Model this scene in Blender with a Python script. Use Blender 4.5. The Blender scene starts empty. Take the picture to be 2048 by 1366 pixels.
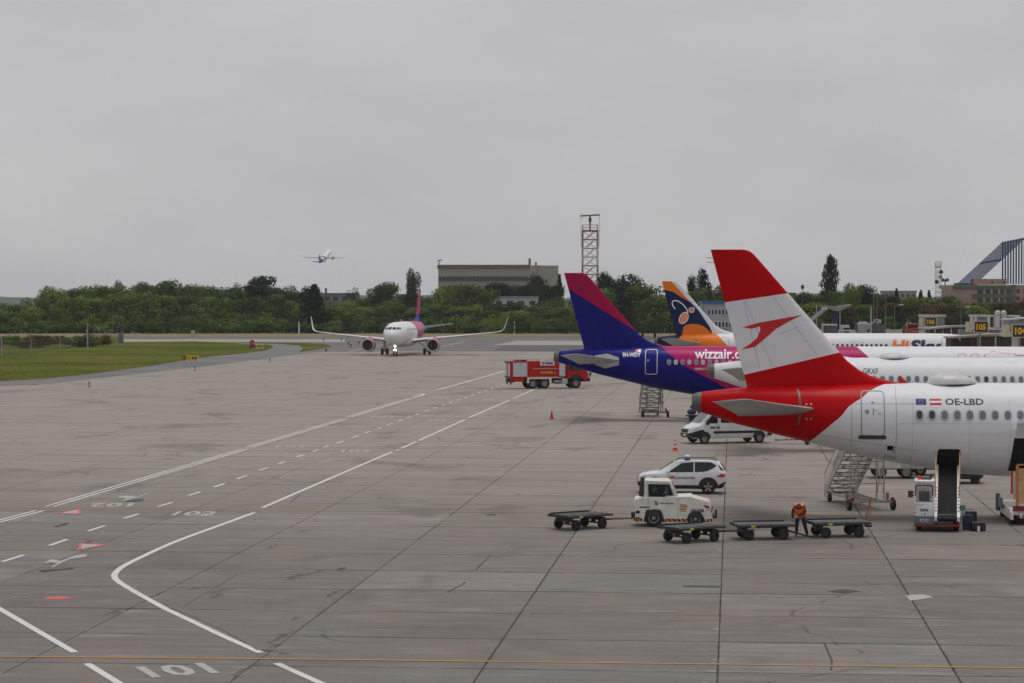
import bpy, bmesh, math, random
from mathutils import Vector, Matrix
from mathutils.bvhtree import BVHTree
R = math.radians
S = bpy.context.scene
COL = S.collection
# ---------------------------------------------------------------- camera
F, HZ, H, VX = 4700.0, 603.0, 9.45, 1465.0          # focal length, horizon and vanishing point of the apron joints, in px of a 2048 px wide picture
YAW, PITCH = math.atan((VX - 1024) / F), math.atan((683 - HZ) / F)
cd = bpy.data.cameras.new('camera'); CAM = bpy.data.objects.new('camera', cd); COL.objects.link(CAM)
CAM.location = (0, 0, H); CAM.rotation_euler = (math.pi / 2 - PITCH, 0, YAW)
cd.sensor_width = 36; cd.lens = 36 * F / 2048; cd.clip_start = 1; cd.clip_end = 20000
S.camera = CAM
CAMR = CAM.rotation_euler.to_matrix()
FWD = Vector((-math.sin(YAW), math.cos(YAW), 0)); RGT = Vector((math.cos(YAW), math.sin(YAW), 0))
# ---------------------------------------------------------------- world, sun, exposure
SUN_EL, SUN_AZ = 80.0, 20.0                         # azimuth clockwise from +Y
w = bpy.data.worlds.new('World'); S.world = w; w.use_nodes = True
nt = w.node_tree; nt.nodes.clear()
def wn(t, **k):
    n = nt.nodes.new(t)
    for a, b in k.items(): setattr(n, a, b)
    return n
out = wn('ShaderNodeOutputWorld'); bg = wn('ShaderNodeBackground')
sky = wn('ShaderNodeTexSky', sky_type='NISHITA', sun_disc=False, sun_elevation=R(SUN_EL), sun_rotation=R(SUN_AZ))
sky.air_density = 1.0; sky.dust_density = 3.0
tc = wn('ShaderNodeTexCoord'); mp = wn('ShaderNodeMapping'); mp.inputs['Scale'].default_value = (2.2, 2.2, 7.0)
nz = wn('ShaderNodeTexNoise'); nz.inputs['Scale'].default_value = 2.6; nz.inputs['Detail'].default_value = 6; nz.inputs['Roughness'].default_value = .55
cr = wn('ShaderNodeValToRGB')
cr.color_ramp.elements[0].position = .28; cr.color_ramp.elements[0].color = (4.76, 4.68, 4.86, 1)
cr.color_ramp.elements[1].position = .70; cr.color_ramp.elements[1].color = (5.72, 5.60, 5.72, 1)
mx = wn('ShaderNodeMix', data_type='RGBA'); mx.inputs[0].default_value = .90      # closed cloud layer over the sky
L_ = nt.links.new
L_(tc.outputs['Generated'], mp.inputs[0]); L_(mp.outputs[0], nz.inputs['Vector']); L_(nz.outputs['Fac'], cr.inputs[0])
L_(sky.outputs[0], mx.inputs[6]); L_(cr.outputs[0], mx.inputs[7]); L_(mx.outputs[2], bg.inputs['Color'])
bg.inputs['Strength'].default_value = .10
L_(bg.outputs[0], out.inputs['Surface'])
sd = bpy.data.lights.new('sun', 'SUN'); sd.energy = 1.3; sd.angle = R(28); sd.color = (1, .975, .94)
SUN = bpy.data.objects.new('sun', sd); COL.objects.link(SUN); SUN.location = (0, -40, 90)
SUN.rotation_euler = (R(90 - SUN_EL), 0, R(180 - SUN_AZ) )
S.view_settings.view_transform = 'Standard'; S.view_settings.look = 'None'
S.view_settings.exposure = 0; S.view_settings.gamma = 1; S.view_settings.use_curve_mapping = False
S.render.engine = 'CYCLES'
S.cycles.max_bounces = 6; S.cycles.diffuse_bounces = 3; S.cycles.glossy_bounces = 3; S.cycles.transparent_max_bounces = 8; S.cycles.volume_bounces = 1
random.seed(7)
# ---------------------------------------------------------------- where things stand
def XY(px, d):                                       # the point d metres ahead in the column px of the picture
    p = FWD * d + RGT * ((px - 1024) / F * d)
    return p.x, p.y
def GP(px, py, z=0.0):                               # ground point
    x, y = XY(px, F * (H - z) / (py - HZ)); return Vector((x, y, z))
def ZP(py, d): return H - (py - HZ) * d / F
def ray(px, py):
    return Vector((0, 0, H)), CAMR @ Vector(((px - 1024) / F, -(py - 683) / F, -1))
# ---------------------------------------------------------------- node helper
class NT:
    def __init__(s, name):
        s.m = bpy.data.materials.new(name); s.m.use_nodes = True; s.t = s.m.node_tree; s.t.nodes.clear()
        s.o = s.n('ShaderNodeOutputMaterial'); s.b = s.n('ShaderNodeBsdfPrincipled'); s.l(s.b.outputs[0], s.o.inputs[0])
        s._tc = None
    def n(s, t, **k):
        x = s.t.nodes.new(t)
        for a, b in k.items(): setattr(x, a, b)
        return x
    def l(s, a, b): s.t.links.new(a, b)
    def put(s, sock, v):
        if hasattr(v, 'is_output'): s.l(v, sock)
        else: sock.default_value = v if not (isinstance(v, tuple) and len(v) == 3 and len(sock.default_value) == 4) else (*v, 1)
    def obj(s):
        if not s._tc: s._tc = s.n('ShaderNodeTexCoord')
        return s._tc.outputs['Object']
    def pos(s): return s.n('ShaderNodeNewGeometry').outputs['Position']
    def sep(s, v):
        x = s.n('ShaderNodeSeparateXYZ'); s.l(v, x.inputs[0]); return x.outputs
    def math(s, op, a, b=0.0, c=0.0, clamp=False):
        x = s.n('ShaderNodeMath', operation=op, use_clamp=clamp); s.put(x.inputs[0], a); s.put(x.inputs[1], b); s.put(x.inputs[2], c); return x.outputs[0]
    def mix(s, f, a, b, blend='MIX'):
        x = s.n('ShaderNodeMix', data_type='RGBA', blend_type=blend); s.put(x.inputs[0], f); s.put(x.inputs[6], a); s.put(x.inputs[7], b); return x.outputs[2]
    def map(s, v, scale=(1, 1, 1), loc=(0, 0, 0), rot=(0, 0, 0)):
        x = s.n('ShaderNodeMapping'); s.l(v, x.inputs[0]); x.inputs['Scale'].default_value = scale; x.inputs['Location'].default_value = loc; x.inputs['Rotation'].default_value = rot; return x.outputs[0]
    def noise(s, v, scale=1, detail=4, rough=.5, dist=0):
        x = s.n('ShaderNodeTexNoise'); s.l(v, x.inputs['Vector']); x.inputs['Scale'].default_value = scale; x.inputs['Detail'].default_value = detail
        x.inputs['Roughness'].default_value = rough; x.inputs['Distortion'].default_value = dist; return x.outputs['Fac']
    def ramp(s, f, a, b, lo=0.0, hi=1.0):             # smooth 0..1 window
        x = s.n('ShaderNodeMapRange', interpolation_type='SMOOTHSTEP'); s.l(f, x.inputs[0]); x.inputs[1].default_value = a; x.inputs[2].default_value = b
        x.inputs[3].default_value = lo; x.inputs[4].default_value = hi; return x.outputs[0]
    def bump(s, h, st=.2, dist=.05):
        x = s.n('ShaderNodeBump'); x.inputs['Strength'].default_value = st; x.inputs['Distance'].default_value = dist; s.l(h, x.inputs['Height']); s.l(x.outputs[0], s.b.inputs['Normal'])
    def lt(s, u, z, pts):                             # 1 where u < boundary(z); pts = [(z, u)]
        pts = sorted(pts); z0, z1 = pts[0][0], pts[-1][0]; us = [p[1] for p in pts]; u0, u1 = min(us) - .01, max(us) + .01
        zf = s.math('DIVIDE', s.math('SUBTRACT', z, z0), z1 - z0, clamp=True)
        x = s.n('ShaderNodeFloatCurve'); c = x.mapping.curves[0]
        q = [((p[0] - z0) / (z1 - z0), (p[1] - u0) / (u1 - u0)) for p in pts]
        c.points[0].location = q[0]; c.points[-1].location = q[-1]
        for p in q[1:-1]: c.points.new(*p)
        for p in c.points: p.handle_type = 'AUTO' if len(pts) > 2 else 'VECTOR'
        x.mapping.use_clip = False; x.mapping.update(); s.l(zf, x.inputs[1])
        b = s.math('MULTIPLY_ADD', x.outputs[0], u1 - u0, u0)
        return s.math('LESS_THAN', u, b)
    def fin(s, col, rough=.5, metal=0., spec=.5, coat=0.):
        s.put(s.b.inputs['Base Color'], col); s.put(s.b.inputs['Roughness'], rough); s.b.inputs['Metallic'].default_value = metal
        s.b.inputs['Specular IOR Level'].default_value = spec; s.b.inputs['Coat Weight'].default_value = coat; s.b.inputs['Coat Roughness'].default_value = .12
        return s.m
_M = {}
def M(name, col=None, rough=.5, metal=0., var=.10, scale=2.5, spec=.5, coat=0., dirt=0.):
    if name in _M: return _M[name]
    t = NT(name); v = t.obj()
    n1 = t.noise(v, scale, 5, .6)
    c = t.mix(t.math('MULTIPLY', t.ramp(n1, .3, .7), 1.0), tuple(x * (1 - var) for x in col), tuple(min(1, x * (1 + var)) for x in col))
    if dirt:
        n2 = t.noise(t.map(v, (1.2, 1.2, 3.2)), 1.7, 8, .7)
        c = t.mix(t.math('MULTIPLY', t.ramp(n2, .48, .72), dirt), c, (.075, .065, .055))
    r = t.ramp(t.noise(v, scale * 2.2, 4), .25, .75, max(.03, rough - .07), min(1, rough + .09))
    t.fin(c, r, metal, spec, coat)
    _M[name] = t.m; return t.m
def emit(name, col, st):
    if name in _M: return _M[name]
    t = NT(name); t.fin(col, .3); t.b.inputs['Emission Color'].default_value = (*col, 1); t.b.inputs['Emission Strength'].default_value = st
    _M[name] = t.m; return t.m
def clear_glass(name='clear glass', tint=(.55, .6, .6), k=.30):
    if name in _M: return _M[name]
    m = bpy.data.materials.new(name); m.use_nodes = True; t = m.node_tree; t.nodes.clear()
    o = t.nodes.new('ShaderNodeOutputMaterial'); mixn = t.nodes.new('ShaderNodeMixShader'); a = t.nodes.new('ShaderNodeBsdfTransparent'); b = t.nodes.new('ShaderNodeBsdfGlossy')
    a.inputs[0].default_value = (*tint, 1); b.inputs['Roughness'].default_value = .05; mixn.inputs[0].default_value = k * .5
    t.links.new(a.outputs[0], mixn.inputs[1]); t.links.new(b.outputs[0], mixn.inputs[2]); t.links.new(mixn.outputs[0], o.inputs[0])
    _M[name] = m; return m
# ---------------------------------------------------------------- mesh helper
class MB:
    def __init__(s): s.v, s.f, s.m, s.sm = [], [], [], []
    def add(s, vs, fs, m=0, sm=False, T=None):
        k = len(s.v); s.v += [tuple(T @ Vector(p)) for p in vs] if T is not None else [tuple(p) for p in vs]
        for f in fs: s.f.append(tuple(i + k for i in f)); s.m.append(m); s.sm.append(sm)
        return s
    def box(s, cx, cy, cz, sx, sy, sz, m=0, rz=0, ry=0, rx=0, T=None):
        x, y, z = sx / 2, sy / 2, sz / 2
        vs = [(-x, -y, -z), (x, -y, -z), (x, y, -z), (-x, y, -z), (-x, -y, z), (x, -y, z), (x, y, z), (-x, y, z)]
        A = Matrix.Translation((cx, cy, cz)) @ Matrix.Rotation(rz, 4, 'Z') @ Matrix.Rotation(ry, 4, 'Y') @ Matrix.Rotation(rx, 4, 'X')
        return s.add(vs, [(0, 3, 2, 1), (4, 5, 6, 7), (0, 1, 5, 4), (1, 2, 6, 5), (2, 3, 7, 6), (3, 0, 4, 7)], m, False, A if T is None else T @ A)
    def cyl(s, p0, p1, r0, r1=None, n=10, m=0, caps=True, sm=True):
        p0, p1 = Vector(p0), Vector(p1); r1 = r0 if r1 is None else r1
        q = (p1 - p0).to_track_quat('Z', 'Y').to_matrix()
        vs = []
        for p, r in ((p0, r0), (p1, r1)):
            for i in range(n):
                a = 2 * math.pi * i / n; vs.append(p + q @ Vector((r * math.cos(a), r * math.sin(a), 0)))
        s.add(vs, [(i, (i + 1) % n, n + (i + 1) % n, n + i) for i in range(n)], m, sm)
        if caps: s.add(vs, [tuple(range(n - 1, -1, -1)), tuple(range(n, 2 * n))], m)
        return s
    def path(s, pts, r, n=6, m=0):
        for a, b in zip(pts, pts[1:]): s.cyl(a, b, r, r, n, m)
        return s
    def beam(s, p0, p1, w, h, m=0):                   # rectangular bar
        p0, p1 = Vector(p0), Vector(p1); d = (p1 - p0); q = d.to_track_quat('X', 'Z').to_matrix().to_4x4()
        return s.box(0, 0, 0, d.length, w, h, m, T=Matrix.Translation((p0 + p1) / 2) @ q)
    def loft(s, rings, m=0, caps=(True, True), sm=True):
        n = len(rings[0]); vs = [p for r in rings for p in r]; fs = []
        for k in range(len(rings) - 1):
            for i in range(n):
                j = (i + 1) % n; fs.append((k * n + i, k * n + j, (k + 1) * n + j, (k + 1) * n + i))
        s.add(vs, fs, m, sm)
        if caps[0]: s.add(rings[0], [tuple(range(n - 1, -1, -1))], m)
        if caps[1]: s.add(rings[-1], [tuple(range(n))], m)
        return s
    def prism(s, poly, axis, a, b, m=0, T=None):       # polygon extruded along an axis
        f = {'y': lambda p, t: (p[0], t, p[1]), 'x': lambda p, t: (t, p[0], p[1]), 'z': lambda p, t: (p[0], p[1], t)}[axis]
        n = len(poly); vs = [f(p, a) for p in poly] + [f(p, b) for p in poly]
        return s.add(vs, [tuple(range(n - 1, -1, -1)), tuple(range(n, 2 * n))] + [(i, (i + 1) % n, n + (i + 1) % n, n + i) for i in range(n)], m, False, T)
    def lathe(s, prof, c, axis='y', n=20, m=0, sm=True, caps=True): # prof = [(along axis, radius)]
        c = Vector(c); rings = []
        for t, r in prof:
            ring = []
            for i in range(n):
                a = 2 * math.pi * i / n; u, v = r * math.cos(a), r * math.sin(a)
                ring.append(c + Vector({'x': (t, u, v), 'y': (v, t, u), 'z': (u, v, t)}[axis]))
            rings.append(ring)
        return s.loft(rings, m, (caps and prof[0][1] > .001, caps and prof[-1][1] > .001), sm)
    def ball(s, c, r, n=10, m=0):
        rx, ry, rz = r if isinstance(r, tuple) else (r, r, r); k = n // 2; rings = []
        for j in range(1, k):
            t = math.pi * j / k
            rings.append([(c[0] + rx * math.sin(t) * math.cos(2 * math.pi * i / n), c[1] + ry * math.sin(t) * math.sin(2 * math.pi * i / n), c[2] - rz * math.cos(t)) for i in range(n)])
        return s.loft(rings, m)
    def mesh(s, name, mats, angle=38):
        me = bpy.data.meshes.new(name); me.from_pydata(s.v, [], s.f)
        for x in (mats if isinstance(mats, (list, tuple)) else [mats]): me.materials.append(x)
        me.polygons.foreach_set('material_index', s.m); me.polygons.foreach_set('use_smooth', s.sm)
        bm = bmesh.new(); bm.from_mesh(me); bmesh.ops.remove_doubles(bm, verts=bm.verts, dist=.0004); bmesh.ops.recalc_face_normals(bm, faces=bm.faces); bm.to_mesh(me); bm.free()
        me.set_sharp_from_angle(angle=R(angle)); me.update(); return me
    def build(s, name, mats, parent=None, bevel=0, loc=None, angle=38):
        o = link(name, s.mesh(name, mats, angle), parent)
        if loc: o.location = loc
        if bevel:
            b = o.modifiers.new('bevel', 'BEVEL'); b.width = bevel; b.segments = 2; b.limit_method = 'ANGLE'; b.angle_limit = R(35)
        return o
def link(name, data, parent=None):
    o = bpy.data.objects.new(name, data); COL.objects.link(o)
    if parent is not None: o.parent = parent
    return o
def tag(o, label=None, cat=None, group=None, kind=None):
    for k, v in (('label', label), ('category', cat), ('group', group), ('kind', kind)):
        if v: o[k] = v
    return o
def thing(name, label, cat, loc=(0, 0, 0), rz=0, group=None):
    o = link(name, None); o.location = loc; o.rotation_euler = (0, 0, rz); o.empty_display_size = .5
    return tag(o, label, cat, group)
def dup(root, loc, rz, label, group=None):
    r = root.copy(); COL.objects.link(r); r.location = loc; r.rotation_euler = (0, 0, rz); r['label'] = label
    if group: r['group'] = group
    for ch in list(root.children):
        c = ch.copy(); COL.objects.link(c); c.parent = r
        for g in ch.children:
            d = g.copy(); COL.objects.link(d); d.parent = c
    return r
def bvh(mb): return BVHTree.FromPolygons([Vector(v) for v in mb.v], mb.f)
# ---------------------------------------------------------------- flat print on curved surfaces
def poly2d(pts): return list(pts), [tuple(range(len(pts)))]
def strip2d(pts, wd, closed=False):
    P = [Vector(p) for p in pts]; n = len(P); L1, L2 = [], []
    for i, p in enumerate(P):
        a = P[i - 1] if (i or closed) else P[i]; b = P[(i + 1) % n] if (i < n - 1 or closed) else P[i]
        t = (b - a).normalized(); nn = Vector((-t.y, t.x)) * wd / 2; L1.append(p + nn); L2.append(p - nn)
    k = n if closed else n - 1
    return [tuple(p) for p in L1 + L2], [(i, (i + 1) % n, n + (i + 1) % n, n + i) for i in range(k)]
def rrect(x0, z0, x1, z1, r, k=4):
    o = []
    for cx, cz, a0 in ((x1 - r, z1 - r, 0), (x0 + r, z1 - r, 90), (x0 + r, z0 + r, 180), (x1 - r, z0 + r, 270)):
        for i in range(k + 1):
            a = R(a0 + 90 * i / k); o.append((cx + r * math.cos(a), cz + r * math.sin(a)))
    return o
_T = {}
def text2d(body, x0, z0, wd, ht, bold=.0, shear=0.0):
    key = (body, bold, shear)
    if key not in _T:
        c = bpy.data.curves.new('lettering', 'FONT'); c.body = body; c.size = 1; c.offset = bold; c.resolution_u = 2; c.shear = shear; c.fill_mode = 'FRONT'
        o = bpy.data.objects.new('lettering', c); me = bpy.data.meshes.new_from_object(o)
        _T[key] = ([tuple(v.co[:2]) for v in me.vertices], [tuple(p.vertices) for p in me.polygons])
        bpy.data.objects.remove(o); bpy.data.meshes.remove(me); bpy.data.curves.remove(c)
    v, f = _T[key]; xs = [p[0] for p in v]; zs = [p[1] for p in v]; a, b, c0, d = min(xs), max(xs), min(zs), max(zs)
    return [(x0 + (p[0] - a) / (b - a) * wd, z0 + (p[1] - c0) / (d - c0) * ht) for p in v], f
def decal(name, shapes, tree, mats, parent, axis='near', off=.006, maxe=.3, loc=None):
    """Prints 2D shapes [(verts, faces, material index)] on a surface: side view (x,z) seen from -y ('near') or +y ('far'), front view (y,z) or plan (x,y)."""
    V, Fc, Mi = [], [], []; maxe = min(maxe, .13)
    for sh in shapes:
        v, f = sh[0], sh[1]; mi = sh[2] if len(sh) > 2 else 0
        bm = bmesh.new(); bv = [bm.verts.new((p[0], p[1], 0)) for p in v]
        for q in f:
            try: bm.faces.new([bv[i] for i in q])
            except ValueError: pass
        bmesh.ops.triangulate(bm, faces=bm.faces[:])
        for _ in range(7):
            e = [x for x in bm.edges if x.calc_length() > maxe]
            if not e: break
            bmesh.ops.subdivide_edges(bm, edges=e, cuts=1, use_grid_fill=False); bmesh.ops.triangulate(bm, faces=[x for x in bm.faces if len(x.verts) > 3])
        ok = {}
        for x in bm.verts:
            a, b = x.co.x, x.co.y
            o, d = {'near': ((a, -60, b), (0, 1, 0)), 'far': ((a, 60, b), (0, -1, 0)), 'front': ((90, a, b), (-1, 0, 0)), 'back': ((-90, a, b), (1, 0, 0)), 'top': ((a, b, 60), (0, 0, -1))}[axis]
            h = tree.ray_cast(Vector(o), Vector(d))
            if h[0] is None: continue
            n = h[1] if h[1].dot(Vector(d)) < 0 else -h[1]
            ok[x] = len(V); V.append(tuple(h[0] + n * off))
        for q in bm.faces:
            if all(x in ok for x in q.verts): Fc.append(tuple(ok[x] for x in q.verts)); Mi.append(mi)
        bm.free()
    me = bpy.data.meshes.new(name); me.from_pydata(V, [], Fc)
    for x in (mats if isinstance(mats, (list, tuple)) else [mats]): me.materials.append(x)
    me.polygons.foreach_set('material_index', Mi); me.update()
    o = link(name, me, parent)
    if loc: o.location = loc
    return o
# ---------------------------------------------------------------- common materials
rubber = M('rubber', (.018, .018, .019), .75, dirt=.25); steel = M('grey steel', (.32, .32, .31), .45, .6, dirt=.4); dsteel = M('dark steel', (.05, .05, .052), .55, .3, dirt=.3)
black = M('black plastic', (.015, .015, .016), .5); white = M('white paint', (.74, .74, .72), .35, coat=.2, dirt=.12); cream = M('off white paint', (.74, .715, .65), .42, dirt=.10)
glassd = M('dark glass', (.012, .016, .018), .07, spec=.4, var=.02); red = M('red paint', (.42, .006, .006), .4, spec=.25, dirt=.1); orange = M('orange paint', (.75, .12, .012), .5)
yellow = M('yellow paint', (.70, .40, .02), .5); navy = M('navy paint', (.012, .02, .09), .45); lamp_red = M('red lamp', (.5, .01, .01), .2); chrome = M('bright metal', (.6, .6, .6), .2, .9)
rimm = M('rim grey', (.30, .30, .31), .5, .2, dirt=.3)
_W = {}
def wheel(parent, x, y, z, r, wd, rim=.6, rim_mat=None, name='wheel', spokes=0, out_sign=None):
    """A wheel turning about y: tyre (part) > rim (sub-part)."""
    k = (r, wd, rim, spokes, (rim_mat or rimm).name); sgn = out_sign or (1 if y > 0 else -1)
    if k not in _W:
        t = MB(); a = wd / 2
        t.lathe([(-a * .75, r * rim), (-a, r * rim * 1.04), (-a, r * .88), (-a * .7, r * .985), (-a * .2, r), (a * .2, r), (a * .7, r * .985), (a, r * .88), (a, r * rim * 1.04), (a * .75, r * rim)], (0, 0, 0), 'y', 24, caps=False)
        q = MB(); q.lathe([(-a * .7, r * rim * .98), (a * .72, r * rim * .98), (a * .60, r * rim * .86), (a * .25, r * rim * .80), (a * .30, r * rim * .40), (a * .62, r * rim * .34), (a * .66, .001)], (0, 0, 0), 'y', 20)
        if spokes:
            for i in range(spokes):
                c = 2 * math.pi * i / spokes
                for dd in (-.16, .16):
                    q.beam((.10 * r * math.sin(c), a * .70, .10 * r * math.cos(c)), (r * rim * .95 * math.sin(c + dd), a * .78, r * rim * .95 * math.cos(c + dd)), .035, .03, 1)
        _W[k] = (t.mesh('wheel', rubber, 50), q.mesh('rim', [rim_mat or rimm, chrome] if not spokes else [black, chrome], 30))
    t, q = _W[k]; o = link(name, t, parent); o.location = (x, y, z); o.rotation_euler = (0, 0, 0 if sgn > 0 else math.pi)
    link('rim', q, o); return o
# ================================================================ GROUND
SX, SY, X0, Y0 = 6.03, 5.40, -12.41, 54.6           # slab size and one joint crossing
def concrete():
    t = NT('apron concrete'); p = t.pos(); s = t.sep(p)
    cell = t.n('ShaderNodeCombineXYZ')
    t.l(t.math('FLOOR', t.math('DIVIDE', t.math('SUBTRACT', s[0], X0), SX)), cell.inputs[0]); t.l(t.math('FLOOR', t.math('DIVIDE', t.math('SUBTRACT', s[1], Y0), SY)), cell.inputs[1])
    wnz = t.n('ShaderNodeTexWhiteNoise', noise_dimensions='3D'); t.l(cell.outputs[0], wnz.inputs['Vector'])
    big = t.noise(p, .022, 4, .6); mid = t.noise(t.map(p, (.10, .30, 1)), 1.0, 6, .65); strk = t.noise(t.map(p, (.42, 1.7, 1)), 1.0, 7, .68); fine = t.noise(p, 9, 4, .7)
    strk2 = t.noise(t.map(p, (.09, .75, 1), (31, 7, 0)), 1.0, 7, .68)
    c = t.mix(t.ramp(big, .35, .65), (.154, .132, .111), (.183, .164, .140))
    hue = t.sep(wnz.outputs['Color'])
    c = t.mix(t.ramp(hue[0], .45, 1, 0, .55), c, (.235, .190, .162)); c = t.mix(t.ramp(hue[1], .55, 1, 0, .55), c, (.185, .185, .165))
    c = t.mix(t.math('MULTIPLY', t.ramp(wnz.outputs['Value'], 0, 1), .48), c, (.145, .131, .118))
    c = t.mix(t.math('MULTIPLY', t.ramp(wnz.outputs['Value'], .86, .9), .30), c, (.33, .305, .275))
    c = t.mix(t.ramp(mid, .40, .72, 0, .42), c, (.150, .138, .127))
    c = t.mix(t.ramp(strk, .44, .66, 0, .62), c, (.125, .113, .104))
    c = t.mix(t.ramp(strk2, .48, .68, 0, .48), c, (.115, .104, .097))
    c = t.mix(t.ramp(strk, .28, .47, .48, 0), c, (.37, .335, .295))
    c = t.mix(t.ramp(t.noise(t.map(p, (.5, .9, 1), (4, 9, 0)), 1, 7, .7), .66, .76, 0, .55), c, (.06, .055, .052))     # oil and rubber
    c = t.mix(t.ramp(t.noise(p, .22, 4, .6), .50, .68, 0, .45), c, (.215, .165, .138)); c = t.mix(t.ramp(t.noise(t.map(p, (1, 1, 1), (40, 3, 0)), .20, 4, .6), .52, .68, 0, .40), c, (.155, .157, .137))                                    # rusty brown
    far = t.ramp(s[1], 72, 155)                                                                                       # cleaner far concrete, paled further by sky sheen and haze put in the colour
    c = t.mix(t.math('MULTIPLY', far, .66), c, t.mix(t.ramp(strk2, .3, .7), (.385, .335, .286), (.302, .258, .217)))
    c = t.mix(t.ramp(fine, .3, .7, 0, .12), c, (.42, .40, .38))
    wob = t.noise(p, 1.4, 4, .6); wob2 = t.noise(p, .30, 3, .5)
    fxj = t.math('FRACT', t.math('DIVIDE', t.math('SUBTRACT', s[0], X0), SX)); dxj = t.math('MULTIPLY', t.math('MINIMUM', fxj, t.math('SUBTRACT', 1.0, fxj)), SX)
    fyj = t.math('FRACT', t.math('DIVIDE', t.math('SUBTRACT', s[1], Y0), SY)); dyj = t.math('MULTIPLY', t.math('MINIMUM', fyj, t.math('SUBTRACT', 1.0, fyj)), SY)
    spall = t.math('LESS_THAN', dxj, t.math('MULTIPLY', t.ramp(wob, .46, .78), .10)); c = t.mix(t.math('MULTIPLY', spall, .55), c, (.06, .053, .047))                                   # chipped joint edges, tar
    c = t.mix(t.math('MULTIPLY', t.math('LESS_THAN', dxj, t.math('MULTIPLY', t.ramp(t.noise(p, .8, 4, .6), .60, .72), .45)), .45), c, (.36, .335, .30))                                      # pale mortar repairs
    c = t.mix(t.math('MULTIPLY', t.math('LESS_THAN', dyj, t.math('MULTIPLY', t.ramp(t.noise(t.map(p, (.25, 2, 1)), 1, 5, .6), .42, .62), .13)), .62), c, (.06, .054, .048))
    vor = t.n('ShaderNodeTexVoronoi', feature='DISTANCE_TO_EDGE'); vor.inputs['Scale'].default_value = .085
    vm = t.n('ShaderNodeMix', data_type='RGBA', blend_type='LINEAR_LIGHT'); vm.inputs[0].default_value = 1.6; nzv = t.n('ShaderNodeTexNoise'); nzv.inputs['Scale'].default_value = .35; nzv.inputs['Detail'].default_value = 7; t.l(p, nzv.inputs['Vector']); t.l(p, vm.inputs[6]); t.l(nzv.outputs['Color'], vm.inputs[7]); t.l(vm.outputs[2], vor.inputs['Vector'])
    crack = t.math('MULTIPLY', t.math('LESS_THAN', vor.outputs['Distance'], .0042), t.ramp(wob2, .50, .58)); c = t.mix(t.math('MULTIPLY', crack, .6), c, (.06, .054, .048))
    blot = t.ramp(t.noise(t.map(p, (.16, .10, 1), (2, 5, 0)), 1.0, 5, .62, .6), .55, .66, 0, .55); c = t.mix(blot, c, (.125, .112, .098))                                                      # damp and fuel stained patches
    rub = t.ramp(t.noise(t.map(p, (.03, 1.1, 1), (7, 1, 0), (0, 0, .5)), 1.0, 5, .6), .60, .70, 0, .35); c = t.mix(rub, c, (.10, .092, .084))
    t.bump(t.math('ADD', t.math('MULTIPLY', strk, .6), fine), .25, .01)
    t.fin(c, t.ramp(mid, .3, .7, .66, .84), 0, .22); return t.m
CONC = concrete()
joint = M('joint filler', (.028, .026, .024), .85)
def sheet(name, pts, z, mat, parent=None, kind='structure', thick=0):
    me = bpy.data.meshes.new(name); bm = bmesh.new()
    f = bm.faces.new([bm.verts.new((p[0], p[1], z)) for p in pts]); bmesh.ops.triangulate(bm, faces=[f]); bmesh.ops.recalc_face_normals(bm, faces=bm.faces)
    for q in bm.faces:
        if q.normal.z < 0: q.normal_flip()
    bm.to_mesh(me); bm.free(); me.materials.append(mat); o = link(name, me, parent)
    if parent is None: o['kind'] = kind
    return o
def soil():
    t = NT('dry field'); p = t.pos()
    c = t.mix(t.ramp(t.noise(p, .03, 6, .6), .35, .65), (.060, .075, .026), (.15, .125, .065)); c = t.mix(t.ramp(t.noise(p, 1.3, 5, .7), .4, .7, 0, .5), c, (.10, .09, .045))
    t.fin(c, .9, 0, .2); return t.m
SOIL = soil()
def grass_mat():
    t = NT('short grass'); p = t.pos()
    c = t.mix(t.ramp(t.noise(p, .035, 6, .62), .38, .60), (.068, .100, .018), (.135, .126, .034))
    c = t.mix(t.ramp(t.noise(t.map(p, (.25, .06, 1)), 1, 6, .65), .50, .72, 0, .45), c, (.135, .110, .028))
    c = t.mix(t.ramp(t.noise(p, .9, 6, .7), .45, .7, 0, .30), c, (.055, .085, .012))
    t.bump(t.noise(p, 3, 4, .7), .3, .05); t.fin(c, .9, 0, .0); return t.m
GRASS = grass_mat()
def drygrass():
    t = NT('dry grass'); p = t.pos()
    c = t.mix(t.ramp(t.noise(t.map(p, (.06, .35, 1)), 1, 6, .65), .35, .65), (.245, .195, .10), (.18, .15, .075)); c = t.mix(t.ramp(t.noise(p, .12, 5, .7), .55, .72, 0, .7), c, (.085, .09, .03))
    t.fin(c, .9, 0, .2); return t.m
DRY = drygrass()
def asphalt_mat(name, a, b):
    t = NT(name); p = t.pos()
    c = t.mix(t.ramp(t.noise(t.map(p, (.02, .10, 1)), 1, 6, .6), .35, .65), a, b); c = t.mix(t.ramp(t.noise(p, .5, 6, .7), .5, .75, 0, .35), c, (.05, .048, .046))
    t.bump(t.noise(p, 12, 3), .2, .01); t.fin(c, .82, 0, .3); return t.m
ASPH = asphalt_mat('taxiway asphalt', (.120, .115, .112), (.165, .158, .152)); PALE = asphalt_mat('pale concrete strip', (.36, .325, .285), (.30, .275, .245)); SHOULD = asphalt_mat('shoulder asphalt', (.135, .130, .127), (.185, .178, .170)); PATCHD = asphalt_mat('dark asphalt patch', (.085, .083, .083), (.105, .102, .10))

g = MB(); g.add([(-9000, -300, -.30), (9000, -300, -.30), (9000, 14000, -.30), (-9000, 14000, -.30)], [(0, 1, 2, 3)]); tag(g.build('ground', SOIL), kind='structure')
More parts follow.
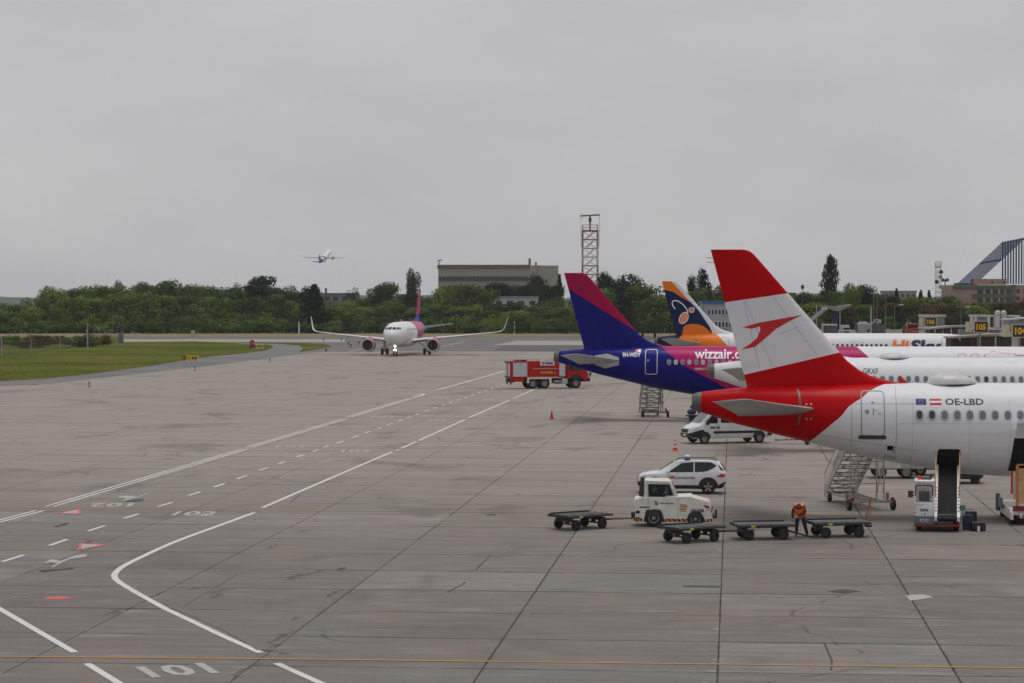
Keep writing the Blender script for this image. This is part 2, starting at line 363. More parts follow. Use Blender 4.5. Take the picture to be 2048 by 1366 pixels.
# apron: dark joint bed, then each slab
edge = [GP(-700, 925), GP(-300, 835), GP(0, 771), GP(180, 757), GP(420, 730), GP(640, 703.5), GP(900, 703.0), GP(1100, 702), GP(1300, 701), GP(1500, 700)]
def left_of_edge(x, y):
    for a, b in zip(edge, edge[1:]):
        if a.x <= x <= b.x: return y > a.y + (b.y - a.y) * (x - a.x) / (b.x - a.x) + 2.0
    return x < edge[0].x or y > edge[-1].y + 2
apron = sheet('apron', [(-150, -60), (170, -60), (170, edge[-1].y), (edge[-1].x, edge[-1].y)] + [(p.x, p.y) for p in reversed(edge[:-1])] + [(-150, edge[0].y)], -.035, joint)
def slab_top(m, x0, y0, gap=.030, dz=0, z0=-.03):
    x1, y1 = x0 + SX - gap * random.uniform(.6, 1.2), y0 + SY - gap * random.uniform(.25, .7); x0 += 0; b = .018
    m.add([(x0, y0, z0), (x1, y0, z0), (x1, y1, z0), (x0, y1, z0), (x0 + b, y0 + b, dz), (x1 - b, y0 + b, dz), (x1 - b, y1 - b, dz), (x0 + b, y1 - b, dz)],
          [(4, 5, 6, 7), (0, 1, 5, 4), (1, 2, 6, 5), (2, 3, 7, 6), (3, 0, 4, 7)])
def seen(x, y):
    d = Vector((x, y, 0)).dot(FWD); r = Vector((x, y, 0)).dot(RGT)
    if d < 20: return None
    return 1024 + r / d * F, HZ + F * H / d
slabs, rest = [], []
for j in range(-18, 72):
    for i in range(-24, 30):
        x, y = X0 + i * SX, Y0 + j * SY; cx, cy = x + SX / 2, y + SY / 2
        if left_of_edge(cx, cy) or cx < -140 or cx > 165: continue
        q = seen(cx, cy)
        vis = q and -90 < q[0] < 2140 and q[1] < 1420
        (slabs if vis else rest).append((-(q[1] if q else 0), x, y))
slabs.sort(); rest += slabs[298:]
for _, x, y in slabs[:298]:
    m = MB(); dz = random.uniform(-.004, .0); slab_top(m, 0, 0, dz=dz); o = m.build('concrete_slab', CONC, apron); o.location = (x, y, 0)
m = MB()
for _, x, y in rest: slab_top(m, x, y, dz=random.uniform(-.004, 0))
tag(m.build('concrete_slab', CONC, apron), kind='stuff')
# far taxiway, strips, shoulder, grass
D = lambda py: F * H / (py - HZ)
def band(y0, y1, x0=-900, x1=3000): return [GP(x0, y1)[:2], GP(x1, y1)[:2], GP(x1, y0)[:2], GP(x0, y0)[:2]]
sheet('taxiway', [p[:2] for p in edge] + [(170, edge[-1].y), (170, 640)] + [GP(3200, 673.8)[:2], GP(-2600, 673.8)[:2], (-420, 300)], -.02, ASPH)
sheet('grass_strip', band(667.2, 674, -3400, 3600), .03, DRY)
sheet('runway_strip', band(678.6, 684.2, -1500, 690), .0, PALE)
sheet('taxiway_patch', [GP(985, 690)[:2], GP(1230, 690)[:2], GP(1230, 681.5)[:2], GP(1035, 681.5)[:2]], .0, PALE)
sheet('taxiway_patch', [GP(985, 701)[:2], GP(1240, 701)[:2], GP(1240, 691)[:2], GP(1010, 691)[:2]], .0, PATCHD)
sheet('taxiway_shoulder', [GP(x, y)[:2] for x, y in ((-500, 905), (0, 772), (100, 768), (180, 758), (420, 731.5), (530, 717), (600, 708.5), (640, 704), (655, 700), (650, 693), (610, 690), (560, 687), (470, 688), (470, 700), (400, 712), (180, 748), (0, 761), (-500, 870))], .006, SHOULD)
isl = [(-700, 905), (-300, 815), (0, 762.5), (90, 757), (180, 748), (300, 732), (390, 717), (430, 712), (500, 705.5), (535, 700), (547, 694), (540, 690), (480, 688), (470, 685.5), (390, 683), (250, 684), (180, 691), (0, 713), (-300, 735), (-800, 760)]
sheet('grass_island', [GP(*p)[:2] for p in isl], .035, GRASS)
sheet('grass_island', [GP(*p)[:2] for p in ((470, 684.4), (520, 684.2), (600, 686), (655, 689), (662, 693.5), (640, 698.5), (598, 704.5), (606, 697), (598, 691), (560, 687.8))], .035, GRASS)
sheet('service_yard', [GP(*p)[:2] for p in ((-900, 700), (0, 712), (180, 690.5), (248, 683), (240, 674.5), (-900, 674.5))], .02, GRASS)
# tufts give the grass edge a rough outline
m = MB(); P_ = [GP(*p) for p in isl[1:-1]]
def inside(x, y, poly):
    c = False
    for a, b in zip(poly, poly[1:] + poly[:1]):
        if (a[1] > y) != (b[1] > y) and x < (b[0] - a[0]) * (y - a[1]) / (b[1] - a[1]) + a[0]: c = not c
    return c
k = 0
while k < 5200:
    px, py = random.uniform(-40, 560), random.uniform(684, 768)
    q = GP(px, py)
    if not inside(q.x, q.y, P_): continue
    h, wd, a = random.uniform(.025, .07), random.uniform(.10, .30), random.uniform(0, 3.14); c, s_ = math.cos(a) * wd, math.sin(a) * wd
    m.add([(q.x - c, q.y - s_, .03), (q.x + c, q.y + s_, .03), (q.x + c * .5 + random.uniform(-.1, .1), q.y + s_ * .5, h), (q.x - c * .6, q.y - s_ * .6, h * .8)], [(0, 1, 2, 3)]); k += 1
o = m.build('grass', GRASS); o['kind'] = 'stuff'
# raised terrace behind the stands (landside road and car park)
m = MB(); T0 = [GP(1500, 706), GP(2300, 706)]
m.prism([XY(1560, 420), XY(3000, 420), XY(3000, 900), XY(1440, 900), XY(1400, 560)], 'z', -.2, 3.0); TZ = 3.0
tag(m.build('terrace', asphalt_mat('terrace ground', (.13, .12, .10), (.18, .16, .13))), kind='structure')
# hills at the horizon
hm = NT('far hillside'); hp = hm.pos(); hm.fin(hm.mix(hm.ramp(hm.noise(hp, .004, 6, .6), .4, .6), (.030, .046, .034), (.055, .068, .045)), .9, 0, .1)
m = MB(); n = 90; top, bot, bk = [], [], []
for i in range(n + 1):
    px = -500 + 3100 * i / n; x, y = XY(px, 5000); x2, y2 = XY(px, 6500)
    hgt = 22 + 3 * math.sin(i * .23) + 3 * math.sin(i * .61 + 1) + random.uniform(-1, 1)
    bot.append((*XY(px, 4400), -.5)); top.append((x, y, hgt)); bk.append((x2, y2, hgt * 1.05))
vs = bot + top + bk; q = n + 1
m.add(vs, [(i, i + 1, q + i + 1, q + i) for i in range(n)] + [(q + i, q + i + 1, 2 * q + i + 1, 2 * q + i) for i in range(n)], sm=True)
tag(m.build('hills', hm.m), kind='structure')

# ---------------------------------------------------------------- painted markings (children of the apron)
def paint(name, col, wear=.5, sc=3):
    t = NT(name); p = t.pos()
    wv = t.math('MAXIMUM', t.ramp(t.noise(t.map(p, (1, 3, 1)), sc, 7, .72), .50, .66, 0, wear), t.ramp(t.noise(p, .4, 3), .55, .75, 0, wear * .7))
    c = t.mix(wv, col, (.20, .185, .170)); t.fin(c, .7, 0, .3); return t.m
PW = paint('white road paint', (.66, .65, .62), .5); PWW = paint('worn white paint', (.43, .415, .39), .95); PY = paint('yellow road paint', (.46, .235, .055), .55); PYF = paint('faded yellow paint', (.50, .34, .15), .8); PR = paint('red road paint', (.58, .115, .11), .55); PK = paint('dark tar patch', (.05, .047, .045), .6)
PTY = paint('rubbed tyre mark', (.155, .142, .132), .85, 1.5); PYV = paint('very faded yellow paint', (.33, .26, .165), .9); PRW = paint('faded red paint', (.42, .22, .20), .8)
MZ = [.006]
def mark(name, pts, mat, z=None, close=True):
    """Flat paint: a polygon of ground points."""
    MZ[0] = .006 + (MZ[0] - .006 + .00007) % .004
    return sheet(name, [(p[0], p[1]) for p in pts], z or MZ[0], mat, apron)
def smooth(pts, k=6):
    P = [Vector(p[:2]) for p in pts]; o = []
    for i in range(len(P) - 1):
        a, b, c, d = P[max(0, i - 1)], P[i], P[i + 1], P[min(len(P) - 1, i + 2)]
        for j in range(k):
            t = j / k; o.append(.5 * (2 * b + (c - a) * t + (2 * a - 5 * b + 4 * c - d) * t * t + (3 * b - a - 3 * c + d) * t ** 3))
    return o + [P[-1]]
def line(name, pix, wd, mat, curve=False):
    pts = [GP(*p)[:2] for p in pix]
    if curve: pts = smooth(pts)
    v, f = strip2d(pts, wd); MZ[0] = .006 + (MZ[0] - .006 + .00007) % .004
    me = bpy.data.meshes.new(name); me.from_pydata([(a, b, MZ[0]) for a, b in v], [], [q[::-1] for q in f]); me.materials.append(mat); return link(name, me, apron)
def quadpix(pix, mat, name='painted_mark'): return mark(name, [GP(*p) for p in pix], mat)
def ground_text(name, body, bl, br, tr, tl, mat, bold=.02):
    A, B, C_, D_ = [GP(*p) for p in (bl, br, tr, tl)]; v, f = text2d(body, 0, 0, 1, 1, bold)
    me = bpy.data.meshes.new(name); me.from_pydata([tuple((A * (1 - a) + B * a) * (1 - b) + (D_ * (1 - a) + C_ * a) * b + Vector((0, 0, .0075))) for a, b in v], [], f)
    me.materials.append(mat); return link(name, me, apron)
E = 'edge_line'
line(E, [(520, 1307), (450, 1276), (385, 1245), (330, 1219), (285, 1193), (252, 1174), (233, 1162), (227, 1154), (231, 1145), (246, 1133), (290, 1110), (350, 1082), (430, 1057), (509, 1025.5)][0:3] + [(330, 1219)], .22, PW)
line(E, [(330, 1219), (285, 1194), (252, 1175), (234, 1163), (227.5, 1154), (232, 1144), (248, 1132), (290, 1111), (350, 1084), (430, 1054.5), (509, 1025.5)], .23, PW, True)
line(E, [(524, 1016), (650, 961.5), (784, 904)], .21, PW); line(E, [(792, 901.3), (798, 899)], .21, PW); line(E, [(802, 897), (832, 884)], .22, PW); line(E, [(837, 881.5), (929, 839.6)], .21, PW); line(E, [(937, 836), (1019, 800.5)], .21, PW); line(E, [(1026, 797.5), (1068, 779)], .21, PW)
for dx in (-.19, .19):
    for a, b in (((98, 1013.5), (489, 898.5)), ((497, 895), (689, 838)), ((697, 834.5), (822, 796.5)), ((-40, 1053), (79, 1021.5))):
        p, q = GP(*a), GP(*b); t = (q - p).normalized(); nn = Vector((-t.y, t.x, 0)) * dx
        v, f = strip2d([(p + nn)[:2], (q + nn)[:2]], .155); me = bpy.data.meshes.new(E); me.from_pydata([(x, y, .0065) for x, y in v], [], [k[::-1] for k in f]); me.materials.append(PW); link(E, me, apron)
line(E, [(826, 795), (840, 791.5), (847, 789), (845, 787.3), (830, 786.6), (800, 786.2), (756, 786)], .32, PW, True)
line(E, [(779, 781.3), (830, 781), (872, 779.8), (882, 778), (920, 767.5), (1014, 741)], .32, PW); line(E, [(1014, 741), (1100, 716)], .32, PW)
line(E, [(-30, 1203), (147, 1306.5)], .22, PW); line(E, [(172, 1329), (290, 1402)], .22, PW); line(E, [(552, 1328.5), (700, 1395)], .22, PW)
# centre dashes
cr7 = [(5, 753, 85, 728), (180, 693, 248, 669), (327, 638, 390, 618), (460, 591, 514, 574), (587, 547, 640, 531), (700, 506, 745, 492), (795, 474, 835, 461), (880, 444, 918, 431), (963, 412, 997, 402), (1033, 388, 1062, 379), (1103, 362, 1133, 353), (1162, 342, 1185, 335), (1205, 327, 1223, 321), (1252, 311, 1279, 302), (1310, 290, 1335, 282), (1358, 273, 1377, 266), (1402, 257, 1420, 251), (1440, 243, 1460, 237), (1480, 229, 1500, 222), (1515, 216, 1532, 211), (1547, 205, 1560, 200), (1582, 192, 1594, 188), (1614, 181, 1626, 177), (1645, 170, 1656, 166), (1674, 160, 1684, 156), (1702, 151, 1712, 147), (1729, 142, 1738, 138), (1755, 133, 1764, 129), (1780, 124, 1789, 121), (1805, 116, 1813, 113), (1828, 108, 1836, 105), (1850, 100, 1858, 97), (1871, 93, 1879, 90)]
for a, b, c, d in cr7: line('centre_dash', [(a * .5371, 720 + b * .5371), (c * .5371, 720 + d * .5371)], .19, PW)
# stand lead-in lines and numbers
line('lead_in_line', [(-60, 1314.2), (560, 1319.8), (2100, 1338.5)], .17, PY); line('lead_in_line', [(-60, 1016.5), (1100, 1026), (2100, 1035)], .17, PY)
line('lead_in_line', [(560, 894.5), (1500, 902)], .16, PYV); line('lead_in_line', [(640, 835.5), (1300, 839.5)], .2, PYV)
ground_text('stand_number', '101', (304, 1358), (440, 1348.5), (404, 1327.5), (267, 1336), PWW, .03)
ground_text('stand_number', '102', (339, 1032), (424, 1032.5), (438, 1023.2), (356, 1023), PWW, .03)
ground_text('stand_number', '102', (270, 1006.3), (184, 1006.5), (174, 1014.5), (259, 1014.5), PWW, .03)
ground_text('stand_number', '103', (679, 905), (735, 904.6), (744, 899.6), (686, 899.8), PWW, .03); ground_text('stand_number', '103', (610, 891.5), (551, 891.5), (547, 895.6), (604, 896), PWW, .03)
ground_text('stand_number', '104', (856, 842), (890, 842), (894, 838.2), (860, 838.4), PWW, .03); ground_text('stand_number', '104', (789, 832.4), (742, 832.6), (737, 835.6), (784, 836), PWW, .03)
ground_text('stand_number', '105', (961, 800.5), (988, 800.5), (992, 797.8), (965, 797.8), PWW, .03); ground_text('stand_number', '105', (900, 794), (864, 794), (860, 796.8), (896, 797), PWW, .03)
# arrows, triangles, no-smoking discs
quadpix([(83, 1128), (101, 1119.5), (120, 1123), (150, 1111.5), (174, 1109), (170, 1115), (140, 1119), (124, 1126), (104, 1136.5), (100, 1136), (113, 1127.5), (100, 1126)], PWW, 'lane_arrow')
quadpix([(237, 993), (263, 992), (272, 994.5), (293, 986.5), (296, 987), (273, 997), (258, 1000.5), (240, 1003.5), (252, 998), (238, 997)], PWW, 'lane_arrow')
quadpix([(112, 1027.3), (160, 1018.3), (160, 1029.3)], PR, 'warning_triangle'); quadpix([(120, 1027), (154, 1020.3), (154, 1027.5)], PWW, 'triangle_fill')
quadpix([(158, 1087.5), (217, 1090), (152, 1102)], PR, 'warning_triangle'); quadpix([(163, 1089), (202, 1091), (160, 1099)], PWW, 'triangle_fill')
def disc(px, py, r, mat=PR):
    c = GP(px, py); mark('red_disc', [(c.x + r * math.cos(a * .2618), c.y + r * math.sin(a * .2618)) for a in range(24)], mat)
disc(113, 1197, .42); disc(437, 939.3, .42, PRW); disc(570, 955, .42, PRW); disc(700, 856.5, .50, PRW); disc(785, 871.6, .50, PRW); disc(908, 820.5, .5, PRW)
for a, b, c, d in ((20, 1189.5, 57, 1188.5), (90, 1186, 125, 1185.3), (161, 1182.5, 203, 1181), (358, 943.3, 384, 943.2), (405, 943.2, 426, 943.2), (446, 943, 470, 943), (488, 943, 508, 943), (500, 950.8, 516, 950.8), (545, 951, 566, 951), (590, 951.2, 611, 951.2), (634, 951.3, 660, 951.3), (806, 926.8, 833, 926.5), (1262, 1224, 1352, 1225.5), (1165, 1224.5, 1185, 1224.5), (1043, 1230, 1060, 1229)): line('worn_dash', [(a, b), (c, d)], .10, PWW)
quadpix([(1812, 1192), (1850, 1190), (1870, 1196), (1838, 1201), (1822, 1203)], PWW, 'worn_mark')
for a, b, wd in ((99, 170, 2.6), (325, 387, 1.6), (497, 543, 1.2), (0, 43, 2), (250, 320, 1.2), (720, 790, 1.2)):
    y = {99: 835.5, 325: 796, 497: 767.3, 0: 834.3, 250: 791.5, 720: 735}[a]; line('yellow_dash', [(a, y), (b, y + .4)], .33, PYF)
line('taxi_centre_line', [(-100, 862), (100, 829), (300, 775), (520, 735), (640, 712)], .25, PYV, True); line('taxi_centre_line', [(700, 703), (760, 690), (800, 684)], .5, PYF)
line('taxi_centre_line', [(835, 724.5), (915, 724.3)], .35, PYF); line('taxi_centre_line', [(880, 695), (930, 682.5)], .45, PYF); line('taxi_centre_line', [(895, 696.5), (932, 696.5)], .5, PYF)
# tyre smears and tar repairs
line('tyre_mark', [(352, 1217), (405, 1238), (470, 1268), (526, 1302)], .36, PTY, True); line('tyre_mark', [(356, 1217), (380, 1203), (470, 1150)], .10, PTY)
for q in ([(75, 1142), (150, 1136), (142, 1139), (82, 1145)], [(106, 1053), (136, 1046), (132, 1050), (112, 1054.5)], [(970, 1029), (990, 1028.3), (992, 1031.2), (975, 1031.6)], [(674, 1138.5), (690, 1135), (692, 1138), (676, 1141)], [(248, 1001), (288, 998), (284, 1002.5), (256, 1004.5)], [(1655, 1184), (1690, 1180), (1722, 1184), (1688, 1188)], [(1365, 1172), (1440, 1173), (1440, 1176), (1370, 1175)]): quadpix(q, PK, 'tar_patch')
for pts in ([(952, 1140), (972, 1120), (980, 1112)], [(895, 1185), (925, 1170), (930, 1165)], [(1650, 1287), (1665, 1322), (1664, 1342)], [(580, 1005), (600, 990)], [(912, 988), (990, 988)]): line('crack', pts, .05, PK)
# ================================================================ AIRLINERS (x forward from the tail end, z up from the ground)
TOP = [(0, 5.36), (.25, 5.45), (.65, 5.50), (1.8, 5.64), (3.3, 5.74), (6, 5.82), (9, 5.88), (12, 5.9)]
BOT = [(0, 4.68), (.27, 4.60), (.88, 4.43), (1.82, 4.10), (2.76, 3.86), (3.5, 3.66), (5.13, 3.27), (6.45, 2.94), (7.5, 2.67), (8.3, 2.52), (9.2, 2.36), (10.4, 2.15), (11.75, 1.95), (14, 1.82), (16, 1.78)]
WID = [(0, .34), (.27, .42), (.88, .55), (1.82, .75), (3.5, 1.08), (5.1, 1.33), (6.5, 1.52), (8.3, 1.72), (10.4, 1.88), (12.5, 1.96), (14, 1.975)]
NT_ = [(0, 3.62), (.08, 3.86), (.25, 4.10), (.5, 4.33), (.9, 4.58), (1.3, 4.78), (1.7, 4.98), (2.1, 5.23), (2.6, 5.47), (3.2, 5.65), (4, 5.78), (5, 5.86), (6.5, 5.9)]
NB_ = [(0, 3.50), (.08, 3.26), (.25, 3.02), (.5, 2.78), (.9, 2.52), (1.3, 2.33), (1.7, 2.19), (2.1, 2.08), (2.6, 1.98), (3.2, 1.89), (4, 1.82), (5, 1.79), (6.5, 1.78)]
NW_ = [(0, .06), (.08, .33), (.25, .58), (.5, .82), (.9, 1.09), (1.3, 1.29), (1.7, 1.45), (2.1, 1.57), (2.6, 1.69), (3.2, 1.80), (4, 1.89), (5, 1.95), (6.5, 1.975)]
LE = [(11.74, 2.25), (11.72, 2.34), (11.64, 2.57), (11.42, 2.80), (9.82, 4.19), (7.24, 6.43), (6.85, 6.78), (6.45, 7.3), (6.19, 7.82), (5.98, 8.6), (5.82, 9.5)]
TE = [(11.74, .81), (5.82, 2.39), (5.5, 2.48)]
def lerp(tab, x):
    t = sorted(tab)
    if x <= t[0][0]: return t[0][1]
    for a, b in zip(t, t[1:]):
        if x <= b[0]: return a[1] + (b[1] - a[1]) * (x - a[0]) / (b[0] - a[0])
    return t[-1][1]
NACA = [(1, .0), (.92, .14), (.75, .40), (.55, .72), (.35, .96), (.2, .93), (.08, .66), (.02, .36), (0, 0)]
def airfoil(p, chord, t, nrm, dr=0.0):                # p = leading edge; chord runs to -x and drops by dr
    up = [Vector((p[0] - c * chord, p[1], p[2])) + nrm * (h * t / 2 + .004) for c, h in NACA]
    dn = [Vector((p[0] - c * chord, p[1], p[2])) - nrm * (h * t / 2 + .004) for c, h in NACA[1:-1]]
    q = up + dn[::-1]
    return [v - Vector((0, 0, dr * (p[0] - v.x))) for v in q] if dr else q
APT = {}
class Plane:
    def __init__(s, name, label, L, px, d, rot, at_nose=False, pitch=0, z=0, roll=0):
        s.L = L; x, y = XY(px, d); dr = Vector((math.cos(rot), math.sin(rot), 0)); p = Vector((x, y, z)) - (dr * L if at_nose else Vector())
        s.c = .45 * L; s.root = thing(name, label, 'airplane'); s.root.matrix_world = Matrix.Translation(p + dr * s.c) @ Matrix.Rotation(rot, 4, 'Z') @ Matrix.Rotation(-pitch, 4, 'Y') @ Matrix.Rotation(roll, 4, 'X')
        s.inv = s.root.matrix_world.inverted(); s.off = (-s.c, 0, 0)
    def P(s, px, py, yl=-1.9):                         # picture point -> (x, z) on the upright plane y = yl of this aircraft
        o, d = ray(px, py); o = s.inv @ o; d = s.inv.to_3x3() @ d; t = (yl - o.y) / d.y; q = o + d * t; return q.x + s.c, q.z
    def Ps(s, pts, yl=-1.9): return [s.P(a, b, yl) for a, b in pts]
    def part(s, mb, name, mats, par=None, angle=38):
        o = mb.build(name, mats, par or s.root, 0, s.off if par is None else None, angle); return o
    def dec(s, name, shapes, mats, tree=None, axis='near', off=.006, par=None, maxe=.3):
        return decal(name, shapes, tree or s.tree, mats, par or s.root, axis, off, maxe, s.off if par is None else None)
    def shape(s, fus, finm, bare, wing=None, engm=None, sharklet=True, gear=True, apu=.42, stabm=None, tipm=None, seal=True):
        L = s.L; wing = wing or bare; us = sorted(set([apu] + [u for u, _ in BOT if u > apu] + [.3 + apu, 2.3, 4.3, 10, 13] + [17 + k * (L - 24) / 9 for k in range(10)] + [L - u for u, _ in NT_[1:]] + [L - .02]))
        def ring(u):
            sN = L - u
            if u < 17: tp, bt, wd = lerp(TOP, u), lerp(BOT, u), lerp(WID, u)
            else: tp, bt, wd = lerp(NT_, sN), lerp(NB_, sN), lerp(NW_, sN)
            cz, hz = (tp + bt) / 2, (tp - bt) / 2; o = []
            for i in range(72):
                a = 2 * math.pi * i / 72; ca, sa = math.cos(a), math.sin(a)
                o.append((u, wd * ca, cz + hz * sa))
            return o
        rings = [ring(u) for u in us]
        m = MB().loft(rings, 0, (True, True)); s.tree = bvh(m); s.fus = s.part(m, 'fuselage', fus)
        k = ('apu', round(apu, 2))
        if k not in APT:
            q = MB().loft([ring(u) for u in (0, .12, .25, apu - .004)], 0, (False, True)); r0 = ring(.01); q.loft([[(p[0], p[1] * .82, 5.02 + (p[2] - 5.02) * .82) for p in r0], [(p[0] + .35, p[1] * .7, 5.02 + (p[2] - 5.02) * .7) for p in r0]], 1, (False, True))
            q.loft([r0, [(p[0], p[1] * .82, 5.02 + (p[2] - 5.02) * .82) for p in r0]], 0, (False, False)); APT[k] = q.mesh('exhaust', [steel2, black], 50)
        o = link('exhaust', APT[k], s.root); o.location = s.off
        # fin
        zs = [5.45, 5.62, 5.82, 5.98, 6.19, 6.45, 6.85, 7.24, 8, 9, 9.82, 10.6, 11.42, 11.64, 11.70, 11.735]
        def fr(z):
            le = lerp(LE, z) if z > 5.82 else 9.6; te = lerp(TE, z); ch = le - te; return airfoil((le, 0, z), ch, min(.56, ch * .098) * (1 if z < 11.6 else (.7 if z < 11.72 else .4)), Vector((0, 1, 0)))
        m = MB().loft([fr(z) for z in zs], 0, (True, True)); s.ftree = bvh(m); s.finp = s.part(m, 'tail_fin', finm, angle=50)
        # tailplane
        for sg in (-1, 1):
            st = [(.5, 4.74, 5.75, 3.75, .40), (1.3, 4.80, 5.27, 3.28, .33), (3.5, 5.06, 3.98, 2.40, .20), (5.7, 5.34, 2.70, 1.62, .12), (6.05, 5.39, 2.45, 1.46, .10), (6.2, 5.40, 2.22, 1.28, .06)]
            m = MB().loft([airfoil((xl, sg * y, z), c, t, Vector((0, -sg * .115, 1)).normalized(), .085) for y, z, xl, c, t in st]); o = s.part(m, 'tailplane', [stabm or bare], angle=50)
            c_ = MB(); pts = [(4.55 + .16 * math.cos(a), 0, 4.86 + .80 * math.sin(a)) for a in [R(-75 + 15 * i) for i in range(11)]]
            v, f = strip2d([(p[0], p[2]) for p in pts], .09)
            if seal: s.dec('tailplane_seal', [(v, f)], steel2, axis='near' if sg < 0 else 'far', off=.012)
        # wings
        sLE, x0 = (11.9 + (4.27 if L > 40 else 0)), L
        for sg in (-1, 1):
            st = [(1.2, 2.50, sLE - .45, 7.6, .85), (1.98, 2.58, sLE, 6.9, .80), (4.2, 2.82, sLE + 1.15, 5.3, .62), (6.4, 3.03, sLE + 2.27, 4.0, .46), (11, 3.47, sLE + 4.62, 2.9, .31), (15.5, 3.93, sLE + 6.9, 1.75, .19)]
            tip = [(16.7, 4.08, sLE + 7.55, 1.5, .16)]
            if sharklet: tip = [(16.4, 4.06, sLE + 7.4, 1.55, .16), (16.95, 4.22, sLE + 7.75, 1.42, .14), (17.28, 4.55, sLE + 8.1, 1.25, .12), (17.48, 5.1, sLE + 8.55, 1.05, .10), (17.72, 6.1, sLE + 9.25, .72, .07), (17.9, 6.75, sLE + 9.75, .42, .04)]
            al = st + tip; rr = []
            for i, (y, z, sl, c, t) in enumerate(al):
                a, b = al[max(0, i - 1)], al[min(len(al) - 1, i + 1)]; tv = Vector((0, (b[0] - a[0]), b[1] - a[1])).normalized(); nn = Vector((0, -tv.z * sg, tv.y))
                rr.append(airfoil((x0 - sl, sg * y, z), c, t, nn))
            cut = len(st); m = MB().loft(rr[:cut + (1 if sharklet else 1)]); wg = s.part(m, 'wing', wing, angle=50)
            if sharklet: s.part(MB().loft(rr[cut:]), 'winglet', tipm or wing, wg, angle=50)
            for yy in (7.6, 10.6, 13.4):
                zz = lerp([(a[0], a[1]) for a in st], yy); ss = lerp([(a[0], a[2] + a[3]) for a in st], yy)
                f = MB().loft([[(x0 - ss + dx, sg * yy + r_ * .6 * math.cos(a), zz - .22 + r_ * math.sin(a)) for a in [6.283 * i / 10 for i in range(10)]] for dx, r_ in ((1.6, .04), (1.1, .16), (.3, .2), (-.5, .13), (-.9, .02))]); s.part(f, 'flap_fairing', wing, wg)
            # engine
            ye, ze, xe = sg * 5.75, 1.78, x0 - (sLE + 2.0 - 3.4)
            e = MB().lathe([(-.02, 1.02), (.06, 1.12), (-.25, 1.20), (-1.2, 1.24), (-2.4, 1.12), (-3.3, .92)][1:], (xe, ye, ze), 'x', 28, caps=False); en = s.part(e, 'engine', engm or bare)
            s.part(MB().lathe([(-.45, .90), (-.05, .95), (.06, 1.02), (.07, 1.08), (.045, 1.125)], (xe, ye, ze), 'x', 28, caps=False), 'intake_lip', chrome_soft, en)
            q = MB().lathe([(-.80, .9), (-.44, .9)], (xe, ye, ze), 'x', 28, caps=False); q.lathe([(-.8, .9), (-.78, .001)], (xe, ye, ze), 'x', 28)
            for i in range(18):
                a = 2 * math.pi * i / 18; q.beam((xe - .62, ye + .22 * math.cos(a), ze + .22 * math.sin(a)), (xe - .70, ye + .86 * math.cos(a + .12), ze + .86 * math.sin(a + .12)), .02, .13)
            s.part(q, 'fan', dsteel, en); s.part(MB().lathe([(-.62, .25), (-.45, .18), (-.25, .001)], (xe, ye, ze), 'x', 16), 'spinner', black, en)
            s.part(MB().lathe([(-3.1, .72), (-3.9, .52), (-4.5, .30), (-4.55, .001)], (xe, ye, ze), 'x', 20), 'exhaust_cone', dsteel, en)
            pz = [(xe - .9, ze + 1.15), (xe - 2.2, ze + 1.45), (xe - 3.6, ze + 1.42), (xe - 5.0, ze + 1.05), (xe - 4.0, ze + .55), (xe - 2.5, ze + .95)]
            s.part(MB().prism(pz, 'y', ye - .17, ye + .17), 'pylon', engm or bare)
        # belly fairing
        bf = MB().loft([[(L - (sLE + dx), w_ * math.cos(a), 2.35 + h_ * math.sin(a)) for a in [6.283 * i / 20 for i in range(20)]] for dx, w_, h_ in ((-1.6, .4, .3), (-.8, 1.6, .72), (1, 2.05, .86), (5, 2.1, .88), (7.5, 1.9, .8), (9.5, .6, .5))]); s.part(bf, 'belly_fairing', fus)
        if gear:
            xn = L - 5.07; g = MB().cyl((xn, 0, .45), (xn + .12, 0, 2.4), .085, .11); g.cyl((xn, -.28, .38), (xn, .28, .38), .06); g.cyl((xn + .02, 0, 1.1), (xn + 1.0, 0, 2.2), .05); ng = s.part(g, 'nose_gear', white); s.ng = ng
            for y in (-.26, .26): wheel(ng, xn, y, .38, .38, .22, .52)
            s.part(MB().box(xn - .9, -.33, 1.72, 1.5, .04, .62).box(xn - .9, .33, 1.72, 1.5, .04, .62), 'gear_door', bare, ng)
            xm = L - (17.71 + (4.27 if L > 40 else 0))
            for sg in (-1, 1):
                g = MB().cyl((xm, sg * 3.8, .5), (xm, sg * 3.72, 2.5), .14, .17); g.cyl((xm, sg * 3.2, .57), (xm, sg * 4.4, .57), .09); g.cyl((xm, sg * 3.75, 1.3), (xm, sg * 2.0, 2.3), .07); g.box(xm, sg * 4.02, 1.75, .5, .05, 1.3)
                mg = s.part(g, 'main_gear', white)
                for y in (-.46, .46): wheel(mg, xm, sg * 3.8 + y, .57, .57, .40, .5)
        return s
    def windows(s, u0, u1, z, step, mats, pick, side='near', w_=.245, h_=.35, rim=None):
        k = ('win', side, w_, h_, round(z, 2)); i = 0; u = u0
        while u < u1:
            key = (k, mats[pick(i)].name)
            if key not in APT:
                a = decal('window', [(*strip2d(rrect(20 - w_ / 2 - .02, z - h_ / 2 - .02, 20 + w_ / 2 + .02, z + h_ / 2 + .02, .12), .04, True), 1), (*poly2d(rrect(20 - w_ / 2, z - h_ / 2, 20 + w_ / 2, z + h_ / 2, .11)), 0)], s.tree, [mats[pick(i)], rim or winrim], s.root, side, .007, .12); APT[key] = a.data
            else: a = link('window', APT[key], s.root)
            a.location = (u - 20 - s.c, 0, 0); u += step; i += 1
